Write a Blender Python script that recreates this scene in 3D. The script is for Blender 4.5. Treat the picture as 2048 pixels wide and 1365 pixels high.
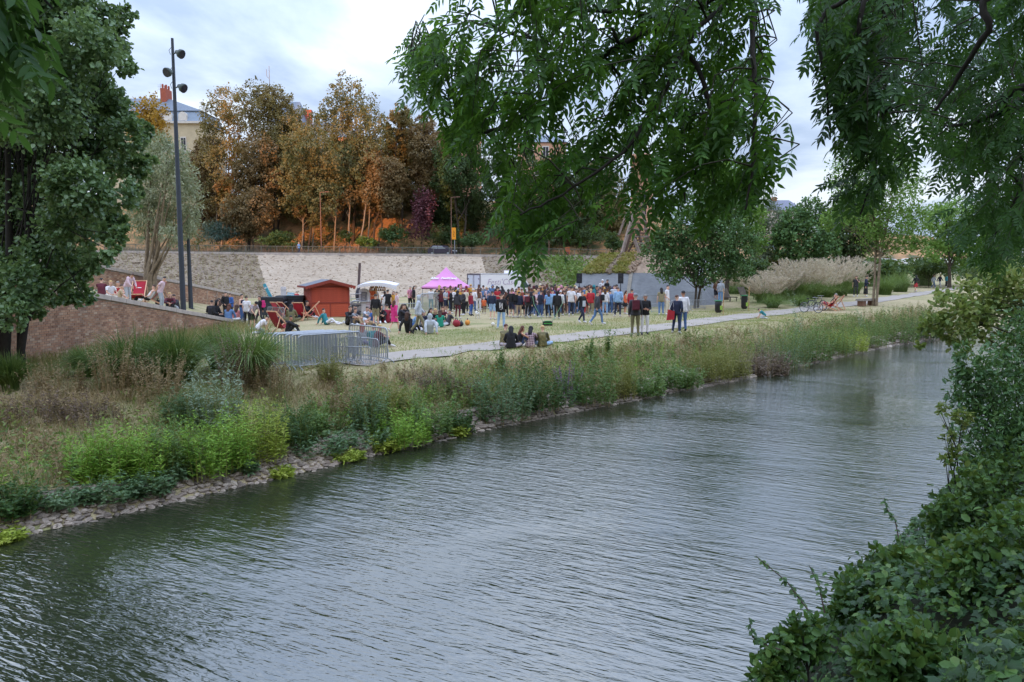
import bpy, bmesh, math, random
import numpy as np
from mathutils import Vector, Matrix, Euler
random.seed(7); RNG = np.random.default_rng(11)
D = bpy.data; SC = bpy.context.scene
COL = SC.collection
for _o in list(D.objects): D.objects.remove(_o)
# ------------------------------------------------------------------ camera
EYE = 4.4; FPX = 1479.0; PITCH = math.atan(137.5 / FPX)
cam = D.cameras.new('camera'); cam.sensor_width = 36.0; cam.lens = 36.0 * FPX / 2048.0
cam.clip_start = 0.1; cam.clip_end = 6000
camo = D.objects.new('camera', cam); COL.objects.link(camo)
camo.location = (0, 0, EYE); camo.rotation_euler = (math.pi / 2 - PITCH, 0, 0)
SC.camera = camo
# ------------------------------------------------------------------ light
SUN_EL = math.radians(5.6); SUN_AZ = math.radians(197)     # low sun behind the viewpoint, from the left
wd = D.worlds.new('World'); SC.world = wd; wd.use_nodes = True
def build_world():
 nt = wd.node_tree; nt.nodes.clear(); N = nt.nodes.new; L = nt.links.new
 out = N('ShaderNodeOutputWorld'); mix = N('ShaderNodeMixShader')
 sky = N('ShaderNodeTexSky'); sky.sky_type = 'NISHITA'; sky.sun_disc = False
 sky.sun_elevation = SUN_EL; sky.sun_rotation = SUN_AZ
 b1 = N('ShaderNodeBackground'); b1.inputs[1].default_value = 0.12; L(sky.outputs[0], b1.inputs[0])
 tc = N('ShaderNodeTexCoord'); sep = N('ShaderNodeSeparateXYZ'); L(tc.outputs['Generated'], sep.inputs[0])
 def M(op, a, b=None, c=None):
  m = N('ShaderNodeMath'); m.operation = op
  for i, v in enumerate((a, b, c)):
   if v is None: continue
   if isinstance(v, (int, float)): m.inputs[i].default_value = v
   else: L(v, m.inputs[i])
  return m.outputs[0]
 z = M('MAXIMUM', sep.outputs[2], 0.0)
 den = M('ADD', z, 0.16)
 cx = M('DIVIDE', sep.outputs[0], den); cy = M('DIVIDE', sep.outputs[1], den)
 cmb = N('ShaderNodeCombineXYZ'); L(cx, cmb.inputs[0]); L(cy, cmb.inputs[1])
 n1 = N('ShaderNodeTexNoise'); n1.inputs['Scale'].default_value = 0.9; n1.inputs['Detail'].default_value = 9
 n1.inputs['Roughness'].default_value = 0.55; n1.inputs['Distortion'].default_value = 0.35
 L(cmb.outputs[0], n1.inputs['Vector'])
 cr = N('ShaderNodeValToRGB'); L(n1.outputs[0], cr.inputs[0])
 e = cr.color_ramp.elements
 e[0].position = 0.40; e[0].color = (0.30, 0.385, 0.56, 1)
 e[1].position = 0.61; e[1].color = (0.66, 0.73, 0.85, 1)
 k = cr.color_ramp.elements.new(0.5); k.color = (0.45, 0.54, 0.71, 1)
 b2 = N('ShaderNodeBackground'); L(cr.outputs[0], b2.inputs[0])
 # CIE standard overcast sky: L = Lz (1 + 4 exp(-0.7 / sin(elevation))) / (1 + 4 exp(-0.7))
 ex = M('EXPONENT', M('DIVIDE', -0.7, M('MAXIMUM', z, 0.03)))
 L(M('MULTIPLY', M('MULTIPLY_ADD', ex, 4.0, 1.0), 2.0 / 2.986), b2.inputs[1])
 mix.inputs[0].default_value = 0.93
 L(b1.outputs[0], mix.inputs[1]); L(b2.outputs[0], mix.inputs[2]); L(mix.outputs[0], out.inputs[0])
build_world()
sun = D.lights.new('sun', 'SUN'); sun.energy = 2.1; sun.angle = math.radians(0.5); sun.color = (1.0, 0.46, 0.20)
suno = D.objects.new('sun', sun); COL.objects.link(suno)
_sd = Vector((math.sin(SUN_AZ) * math.cos(SUN_EL), math.cos(SUN_AZ) * math.cos(SUN_EL), math.sin(SUN_EL)))
suno.rotation_euler = _sd.to_track_quat('Z', 'Y').to_euler(); suno.location = _sd * 200
vs = SC.view_settings; vs.view_transform = 'Standard'; vs.look = 'None'; vs.gamma = 1; vs.use_curve_mapping = False
vs.exposure = 1.1
cy = SC.cycles; cy.max_bounces = 6; cy.diffuse_bounces = 3; cy.glossy_bounces = 3; cy.transmission_bounces = 3
cy.transparent_max_bounces = 4; cy.caustics_reflective = False; cy.caustics_refractive = False
cy.sample_clamp_indirect = 6; cy.use_denoising = True
# ------------------------------------------------------------------ geometry of the place
_f = Vector((0, math.cos(PITCH), -math.sin(PITCH))); _u = Vector((0, math.sin(PITCH), math.cos(PITCH)))
def ray(px, py):
 return _f * FPX + Vector((1, 0, 0)) * (px - 1024) - _u * (py - 682.5)
def at_y(px, py, y):
 d = ray(px, py); t = y / d.y; return Vector((d.x * t, y, EYE + d.z * t))
def at_z(px, py, z):
 d = ray(px, py); t = (z - EYE) / d.z; return Vector((d.x * t, d.y * t, z))
def project(P):
 P = np.asarray(P, float); q = P - np.array([0, 0, EYE])
 w = q[..., 1] * _f.y + q[..., 2] * _f.z; v = q[..., 1] * _u.y + q[..., 2] * _u.z
 return np.stack([1024 + FPX * q[..., 0] / w, 682.5 - FPX * v / w], -1), w
EDGE_PX = [(-420, 1175), (0, 1082), (300, 1014), (600, 946), (820, 893), (1000, 851), (1250, 803), (1500, 752), (1700, 707), (1860, 677)]
_E = [at_z(x, y, 0) for x, y in EDGE_PX]
_A, _B = _E[1], _E[-1]
RU = (_B - _A).to_2d().normalized(); RN = Vector((-RU.y, RU.x))       # along the river, away from it
ES = np.array([p.x * RU.x + p.y * RU.y for p in _E]); EN = np.array([p.x * RN.x + p.y * RN.y for p in _E])
def s_px(px):
 return float(np.interp(px, [p[0] for p in EDGE_PX], ES))
S0, S3, S6, S8 = s_px(0), s_px(300), s_px(560), s_px(820)
def smooth(a, b, x):
 t = np.clip((x - a) / (b - a), 0, 1); return t * t * (3 - 2 * t)
def sn(x, y):
 s = x * RU.x + y * RU.y; n = x * RN.x + y * RN.y
 return s, n - np.interp(s, ES, EN)
def xy_sn(s, dn):
 n = dn + np.interp(s, ES, EN); return s * RU.x + n * RN.x, s * RU.y + n * RN.y
def terrain(x, y):
 x = np.asarray(x, float); y = np.asarray(y, float); s, dn = sn(x, y)
 b = np.interp(s, [S0 - 8, S0, S3, S6, S8, 60], [5.6, 5.4, 4.8, 3.6, 3.3, 2.9])
 zt = np.interp(s, [S0, S3, S6], [1.25, 1.35, 1.66])
 up = 0.40 * np.clip(dn / 0.75, 0, 1)
 z = np.where(dn < 0, np.maximum(0.5 * dn, -1.6), up + (zt - 0.40) * (0.25 * np.clip((dn - .75) / (b - .75), 0, 1) + 0.75 * smooth(.75, b, dn)))
 z = z + (1.70 - zt) * smooth(b, b + 6, dn)
 z = z + 0.42 * smooth(46, 66, y) * smooth(8, 22, x)
 z = z + (0.05 * np.sin(x * .31 + 1.3) * np.sin(y * .23) + 0.03 * np.sin(x * .9 + y * .7)) * smooth(2.5, 9, dn)
 z = z + (0.06 * np.sin(s * 1.7 + dn) + 0.05 * np.sin(s * 3.1 - 2 * dn)) * smooth(.8, 1.6, dn) * (1 - smooth(2.5, 5, dn))
 return z
# brick-walled ramp rising to the left, between two parallel walls that run away from the river
WX_NEAR, WX_REAR, WY_NEAR, WY_REAR = -14.3, -21.0, 39.0, 57.0
def ramp_z(x, y):
 w = np.clip((WX_NEAR - x) / (WX_NEAR - WX_REAR), 0, 1)
 zn = 1.64 + .136 * (WY_NEAR - y); zr = 1.64 + .098 * (WY_REAR - y)
 return zn + (zr - zn) * w
def gz(x, y):
 z = float(terrain(x, y))
 if WX_REAR <= x <= WX_NEAR and y < WY_REAR: return max(z, float(ramp_z(x, y)))
 return z
def ground(px, py, dmin=4.0, dmax=150.0):
 d = ray(px, py); d = d / d.y; y = dmin; prev = y
 while y < dmax:
  if EYE + d.z * y < gz(d.x * y, y): break
  prev = y; y *= 1.012
 lo, hi = prev, y
 for _ in range(26):
  m = (lo + hi) / 2
  if EYE + d.z * m < gz(d.x * m, m): hi = m
  else: lo = m
 return Vector((d.x * hi, hi, gz(d.x * hi, hi)))
# ------------------------------------------------------------------ materials
def lin(c):
 return tuple((v / 12.92 if v <= .04045 else ((v + .055) / 1.055) ** 2.4) for v in c)
def hx(h):
 return lin(tuple(int(h[i:i + 2], 16) / 255 for i in (0, 2, 4)))
def c4(c): return (c[0], c[1], c[2], 1.0)
def new_mat(name):
 m = D.materials.new(name); m.use_nodes = True
 nt = m.node_tree; b = nt.nodes['Principled BSDF']
 return m, nt, b
def ramp_node(nt, cols, pos=None):
 r = nt.nodes.new('ShaderNodeValToRGB'); e = r.color_ramp.elements
 n = len(cols); pos = pos or [i / (n - 1) for i in range(n)]
 e[0].position = pos[0]; e[0].color = c4(cols[0]); e[1].position = pos[-1]; e[1].color = c4(cols[-1])
 for p, c in zip(pos[1:-1], cols[1:-1]):
  k = e.new(p); k.color = c4(c)
 return r
def noise_node(nt, scale, detail=4, rough=.55, dist=0, coord='Object', sc=(1, 1, 1), rot=(0, 0, 0)):
 tc = nt.nodes.new('ShaderNodeTexCoord'); mp = nt.nodes.new('ShaderNodeMapping')
 mp.inputs['Scale'].default_value = sc; mp.inputs['Rotation'].default_value = rot
 nt.links.new(tc.outputs[coord], mp.inputs[0])
 n = nt.nodes.new('ShaderNodeTexNoise'); n.inputs['Scale'].default_value = scale; n.inputs['Detail'].default_value = detail
 n.inputs['Roughness'].default_value = rough; n.inputs['Distortion'].default_value = dist
 nt.links.new(mp.outputs[0], n.inputs['Vector']); return n
def mixrgb(nt, a, b, fac, mode='MIX'):
 m = nt.nodes.new('ShaderNodeMix'); m.data_type = 'RGBA'; m.blend_type = mode
 for i, v in ((0, fac), (6, a), (7, b)):
  if isinstance(v, (int, float)): m.inputs[i].default_value = v
  elif isinstance(v, tuple): m.inputs[i].default_value = c4(v)
  else: nt.links.new(v, m.inputs[i])
 return m.outputs[2]
def bump(nt, b, h, strength=.4, dist=.02):
 n = nt.nodes.new('ShaderNodeBump'); n.inputs['Strength'].default_value = strength; n.inputs['Distance'].default_value = dist
 nt.links.new(h, n.inputs['Height']); nt.links.new(n.outputs[0], b.inputs['Normal']); return n
def plain(name, c, rough=.7, var=.18, scale=6, metal=0, bmp=0):
 m, nt, b = new_mat(name); b.inputs['Roughness'].default_value = rough; b.inputs['Metallic'].default_value = metal
 n = noise_node(nt, scale, 5); d = tuple(v * (1 - var) for v in c); l = tuple(min(1, v * (1 + var)) for v in c)
 r = ramp_node(nt, [d, l], [.3, .7]); nt.links.new(n.outputs[0], r.inputs[0]); nt.links.new(r.outputs[0], b.inputs['Base Color'])
 if bmp: bump(nt, b, n.outputs[0], bmp)
 return m
def leafmat(name, cols, clump=.5, cscale=.6, trans=.28, rough=.5, tint=None, spec=.35):
 """leaf: colour varies from leaf to leaf (island) and from branch to branch (noise); lets light through"""
 m, nt, b = new_mat(name); b.inputs['Roughness'].default_value = rough; b.inputs['Specular IOR Level'].default_value = spec
 g = nt.nodes.new('ShaderNodeNewGeometry')
 n = noise_node(nt, cscale, 3)
 ad = nt.nodes.new('ShaderNodeMath'); ad.operation = 'MULTIPLY_ADD'; ad.inputs[1].default_value = 1 - clump
 nt.links.new(g.outputs['Random Per Island'], ad.inputs[0])
 ml = nt.nodes.new('ShaderNodeMath'); ml.operation = 'MULTIPLY_ADD'; ml.inputs[1].default_value = clump * 2.4; ml.inputs[2].default_value = -clump * .7
 nt.links.new(n.outputs[0], ml.inputs[0]); nt.links.new(ml.outputs[0], ad.inputs[2])
 r = ramp_node(nt, cols); nt.links.new(ad.outputs[0], r.inputs[0]); nt.links.new(r.outputs[0], b.inputs['Base Color'])
 t = nt.nodes.new('ShaderNodeBsdfTranslucent')
 tc = mixrgb(nt, r.outputs[0], tint or (.35, .42, .05), .35); nt.links.new(tc, t.inputs[0])
 mx = nt.nodes.new('ShaderNodeMixShader'); mx.inputs[0].default_value = trans
 nt.links.new(b.outputs[0], mx.inputs[1]); nt.links.new(t.outputs[0], mx.inputs[2])
 nt.links.new(mx.outputs[0], nt.nodes['Material Output'].inputs[0])
 return m
# ------------------------------------------------------------------ objects
def tag(o, label=None, cat=None, group=None, kind=None):
 if label: o['label'] = label
 if cat: o['category'] = cat
 if group: o['group'] = group
 if kind: o['kind'] = kind
 return o
def empty(name, loc, rz=0, scale=1):
 o = D.objects.new(name, None); COL.objects.link(o); o.location = loc; o.rotation_euler = (0, 0, rz)
 o.scale = (scale,) * 3; o.empty_display_size = .2; return o
def thing(name, label, cat, loc=(0, 0, 0), rz=0, group=None):
 return tag(empty(name, loc, rz), label, cat, group)
def link(name, me, parent=None, loc=(0, 0, 0), rot=(0, 0, 0), scale=None):
 o = D.objects.new(name, me); COL.objects.link(o); o.location = loc; o.rotation_euler = rot
 if scale: o.scale = scale if isinstance(scale, tuple) else (scale,) * 3
 if parent: o.parent = parent
 return o
def copy_tree(o, parent=None):
 c = o.copy(); COL.objects.link(c); c.parent = parent
 for ch in list(o.children): copy_tree(ch, c)
 return c
def npmesh(name, V, quads=None, tris=None, mat=None, smooth_=False):
 me = D.meshes.new(name); V = np.asarray(V, np.float32).reshape(-1, 3)
 me.vertices.add(len(V)); me.vertices.foreach_set('co', V.ravel())
 nq = 0 if quads is None else len(quads); nt_ = 0 if tris is None else len(tris)
 li = np.concatenate([np.asarray(quads, np.int32).ravel() if nq else np.zeros(0, np.int32), np.asarray(tris, np.int32).ravel() if nt_ else np.zeros(0, np.int32)])
 me.loops.add(len(li)); me.loops.foreach_set('vertex_index', li)
 st = np.concatenate([np.arange(nq) * 4, nq * 4 + np.arange(nt_) * 3]).astype(np.int32)
 me.polygons.add(nq + nt_); me.polygons.foreach_set('loop_start', st)
 if smooth_: me.polygons.foreach_set('use_smooth', np.ones(nq + nt_, bool))
 me.update(calc_edges=True)
 if mat:
  for m_ in (mat if isinstance(mat, (list, tuple)) else [mat]): me.materials.append(m_)
 return me
class MB:
 """collects simple solids; build() links them as ONE mesh object"""
 def __init__(self): self.v = []; self.f = []; self.mi = []; self.sm = []
 def add(self, vs, fs, mi=0, sm=False):
  o = len(self.v); self.v += [tuple(v) for v in vs]; self.f += [tuple(i + o for i in f) for f in fs]
  self.mi += [mi] * len(fs); self.sm += [sm] * len(fs); return self
 def box(self, c, s, rz=0, mi=0, rot=None):
  R = (rot if rot is not None else Matrix.Rotation(rz, 3, 'Z')); c = Vector(c)
  vs = [c + R @ Vector((s[0] * a / 2, s[1] * b / 2, s[2] * d / 2)) for a in (-1, 1) for b in (-1, 1) for d in (-1, 1)]
  return self.add(vs, [(0, 1, 3, 2), (4, 6, 7, 5), (0, 4, 5, 1), (2, 3, 7, 6), (0, 2, 6, 4), (1, 5, 7, 3)], mi)
 def bar(self, a, b, w, h=None, mi=0):
  a, b = Vector(a), Vector(b); d = (b - a); L_ = d.length; R = d.to_track_quat('Y', 'Z').to_matrix()
  return self.box((a + b) / 2, (w, L_, h or w), rot=R, mi=mi)
 def tube(self, pts, r, n=6, mi=0, caps=True, sm=True):
  pts = [Vector(p) for p in pts]; k = len(pts)
  rs = r if isinstance(r, (list, tuple)) else [r] * k
  vs = []; up = None
  for i, p in enumerate(pts):
   t = (pts[min(i + 1, k - 1)] - pts[max(i - 1, 0)])
   t = t.normalized() if t.length > 1e-9 else Vector((0, 0, 1))
   if up is None: up = Vector((1, 0, 0)) if abs(t.x) < .9 else Vector((0, 1, 0))
   e1 = (up - t * up.dot(t)); e1 = e1.normalized() if e1.length > 1e-6 else t.orthogonal().normalized(); e2 = t.cross(e1); up = e1
   for j in range(n):
    a = 2 * math.pi * j / n; vs.append(p + (e1 * math.cos(a) + e2 * math.sin(a)) * rs[i])
  fs = [(i * n + j, i * n + (j + 1) % n, (i + 1) * n + (j + 1) % n, (i + 1) * n + j) for i in range(k - 1) for j in range(n)]
  self.add(vs, fs, mi, sm)
  if caps:
   self.add(vs[:n], [tuple(range(n - 1, -1, -1))], mi); self.add(vs[-n:], [tuple(range(n))], mi)
  return self
 def ball(self, c, r, n=8, m=5, mi=0):
  c = Vector(c); r = r if isinstance(r, (tuple, list)) else (r, r, r); vs = [c + Vector((0, 0, r[2]))]
  for i in range(1, m):
   th = math.pi * i / m
   for j in range(n):
    a = 2 * math.pi * j / n; vs.append(c + Vector((r[0] * math.sin(th) * math.cos(a), r[1] * math.sin(th) * math.sin(a), r[2] * math.cos(th))))
  vs.append(c - Vector((0, 0, r[2]))); fs = [(0, 1 + j, 1 + (j + 1) % n) for j in range(n)]
  for i in range(m - 2):
   for j in range(n):
    a = 1 + i * n; fs.append((a + j, a + n + j, a + n + (j + 1) % n, a + (j + 1) % n))
  l = 1 + (m - 2) * n; fs += [(l + j, len(vs) - 1, l + (j + 1) % n) for j in range(n)]
  return self.add(vs, fs, mi, True)
 def prism(self, outline, y0, y1, mi=0, M=None):
  """outline in XZ, extruded along Y"""
  n = len(outline); vs = [Vector((x, y0, z)) for x, z in outline] + [Vector((x, y1, z)) for x, z in outline]
  if M is not None: vs = [M @ v for v in vs]
  fs = [tuple(range(n)), tuple(range(2 * n - 1, n - 1, -1))] + [(i, n + i, n + (i + 1) % n, (i + 1) % n) for i in range(n)]
  return self.add(vs, fs, mi)
 def lathe(self, prof, n=12, c=(0, 0, 0), mi=0, sm=True):
  vs = [Vector(c) + Vector((r * math.cos(2 * math.pi * j / n), r * math.sin(2 * math.pi * j / n), z)) for r, z in prof for j in range(n)]
  fs = [(i * n + j, i * n + (j + 1) % n, (i + 1) * n + (j + 1) % n, (i + 1) * n + j) for i in range(len(prof) - 1) for j in range(n)]
  return self.add(vs, fs, mi, sm)
 def mesh(self, name, mats):
  me = D.meshes.new(name); me.from_pydata(self.v, [], self.f)
  for m_ in (mats if isinstance(mats, (list, tuple)) else [mats]): me.materials.append(m_)
  me.polygons.foreach_set('material_index', self.mi); me.polygons.foreach_set('use_smooth', self.sm); me.update(); return me
 def build(self, name, mats, parent=None, loc=(0, 0, 0), rot=(0, 0, 0)):
  return link(name, self.mesh(name, mats), parent, loc, rot)
def nrm(a):
 return a / np.maximum(np.linalg.norm(a, axis=-1, keepdims=True), 1e-9)
def rdir(n): return nrm(RNG.normal(size=(n, 3)))
def leaves(P, Nn, Dd, L, Wd, kind='rhomb', fold=.25):
 """N leaves at P: plane normal Nn, long axis Dd -> (V, quads)"""
 P = np.asarray(P, float); n = len(P); Dd = nrm(Dd); S = nrm(np.cross(Dd, Nn)); U = np.cross(S, Dd)
 L = np.broadcast_to(np.asarray(L, float).reshape(-1, 1), (n, 1)); Wd = np.broadcast_to(np.asarray(Wd, float).reshape(-1, 1), (n, 1))
 if kind == 'rhomb':
  V = np.stack([P, P + Dd * L * .45 + S * Wd * .5 + U * Wd * fold, P + Dd * L, P + Dd * L * .45 - S * Wd * .5 + U * Wd * fold], 1)
  q = np.arange(n)[:, None] * 4 + np.array([0, 1, 2, 3]); return V.reshape(-1, 3), q
 if kind == 'oval':
  a, b2, w1, w2 = .25, .68, .42, .46
 else:
  a, b2, w1, w2 = .22, .55, .40, .42
 V = np.stack([P, P + Dd * L * a + S * Wd * w1 + U * Wd * fold, P + Dd * L * b2 + S * Wd * w2 + U * Wd * fold * .8, P + Dd * L - U * Wd * fold * .3,
     P + Dd * L * b2 - S * Wd * w2 + U * Wd * fold * .8, P + Dd * L * a - S * Wd * w1 + U * Wd * fold], 1)
 b = np.arange(n)[:, None] * 6
 return V.reshape(-1, 3), np.concatenate([b + np.array([0, 1, 2, 3]), b + np.array([0, 3, 4, 5])])
def blades(P, h, w, lean, droop=.35, seg=3):
 """grass blades: P (N,3), height, width, lean direction*amount (N,3) -> (V, quads)"""
 n = len(P); h = np.broadcast_to(np.asarray(h, float).reshape(-1, 1), (n, 1)); w = np.broadcast_to(np.asarray(w, float).reshape(-1, 1), (n, 1))
 a = RNG.uniform(0, 2 * np.pi, n); S = np.stack([np.cos(a), np.sin(a), 0 * a], 1); rows = []
 for i in range(seg + 1):
  t = i / seg; c = P + np.array([0, 0, 1.]) * h * (t - droop * t ** 3 * np.linalg.norm(lean, axis=1, keepdims=True)) + lean * h * t ** 2
  ww = w * (1 - t) ** .7 * .5 + .0008; rows += [c - S * ww, c + S * ww]
 V = np.stack(rows, 1); k = 2 * (seg + 1); b = np.arange(n)[:, None] * k
 q = np.concatenate([b + np.array([2 * i, 2 * i + 1, 2 * i + 3, 2 * i + 2]) for i in range(seg)])
 return V.reshape(-1, 3), q
def join(parts):
 V = []; Q = []; o = 0
 for v, q in parts: V.append(v); Q.append(np.asarray(q) + o); o += len(v)
 return np.concatenate(V), np.concatenate(Q)
# ================================================================== materials of the setting
def mat_water():
 m, nt, b = new_mat('water'); b.inputs['Base Color'].default_value = (0.024, 0.030, 0.016, 1)
 b.inputs['Roughness'].default_value = 0.03; b.inputs['IOR'].default_value = 2.8
 rz = math.radians(-30)
 def wave(scale, sc, det=3, dist=.4, rot=rz):
  n = noise_node(nt, scale, det, .5, dist, 'Object', (1 / sc[0], 1 / sc[1], 1), (0, 0, rot)); n.inputs['Vector'].links[0].from_node.vector_type = 'TEXTURE'; return n.outputs[0]
 # Mapping rotates the coordinates so that crests run to the lower right; they are long across the wind
 a = wave(1.0, (1.25, 6.2, 1), 2, .6); c = wave(1.0, (4.5, 17.0, 1), 2, .5, rz + .12); d = wave(.16, (.7, 1.3, 1), 4, .9)
 M = lambda op, x, y: _math(nt, op, x, y)
 h = M('ADD', M('MULTIPLY', a, .46), M('MULTIPLY', c, .25))
 gust = nt.nodes.new('ShaderNodeMapRange'); nt.links.new(d, gust.inputs[0]); gust.inputs[1].default_value = .35; gust.inputs[2].default_value = .65
 gust.inputs[3].default_value = .3; gust.inputs[4].default_value = 1.2
 h = M('MULTIPLY', h, gust.outputs[0]); bump(nt, b, h, 1.0, .068); return m
def _math(nt, op, x, y):
 n = nt.nodes.new('ShaderNodeMath'); n.operation = op
 for i, v in enumerate((x, y)):
  if isinstance(v, (int, float)): n.inputs[i].default_value = v
  else: nt.links.new(v, n.inputs[i])
 return n.outputs[0]
def mat_ground():
 m, nt, b = new_mat('lawn_and_bank'); b.inputs['Roughness'].default_value = .95; b.inputs['Specular IOR Level'].default_value = .1
 big = noise_node(nt, .16, 5, .6, .6, sc=(1, 1.6, 1)); mid = noise_node(nt, .9, 5, .65, sc=(1, 1.4, 1)); fine = noise_node(nt, 16, 6, .7)
 k = _math(nt, 'ADD', _math(nt, 'MULTIPLY', big.outputs[0], .6), _math(nt, 'MULTIPLY', mid.outputs[0], .4))
 r = ramp_node(nt, [hx('7a8456'), hx('9a9670'), hx('b4a586'), hx('c0ae92')], [.33, .43, .53, .70]); nt.links.new(k, r.inputs[0])
 f = ramp_node(nt, [(.55, .55, .5), (1.2, 1.2, 1.15)], [.3, .7]); nt.links.new(fine.outputs[0], f.inputs[0])
 c = mixrgb(nt, r.outputs[0], f.outputs[0], 1.0, 'MULTIPLY'); nt.links.new(c, b.inputs['Base Color'])
 bump(nt, b, fine.outputs[0], .6, .05); return m
def mat_stone_pitch(name, cols, holes=.0, cell=1.9):
 m, nt, b = new_mat(name); b.inputs['Roughness'].default_value = .95
 v = nt.nodes.new('ShaderNodeTexVoronoi'); v.inputs['Scale'].default_value = cell
 tc = nt.nodes.new('ShaderNodeTexCoord'); nt.links.new(tc.outputs['Object'], v.inputs['Vector'])
 sep = nt.nodes.new('ShaderNodeSeparateColor'); nt.links.new(v.outputs['Color'], sep.inputs[0])
 n = noise_node(nt, .16, 6, .65); n2 = noise_node(nt, 3.5, 7, .75); n3 = noise_node(nt, 2.2, 3, .5)
 k = _math(nt, 'ADD', _math(nt, 'MULTIPLY', n.outputs[0], .45), _math(nt, 'MULTIPLY', n2.outputs[0], .55))
 k = _math(nt, 'ADD', k, _math(nt, 'MULTIPLY', _math(nt, 'SUBTRACT', sep.outputs[0], .5), .16))
 r = ramp_node(nt, cols, [.3 + .4 * i / (len(cols) - 1) for i in range(len(cols))]); nt.links.new(k, r.inputs[0])
 h = nt.nodes.new('ShaderNodeMapRange'); h.inputs[1].default_value = .60; h.inputs[2].default_value = .70
 nt.links.new(n3.outputs[0], h.inputs[0])
 c = mixrgb(nt, r.outputs[0], tuple(x * .35 for x in cols[0]), _math(nt, 'MULTIPLY', h.outputs[0], holes))
 nt.links.new(c, b.inputs['Base Color'])
 bump(nt, b, _math(nt, 'ADD', v.outputs['Distance'], n2.outputs[0]), .8, .12); return m
def mat_brick(name='brick', cols=('9c7560', 'ad866c', 'b8957c', '8a6654', 'c4aa94')):
 m, nt, b = new_mat(name); b.inputs['Roughness'].default_value = .9
 g = nt.nodes.new('ShaderNodeNewGeometry'); oi = nt.nodes.new('ShaderNodeObjectInfo')
 s = nt.nodes.new('ShaderNodeMath'); s.operation = 'ADD'; nt.links.new(g.outputs['Random Per Island'], s.inputs[0]); nt.links.new(oi.outputs['Random'], s.inputs[1])
 fr = nt.nodes.new('ShaderNodeMath'); fr.operation = 'FRACT'; nt.links.new(s.outputs[0], fr.inputs[0])
 r = ramp_node(nt, [hx(c) for c in cols]); nt.links.new(fr.outputs[0], r.inputs[0])
 gp = nt.nodes.new('ShaderNodeNewGeometry'); n = nt.nodes.new('ShaderNodeTexNoise'); n.inputs['Scale'].default_value = .8; n.inputs['Detail'].default_value = 6
 nt.links.new(gp.outputs['Position'], n.inputs['Vector'])
 st = ramp_node(nt, [(.62, .60, .60), (1, 1, 1), (1.25, 1.2, 1.15)], [.32, .5, .72]); nt.links.new(n.outputs[0], st.inputs[0])
 nt.links.new(mixrgb(nt, r.outputs[0], st.outputs[0], .8, 'MULTIPLY'), b.inputs['Base Color']); return m
M_WATER = mat_water(); M_GROUND = mat_ground()
M_PALE = mat_stone_pitch('pale_rubble_stone', [hx('94826f'), hx('aa9783'), hx('b6a38f'), hx('c0ae9a')], .75, 2.2)
M_DARK = mat_stone_pitch('weathered_rubble_stone', [hx('625548'), hx('807060'), hx('8f7e6a'), hx('9e8d76')], .6, 1.8)
M_COPING = plain('pale_coping_stone', hx('b3a79f'), .9, .2, 2.5, bmp=.2)
M_BRICK = mat_brick(); M_MORTAR = plain('mortar', hx('93857a'), .95, .2, 5)
M_ASPHALT = plain('path_surface', hx('a3988f'), .95, .1, 3, bmp=.15)
M_ROAD = plain('road_asphalt', (.06, .06, .065), .95, .15, 3)
M_SLATE = None
M_BARK = plain('bark', hx('4a4036'), .95, .35, 9, bmp=.5); M_BARKP = plain('pale_bark', hx('8a7a66'), .95, .3, 7, bmp=.5)
M_BARKD = plain('dark_bark', hx('2e2a26'), .95, .3, 9, bmp=.5)
M_SOIL = plain('bare_soil', hx('6e5a49'), .98, .3, 1.2, bmp=.4)
M_GALV = plain('galvanised_steel', (.38, .40, .44), .45, .15, 5, metal=.4)
M_ANTH = plain('anthracite_paint', (.035, .043, .060), .5, .1, 3)
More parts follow.
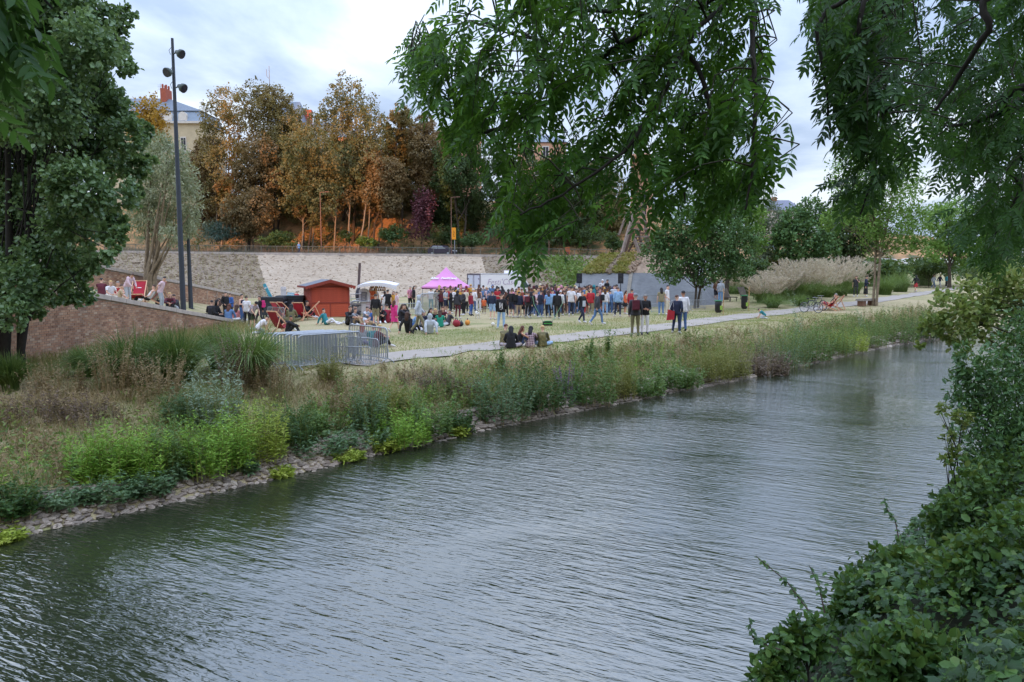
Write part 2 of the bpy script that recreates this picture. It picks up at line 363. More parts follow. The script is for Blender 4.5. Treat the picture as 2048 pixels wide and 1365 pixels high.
# ================================================================== the setting
def grid_mesh(name, xs, ys, fz, mat, smooth_=True):
 X, Y = np.meshgrid(xs, ys, indexing='ij'); Z = fz(X, Y); V = np.stack([X, Y, Z], -1).reshape(-1, 3); n, k = len(xs), len(ys)
 i = (np.arange(n - 1)[:, None] * k + np.arange(k - 1)[None]).ravel()
 return npmesh(name, V, np.stack([i, i + k, i + k + 1, i + 1], 1), None, mat, smooth_)
def make_setting():
 # far bank, lawn and the land beyond: one sheet to the horizon, laid out along the river
 s = np.concatenate([[-2500, -800, -300, -120, -60], np.arange(-30, 70, .45), np.arange(70, 130, 2), [160, 250, 500, 1200, 3000]])
 dn = np.concatenate([[-4, -2.5, -1.5, -.8, -.3], np.arange(0, 7, .22), np.arange(7, 20, .7), np.arange(20, 100, 2.5), [120, 200, 500, 1200, 3500]])
 Sg, Ng = np.meshgrid(s, dn, indexing='ij'); X, Y = xy_sn(Sg, Ng); Z = terrain(X, Y)
 V = np.stack([X, Y, Z], -1).reshape(-1, 3); n, k = len(s), len(dn); i = (np.arange(n - 1)[:, None] * k + np.arange(k - 1)[None]).ravel()
 tag(link('ground', npmesh('ground', V, np.stack([i, i + k, i + k + 1, i + 1], 1), None, M_GROUND, True)), kind='structure')
 w = MB(); w.add([(-3000, -600, 0), (3000, -600, 0), (3000, 1500, 0), (-3000, 1500, 0)], [(0, 1, 2, 3)])
 tag(w.build('water', M_WATER), 'rippled dark river reflecting the cloudy sky', kind='structure')
 # near bank below and behind the viewpoint
 tag(link('near_bank', grid_sn_near()), kind='structure')
 # ramp behind the brick wall
 xs = np.linspace(WX_REAR, WX_NEAR - .02, 16); ys = np.linspace(15, WY_REAR, 44)
 rz = lambda X, Y: np.maximum(ramp_z(X, Y), 1.60) + .02 * np.sin(X * 2.1) * np.sin(Y * 1.3)
 tag(link('ramp', grid_mesh('ramp', xs, ys, rz, M_GROUND)), kind='structure')
 # footpath
 pc = [(690, 729), (780, 713.5), (1000, 691), (1130, 677.5), (1300, 658.5), (1450, 638), (1600, 620), (1700, 609), (1780, 598), (1865, 584.5), (1915, 577), (1990, 568)]
 P = [ground(*p) for p in pc]; C = []
 for a, b in zip(P[:-1], P[1:]):
  k = max(2, int((b - a).length / .8)); C += [a.lerp(b, i / k) for i in range(k)]
 C.append(P[-1]); C = np.array([[p.x, p.y] for p in C])
 for _ in range(25): C[1:-1] = (C[:-2] + 2 * C[1:-1] + C[2:]) / 4
 T = np.gradient(C, axis=0); T /= np.linalg.norm(T, axis=1, keepdims=True); Nn = np.stack([-T[:, 1], T[:, 0]], 1)
 rows = []
 for o in (-.95, -.5, 0, .5, .95):
  q = C + Nn * (o + .015 * np.sin(np.arange(len(C)) * .9 + o)[:, None]); rows.append(np.concatenate([q, (terrain(q[:, 0], q[:, 1]) + .03)[:, None]], 1))
 V = np.stack(rows, 1).reshape(-1, 3); n = len(C); i = (np.arange(n - 1)[:, None] * 5 + np.arange(4)[None]).ravel()
 tag(link('path', npmesh('path', V, np.stack([i, i + 1, i + 6, i + 5], 1), None, M_ASPHALT, True)), kind='structure')
 global PATH_C; PATH_C = C
NB_P = Vector((3.14, 7.34)); NB_U = Vector((.66, .75)).normalized(); NB_N = Vector((NB_U.y, -NB_U.x))
def near_z(x, y):
 x = np.asarray(x, float); y = np.asarray(y, float)
 n = (x - NB_P.x) * NB_N.x + (y - NB_P.y) * NB_N.y; s = (x - NB_P.x) * NB_U.x + (y - NB_P.y) * NB_U.y
 n = n + .25 * np.sin(s * .9 + .4) + .12 * np.sin(s * 2.3)
 z = np.where(n < 0, np.maximum(n * .7, -1.5), 2.5 * np.clip(n / 3.1, 0, 1) ** .8 + .02 * np.clip(n - 3.1, 0, 100))
 return z + .10 * np.sin(x * 1.9 + y) * np.sin(y * 1.4 - x * .6) * smooth(0, 1, n)
def grid_sn_near():
 s = np.concatenate([[-600, -200, -60], np.arange(-20, 40, .5), [50, 80, 150, 400, 1200]]); n = np.concatenate([[-3, -1.5, -.6], np.arange(0, 5, .25), [6, 8, 12, 20, 60, 200, 800]])
 Sg, Ng = np.meshgrid(s, n, indexing='ij'); X = NB_P.x + NB_U.x * Sg + NB_N.x * Ng; Y = NB_P.y + NB_U.y * Sg + NB_N.y * Ng
 V = np.stack([X, Y, near_z(X, Y)], -1).reshape(-1, 3); a, k = len(s), len(n); i = (np.arange(a - 1)[:, None] * k + np.arange(k - 1)[None]).ravel()
 return npmesh('near_bank', V, np.stack([i, i + k, i + k + 1, i + 1], 1), None, plain('leaf_litter', (.022, .026, .012), 1.0, .4, 5, bmp=.8), True)
make_setting()
# ------------------------------------------------------------------ brick walls
def brick_geo(mb, x, y, z, L_=.215, h=.062, dx=.02, face=1):
 mb.box((x, y, z), (dx, L_, h))
def brick_wall(near):
 X = WX_NEAR if near else WX_REAR; y1 = WY_NEAR if near else WY_REAR; y0 = 15.0 if near else 36.0
 zt = (lambda y: 1.66 + .136 * (39 - y)) if near else (lambda y: 2.60 + .104 * (57 - y))
 zb = (lambda y: float(terrain(X + .25, y)) - .1) if near else (lambda y: max(1.5, float(ramp_z(X + .05, y)) - .15))
 t = thing('brick_wall', 'long sloping brick wall with pale coping, rising to the left behind the tall grasses' if near else
    'farther brick wall with pale coping, sloping behind the people on the ramp', 'wall', (X, y1, 1.6), 0, 'brick ramp walls')
 # wall body with mortar face, coping blocks, bricks proud of it
 m = MB(); hw = .16; ys = np.linspace(y1, y0, 26)
 for a, b in zip(ys[:-1], ys[1:]):
  vs = [(dx, y - y1, z - 1.6) for y in (a, b) for dx in (-hw, hw) for z in (zb(y) - .3, zt(y) - .01)]
  m.add(vs, [(0, 2, 6, 4), (2, 3, 7, 6), (3, 1, 5, 7), (1, 0, 4, 5), (0, 1, 3, 2), (4, 6, 7, 5)])
 m.build('wall_core', M_MORTAR, t)
 blk = MB(); blk.box((0, 0, 0), (.46, .985, .16)); bme = None
 n = int((y1 - y0) / 1.0); ang = math.atan(.136 if near else .104)
 for i in range(n):
  y = y1 - (i + .5) * 1.0; zc = zt(y) + .07
  if bme is None: bme = blk.mesh('coping_block', M_COPING)
  link('coping_block', bme, t, (0, y - y1, zc - 1.6 + RNG.uniform(-.006, .006)), (-ang, 0, 0))
 cands = []; c = 0; z = 1.0
 while z < 6.5:
  y = y1 - .11 - (.11 if c % 2 else 0)
  while y > y0:
   if zb(y) + .1 < z < zt(y) - .06: cands.append((y, z))
   y -= .225
  z += .075; c += 1
 bm_ = MB(); bm_.box((0, 0, 0), (.024, .213, .062)); me = bm_.mesh('brick', M_BRICK)
 if near:   # the 300 that show largest are single bricks
  P = np.array([[X + hw, y, z] for y, z in cands]); px, w = project(P)
  ok = (px[:, 0] > 70) & (px[:, 0] < 330) & (px[:, 1] > 612) & (px[:, 1] < 735); order = np.argsort(np.where(ok, w, 1e9))[:300]
  big = set(int(i) for i in order)
 else: big = set()
 rest = MB(); J = RNG.uniform(-.5, .5, (len(cands), 3))
 for i, (y, z) in enumerate(cands):
  ox = hw + .004 + .008 * J[i, 0]
  if i in big: link('brick', me, t, (ox, y - y1, z - 1.6), (0, 0, .02 * J[i, 1]))
  else: rest.box((ox, y - y1, z - 1.6), (.024, .213, .062))
 o = rest.build('brickwork', M_BRICK, t); o['kind'] = 'stuff'
 if not near:   # end face and chalk marks
  m = MB(); m.box((0, .06, .5), (.36, .12, 1.15)); m.build('end_pier', M_COPING, t)
  ch = MB(); M_ = lambda y, z: (hw + .035, y - 57, z - 1.6)
  def arc(y, z, ry, rz, a0, a1): ch.tube([M_(y + ry * math.cos(a), z + rz * math.sin(a)) for a in np.linspace(a0, a1, 7)], .018, 4)
  yb = 48.7
  arc(yb + 2.0, 2.75, .18, .42, 1.9, 4.4); arc(yb + 3.6, 2.55, .1, .42, 1.7, 4.6)
  ch.bar(M_(yb + 3.0, 2.7), M_(yb + 3.4, 2.75), .03); ch.bar(M_(yb + 4.5, 2.78), M_(yb + 5.1, 2.80), .03); ch.bar(M_(yb + 5.1, 2.8), M_(yb + 4.5, 2.35), .03)
  ch.bar(M_(yb + 4.5, 2.35), M_(yb + 5.2, 2.38), .03); ch.build('chalk_mark', plain('chalk', hx('c9b9ad'), .95), t)
brick_wall(True); brick_wall(False)
# ------------------------------------------------------------------ pitched stone embankment, road, railing
PB = [(-40, 66.0), (150, 71.0), (540, 77.0), (985, 80.0), (1290, 81.0)]
PT = [(-40, 500.5), (150, 504.5), (513, 509.5), (963, 513.5), (1260, 517.0)]
YT = 104.0
def pitch_pt(i, k):   # bottom / top corner i
 x, y = PB[i]; d = (x - 1024) / FPX * y; base = Vector((d, y, 1.5))
 top = at_y(PT[i][0], PT[i][1], YT); return base.lerp(top, k)
def embankment():
 t = thing('stone_embankment', 'long pitched embankment of rubble stone, pale in the middle, below the road', 'embankment', pitch_pt(2, 0))
 off = Vector(t.location)
 for i, (nm, mt, lab) in enumerate((('rubble_facing', M_DARK, None), ('rubble_facing', M_DARK, 'dark weathered stone facing with dry weeds'), ('rubble_facing', M_PALE, 'pale pitted stone facing'), ('rubble_facing', M_DARK, 'dark stone facing with dry grass'))):
  U, Wn = 70, 26; V = []
  for a in range(U + 1):
   for b in range(Wn + 1):
    p = pitch_pt(i, b / Wn).lerp(pitch_pt(i + 1, b / Wn), a / U) - off; j = RNG.normal(0, .05) if 0 < a < U and b else 0
    V.append((p.x, p.y - j, p.z + j))
  k = Wn + 1; ii = (np.arange(U)[:, None] * k + np.arange(Wn)[None]).ravel()
  o = link(nm, npmesh(nm, V, np.stack([ii, ii + k, ii + k + 1, ii + 1], 1), None, mt), t)
  if lab: o['label'] = lab
 # stones standing proud of the facing, denser on the dark parts
 def stones(i, n, mat_, s0, s1, part=None):
  mb = MB()
  for _ in range(n):
   a, b = RNG.random(), RNG.random(); p = pitch_pt(i, b).lerp(pitch_pt(i + 1, b), a) - off; s = RNG.uniform(s0, s1)
   mb.box(p, (s * RNG.uniform(.8, 1.5), s * .8, s * RNG.uniform(.5, .9)), rot=Euler((RNG.uniform(-.4, .4), RNG.uniform(-.3, .3), RNG.uniform(-.5, .5))).to_matrix())
  o = mb.build('rubble_stone', mat_, t); o['kind'] = 'stuff'
 ms = mat_brick('rubble', ('8a7764', '94826c', '7d6d5c', '9c8a74', '706252')); mp = mat_brick('pale_rubble', ('ab9883', 'b4a18d', 'a4917d', 'bba995', '91806e'))
 stones(1, 2600, ms, .12, .27); stones(2, 1300, mp, .08, .17); stones(3, 1200, ms, .12, .27); stones(0, 900, ms, .12, .27)
 mb = MB()
 for i in range(4):
  a, b = pitch_pt(i, 1) - off, pitch_pt(i + 1, 1) - off; n = max(2, int((b - a).length / 1.6)); bl = None
  for j in range(n):
   p = a.lerp(b, (j + .5) / n); L_ = (b - a).length / n
   if bl is None:
    x_ = MB(); x_.box((0, 0, 0), (L_ - .025, .55, .32)); bl = x_.mesh('coping_block', M_COPING)
   link('coping_block', bl, t, (p.x, p.y + .1, p.z + .12 + RNG.uniform(-.012, .012)), (0, math.atan2(a.z - b.z, (b - a).to_2d().length) , math.atan2(b.y - a.y, b.x - a.x)))
 return t
embankment()
def road_z(x):
 return float(np.interp(x, [pitch_pt(i, 1).x for i in range(5)], [pitch_pt(i, 1).z for i in range(5)])) + .1
def road_and_railing():
 xs = np.arange(-90, 24, 4.0)
 def sheet(nm, y0, y1, dz, mat_, nx=xs):
  V = [(x, y, road_z(x) + dz) for x in nx for y in (y0, y1)]; n = len(nx); i = np.arange(n - 1) * 2
  tag(link(nm, npmesh(nm, V, np.stack([i, i + 2, i + 3, i + 1], 1), None, mat_)), kind='structure')
 sheet('pavement', YT + .3, YT + 2.2, .10, M_ASPHALT); sheet('road', YT + 2.2, YT + 9, .0, M_ROAD); sheet('verge', YT + 9, YT + 12, .06, M_GROUND)
 t = thing('road_railing', 'long thin metal railing along the road on top of the stone embankment', 'railing', (0, YT + .55, road_z(0)))
 m_r = plain('railing_paint', hx('6c6f66'), .6); post = MB(); post.box((0, 0, .5), (.07, .07, 1.02)); pm = post.mesh('post', m_r)
 tr = MB(); pk = MB(); x = -88.0
 while x < 23:
  z0 = road_z(x) - road_z(0); z1 = road_z(x + 2.2) - road_z(0)
  link('post', pm, t, (x, 0, z0 + .1)); tr.bar((x, 0, z0 + 1.1), (x + 2.2, 0, z1 + 1.1), .07, .06); tr.bar((x, 0, z0 + .25), (x + 2.2, 0, z1 + .25), .05, .04)
  for k in range(1, 13): pk.bar((x + k * .17, 0, z0 + .25), (x + k * .17, 0, z0 + 1.08), .018)
  x += 2.2
 tr.build('rail', m_r, t); o = pk.build('picket', m_r, t); o['kind'] = 'stuff'
road_and_railing()
# hill behind the road
def hill_z(x, y):
 zr = np.interp(x, [-90, -35, -4, 17], [7.1, 7.0, 6.75, 6.55])
 t = smooth(YT + 10.5, 137, y); z = zr + 10.8 * t + .25 * np.sin(x * .5) * t + .18 * np.sin(x * 1.3 + y)
 return z - 6.0 * smooth(16, 40, x) * t
def hill():
 m, nt, b = new_mat('wooded_slope'); b.inputs['Roughness'].default_value = 1
 n = noise_node(nt, .35, 6, .65); r = ramp_node(nt, [hx('475232'), hx('866a48'), hx('b0835a'), hx('6a6a40')], [.35, .48, .56, .7]); nt.links.new(n.outputs[0], r.inputs[0]); nt.links.new(r.outputs[0], b.inputs['Base Color'])
 xs = np.arange(-150, 75, 1.6); ys = np.concatenate([np.arange(YT + 11.2, 140, 1.3), [150, 220, 400]])
 tag(link('hill', grid_mesh('hill', xs, ys, hill_z, m)), kind='structure')
hill()
# ------------------------------------------------------------------ slate-faced mound with planted top
def mound():
 t = thing('slate_mound', 'wide low mound with smooth grey slate sides and planted stony top, behind the stage', 'mound', (8, 60, 1.6))
 off = Vector((8, 60, 1.6))
 m, nt, b = new_mat('grey_slate_facing'); b.inputs['Roughness'].default_value = .8
 n = noise_node(nt, 2.2, 6, .7, sc=(1, 1, 1)); n2 = noise_node(nt, .5, 4, .5); w = noise_node(nt, 5.0, 5, .7, .3, sc=(.5, 1, 4), rot=(0, .6, 0))
 k = _math(nt, 'ADD', _math(nt, 'MULTIPLY', n2.outputs[0], .5), _math(nt, 'MULTIPLY', w.outputs[0], .5))
 r = ramp_node(nt, [hx('66676b'), hx('77787b'), hx('87888a')], [.35, .5, .65]); nt.links.new(k, r.inputs[0]); nt.links.new(r.outputs[0], b.inputs['Base Color']); bump(nt, b, w.outputs[0], .35, .03)
 me_ = plain('stony_earth', hx('9b8470'), .95, .3, 2, bmp=.6)
 g = lambda px, y, z: Vector(((px - 1024) / FPX * y, y, z))
 bot = [g(1120, 58, 1.5), g(1252, 57.2, 1.5), g(1440, 58.2, 1.6), g(1475, 68, 1.6), g(1180, 72, 1.5)]
 mid = [at_y(1163, 547, 61), at_y(1262, 546, 60.6), at_y(1372, 548, 61.5), at_y(1400, 547, 67), at_y(1200, 547, 68)]
 top = [at_y(1203, 511, 65), at_y(1280, 509, 64.6), at_y(1308, 511, 65.2), at_y(1312, 510, 67), at_y(1215, 509, 68)]
 def ring(A, B, nm, mt, nseg=5, amp=0.02):
  mb = MB()
  for i in range(nseg):
   a0, a1, b0, b1 = A[i], A[(i + 1) % 5], B[i], B[(i + 1) % 5]; U, W_ = 12, 6
   vs = [];
   for u in range(U + 1):
    for w_ in range(W_ + 1):
     p = a0.lerp(a1, u / U).lerp(b0.lerp(b1, u / U), w_ / W_) - off; j = RNG.normal(0, amp) if 0 < u < U and 0 < w_ < W_ else 0; vs.append(p + Vector((0, -j, j)))
   mb.add(vs, [(u * (W_ + 1) + w_, (u + 1) * (W_ + 1) + w_, (u + 1) * (W_ + 1) + w_ + 1, u * (W_ + 1) + w_ + 1) for u in range(U) for w_ in range(W_)])
  return mb.build(nm, mt, t)
 ring(bot, mid, 'slate_facing', m); ring(mid, top, 'earth_slope', me_, amp=.08)
 mb = MB(); mb.add([p - off for p in top], [(0, 1, 2, 3, 4)]); mb.build('summit', me_, t)
 # seam in the slate and stone ribs on the upper slope
 mb = MB(); mb.bar(bot[1] - off + Vector((0, -.02, .05)), mid[1] - off + Vector((0, -.03, 0)), .28, .08); mb.build('slate_seam', plain('seam_stone', hx('8b8378'), .9), t)
 for f in (.52, .98):
  a = mid[0].lerp(mid[1], f) - off; b2 = top[0].lerp(top[1], f + .02) - off; mb = MB()
  for i in range(60):
   p = a.lerp(b2, (i + .5) / 60); s = RNG.uniform(.14, .34); mb.box(p + Vector((RNG.uniform(-.3, .3), -.1, .05)), (s, s, s * .7), rot=Euler(RNG.uniform(-.6, .6, 3)).to_matrix())
  o = mb.build('stone_rib', M_DARK if f < .6 else me_, t)
 # low ivy cover on the upper slope, leaving the stony ribs bare
 P, Nn = [], []
 for i in range(5200):
  f = RNG.random(); k = RNG.random()
  if abs(f - .52) < .055 or f > .93: continue
  p = mid[0].lerp(mid[1], f).lerp(top[0].lerp(top[1], f), k) - off; P.append(p + Vector((0, -.12, .12)) * RNG.random()); Nn.append((RNG.normal(0, .6), -1 + RNG.normal(0, .5), .8 + RNG.normal(0, .5)))
 V, Q = leaves(P, np.array(Nn), rdir(len(P)), RNG.uniform(.16, .32, len(P)), RNG.uniform(.12, .22, len(P)))
 o = link('ivy_cover', npmesh('ivy_cover', V, Q, None, leafmat('mound_ivy', [hx('6a6d30'), hx('8b8a42'), hx('9a8a4c'), hx('6f5a35')], .5, .8)), t); o['kind'] = 'stuff'
 return top
MOUND_TOP = mound()
# ================================================================== trees and shrubs of the park and the hill
def lobe(px, py, r, d, ry=None, dy=0.0):
 """one bough of a crown: pixel-sized radii turned into metres at its own distance"""
 c = at_y(px, py, d + dy); return (np.array(c), r * d / FPX, (ry or r) * d / FPX)
def crown_leaves(lobes, n, L, W, kind='rhomb', spray=11, droop=0.0, up=.35, spread=.24, inner=.35):
 wt = np.array([l[1] * l[2] for l in lobes]); wt = wt / wt.sum(); ns = max(1, n // spray)
 idx = RNG.choice(len(lobes), ns, p=wt); C = np.array([l[0] for l in lobes])[idx]; R = np.array([[l[1], l[1], l[2]] for l in lobes])[idx]
 d = rdir(ns); fr = inner + (1 - inner) * RNG.random(ns) ** .45; fr = fr * RNG.uniform(.85, 1.12, ns)
 S = C + d * R * fr[:, None]
 k = np.repeat(np.arange(ns), spray); P = S[k] + RNG.normal(size=(len(k), 3)) * (spread * R[k]) * .55
 out = nrm(d[k] + .25 * RNG.normal(size=(len(k), 3)))
 Nn = nrm(out * .7 + np.array([0, 0, up]) + .45 * RNG.normal(size=(len(k), 3)))
 Dd = nrm(out * .6 + .7 * RNG.normal(size=(len(k), 3)) - np.array([0, 0, droop]))
 s = RNG.uniform(.7, 1.25, len(k)); return leaves(P, Nn, Dd, L * s, W * s, kind)
def limbs(base, lobes, r0, fork=.35, n=6, stems=1, every=1, rmin=.03, lean=None):
 mb = MB(); base = np.array(base, float); cen = np.mean([l[0] for l in lobes], 0)
 for s in range(stems):
  a = 2 * math.pi * s / max(1, stems) + .5; off = np.array([math.cos(a), math.sin(a), 0]) * (r0 * 1.15 if stems > 1 else 0)
  b = base + off - np.array([0, 0, .15]); top = cen + off * (3.0 if stems > 1 else 1); top[2] = max(top[2], base[2] + .5)
  fk = b + (top - b) * fork + np.array([RNG.normal(0, .12), RNG.normal(0, .12), 0]) * r0 * 4; r = r0 * (.75 if stems > 1 else 1)
  mb.tube([b, b + (fk - b) * .12, b + (fk - b) * .5 + RNG.normal(0, .25, 3) * r0, fk], [r * 1.35, r * 1.05, r * .9, r * .78], 8)
  mine = [l for i, l in enumerate(lobes) if i % stems == s][::every]
  for l in mine:
   e = l[0] + rdir(1)[0] * l[1] * .3; m = (fk + e) / 2 + np.array([0, 0, .12]) * np.linalg.norm(e - fk) + RNG.normal(0, .06, 3) * np.linalg.norm(e - fk)
   rr = max(rmin, r * .5 * (l[1] / max(x[1] for x in lobes)) ** .5); mb.tube([fk - (fk - b) * .06, m, e], [rr, rr * .7, rr * .3], 5)
   for _ in range(2):
    q = l[0] + rdir(1)[0] * l[1] * .8; mb.tube([m, (m + q) / 2 + RNG.normal(0, .05, 3) * l[1], q], [rr * .45, rr * .32, rr * .12], 4)
 return mb
def shift(mb, off):
 mb.v = [(x - off[0], y - off[1], z - off[2]) for x, y, z in mb.v]; return mb
def tree(name, label, cat, base, lobes, n, L, W, leaf_mat, bark, r0=.2, kind='rhomb', group=None, fork=.35, stems=1, **kw):
 base = Vector(base); t = thing(name, label, cat, base, 0, group)
 shift(limbs(base, lobes, r0, fork, stems=stems), base).build('trunk', bark, t)
 V, Q = crown_leaves(lobes, n, L, W, kind, **kw); V = V - np.array(base)
 link('crown', npmesh('crown', V, Q, None, leaf_mat), t); return t
LM = {}
LM['robinia'] = leafmat('robinia_leaves', [hx('565f3c'), hx('797348'), hx('938353'), hx('a89058')], .85, .16, .35, tint=(.5, .32, .05))
LM['robinia2'] = leafmat('olive_leaves', [hx('4a583e'), hx('676e48'), hx('857c50'), hx('9a8c58')], .85, .18, .35, tint=(.4, .3, .05))
LM['brown'] = leafmat('rusty_leaves', [hx('5f583c'), hx('80704c'), hx('957c55'), hx('7a7650')], .85, .2, .3, tint=(.5, .28, .06))
LM['yellow'] = leafmat('yellow_autumn_leaves', [hx('8a7330'), hx('b08a36'), hx('c79a3c')], .6, .3, .35, tint=(.6, .4, .05))
LM['dark'] = leafmat('dark_green_leaves', [hx('2f4226'), hx('455a34'), hx('5a6e42')], .7, .3, .25)
LM['alder'] = leafmat('alder_leaves', [hx('3e5a40'), hx('5d7c52'), hx('7c9a6a'), hx('a2bd8c')], .5, .55, .36, .34, spec=.6)
LM['willow'] = leafmat('silver_willow_leaves', [hx('7b8468'), hx('99a184'), hx('adb195'), hx('bcb48a')], .5, .5, .3)
LM['maple'] = leafmat('maple_leaves', [hx('2f4a2a'), hx('46663a'), hx('5f8150'), hx('7a9a55')], .55, .5, .25)
LM['bright'] = leafmat('light_green_leaves', [hx('557a38'), hx('759a4a'), hx('92b25c')], .55, .35, .35)
LM['greywillow'] = leafmat('grey_leaves', [hx('5d6a55'), hx('7a8770'), hx('939d85')], .55, .4, .3)
LM['purple'] = leafmat('purple_leaves', [hx('4a2c33'), hx('673b43'), hx('7d4d50')], .5, .5, .25, tint=(.35, .1, .1))
LM['conifer'] = leafmat('blue_green_needles', [hx('2b3f38'), hx('40574e'), hx('587064')], .5, .6, .15)
LM['shrub'] = leafmat('shrub_leaves', [hx('324a2a'), hx('4a6437'), hx('6b7d48')], .55, .5, .25)
LM['hedge'] = leafmat('hedge_leaves', [hx('596a2e'), hx('7c8238'), hx('97823c'), hx('7d5a30')], .6, .5, .25)
LM['ivy'] = leafmat('climber_leaves', [hx('455f2a'), hx('637f38'), hx('808f4a')], .55, .4, .25)
def hill_base(px, d): x = (px - 1024) / FPX * d; return Vector((x, d, float(hill_z(x, d)) - .1))
# robinias on the slope, left to right: (label, base px, distance, boughs, leaf material)
HT = [
 ('tall golden olive robinia, leftmost of the big trees on the slope', 462, 122, 'robinia', [(430, 235, 30), (450, 205, 30), (482, 215, 34), (512, 200, 32), (440, 280, 40), (490, 265, 44), (425, 330, 30), (460, 335, 42), (500, 330, 36), (440, 385, 34), (478, 395, 34), (508, 375, 30)]),
 ('robinia with drooping rusty foliage to the ground, second of the big trees on the slope', 500, 117, 'brown', [(520, 300, 30), (500, 345, 32), (525, 365, 30), (485, 395, 30), (512, 415, 34), (490, 440, 28), (540, 335, 24), (465, 425, 24)]),
 ('broad golden robinia in front of the grey pitched roof', 555, 124, 'robinia', [(545, 200, 26), (560, 215, 28), (575, 235, 22), (540, 250, 36), (570, 270, 34), (548, 310, 40), (578, 330, 34), (555, 360, 34), (585, 300, 26), (530, 190, 18)]),
 ('low spreading olive tree over the orange bank, below the grey roof', 612, 116, 'robinia2', [(600, 300, 34), (632, 290, 30), (620, 335, 42), (590, 360, 34), (650, 350, 38), (615, 385, 38), (645, 395, 32), (590, 405, 24), (630, 425, 24), (660, 310, 24), (600, 260, 18)]),
 ('tallest domed robinia in the middle of the slope', 708, 121, 'robinia2', [(695, 180, 26), (690, 205, 34), (715, 215, 36), (672, 230, 30), (740, 235, 28), (700, 255, 46), (745, 275, 36), (665, 265, 34), (690, 300, 44), (735, 320, 44), (760, 300, 26), (765, 345, 30), (720, 360, 36), (750, 375, 30), (705, 345, 30)]),
 ('olive robinia with pale bare trunks, right of the tallest tree', 752, 118, 'brown', [(750, 335, 26), (775, 350, 30), (760, 385, 28), (790, 370, 24), (738, 395, 22), (780, 405, 20)]),
 ('slim pale feathery tree with open top, beside the tallest robinia', 803, 124, 'robinia', [(800, 228, 16), (792, 250, 20), (815, 258, 18), (800, 285, 26), (822, 300, 22), (790, 320, 24), (812, 335, 26), (830, 345, 18), (798, 362, 22)]),
 ('reddish brown leafed tree above the purple shrub', 858, 123, 'brown', [(850, 245, 16), (838, 270, 18), (865, 265, 20), (848, 300, 26), (875, 298, 22), (858, 335, 28), (885, 330, 20), (840, 345, 20), (870, 365, 24)]),
 ('dark multi-stemmed tree by the orange sign, beside the hanging leaves', 922, 117, 'dark', [(905, 270, 20), (895, 310, 26), (930, 300, 28), (915, 345, 30), (945, 340, 26), (890, 360, 24), (925, 385, 26), (960, 375, 22), (900, 400, 18), (950, 410, 16)]),
 ('dark green tree behind the hanging leaves, left of the wooden tower', 1020, 120, 'dark', [(990, 320, 34), (1030, 300, 36), (1010, 360, 42), (1050, 350, 38), (980, 400, 34), (1030, 410, 40), (1070, 400, 34), (1000, 445, 28), (1060, 450, 30)]),
 ('dense dark tree on the slope behind the orange box', 1120, 121, 'dark', [(1100, 350, 36), (1140, 340, 34), (1120, 390, 42), (1160, 385, 34), (1085, 420, 34), (1130, 440, 38), (1170, 430, 34), (1100, 465, 24), (1150, 470, 24)]),
 ('olive tree on the slope just left of the wooden tower', 1200, 124, 'robinia2', [(1190, 360, 34), (1220, 380, 30), (1205, 420, 36), (1225, 440, 26), (1185, 455, 30)]),
 ('bushy rusty robinia filling the gap at the left end of the slope', 420, 125, 'brown', [(405, 330, 26), (420, 300, 24), (400, 370, 28), (425, 400, 28), (410, 430, 22)]),
 ('dense olive tree behind the third golden robinia', 590, 128, 'robinia2', [(575, 300, 36), (610, 250, 30), (590, 340, 40), (620, 380, 36), (570, 390, 36), (545, 410, 34), (600, 420, 30), (560, 440, 26)]),
 ('golden tree behind the slim feathery one', 780, 129, 'robinia', [(770, 290, 30), (800, 330, 34), (830, 290, 24), (770, 380, 34), (815, 390, 30), (840, 400, 24)]),
 ('dark undertree between the reddish brown and the multi-stemmed ones', 885, 126, 'dark', [(880, 380, 34), (900, 420, 34), (865, 410, 28), (925, 430, 34), (950, 440, 30), (890, 450, 26)]),
 ('dull green undertree below the tallest robinia', 690, 127, 'robinia2', [(680, 330, 40), (720, 310, 36), (740, 360, 34), (660, 370, 30), (700, 390, 30)]),
]
for lab, bx, d, mt, lb in HT:
 b = hill_base(bx, d); LB = [lobe(x, y, r * 1.10, d, None, RNG.uniform(-2.5, 2.5)) for x, y, r in lb]
 tree('slope_tree', lab, 'tree', b, LB, 15000, .36, .25, LM[mt], M_BARK, .26, group='trees on the wooded slope', fork=.45, droop=.6, stems=2 if RNG.random() < .5 else 1, spread=.17, inner=.6, spray=18)
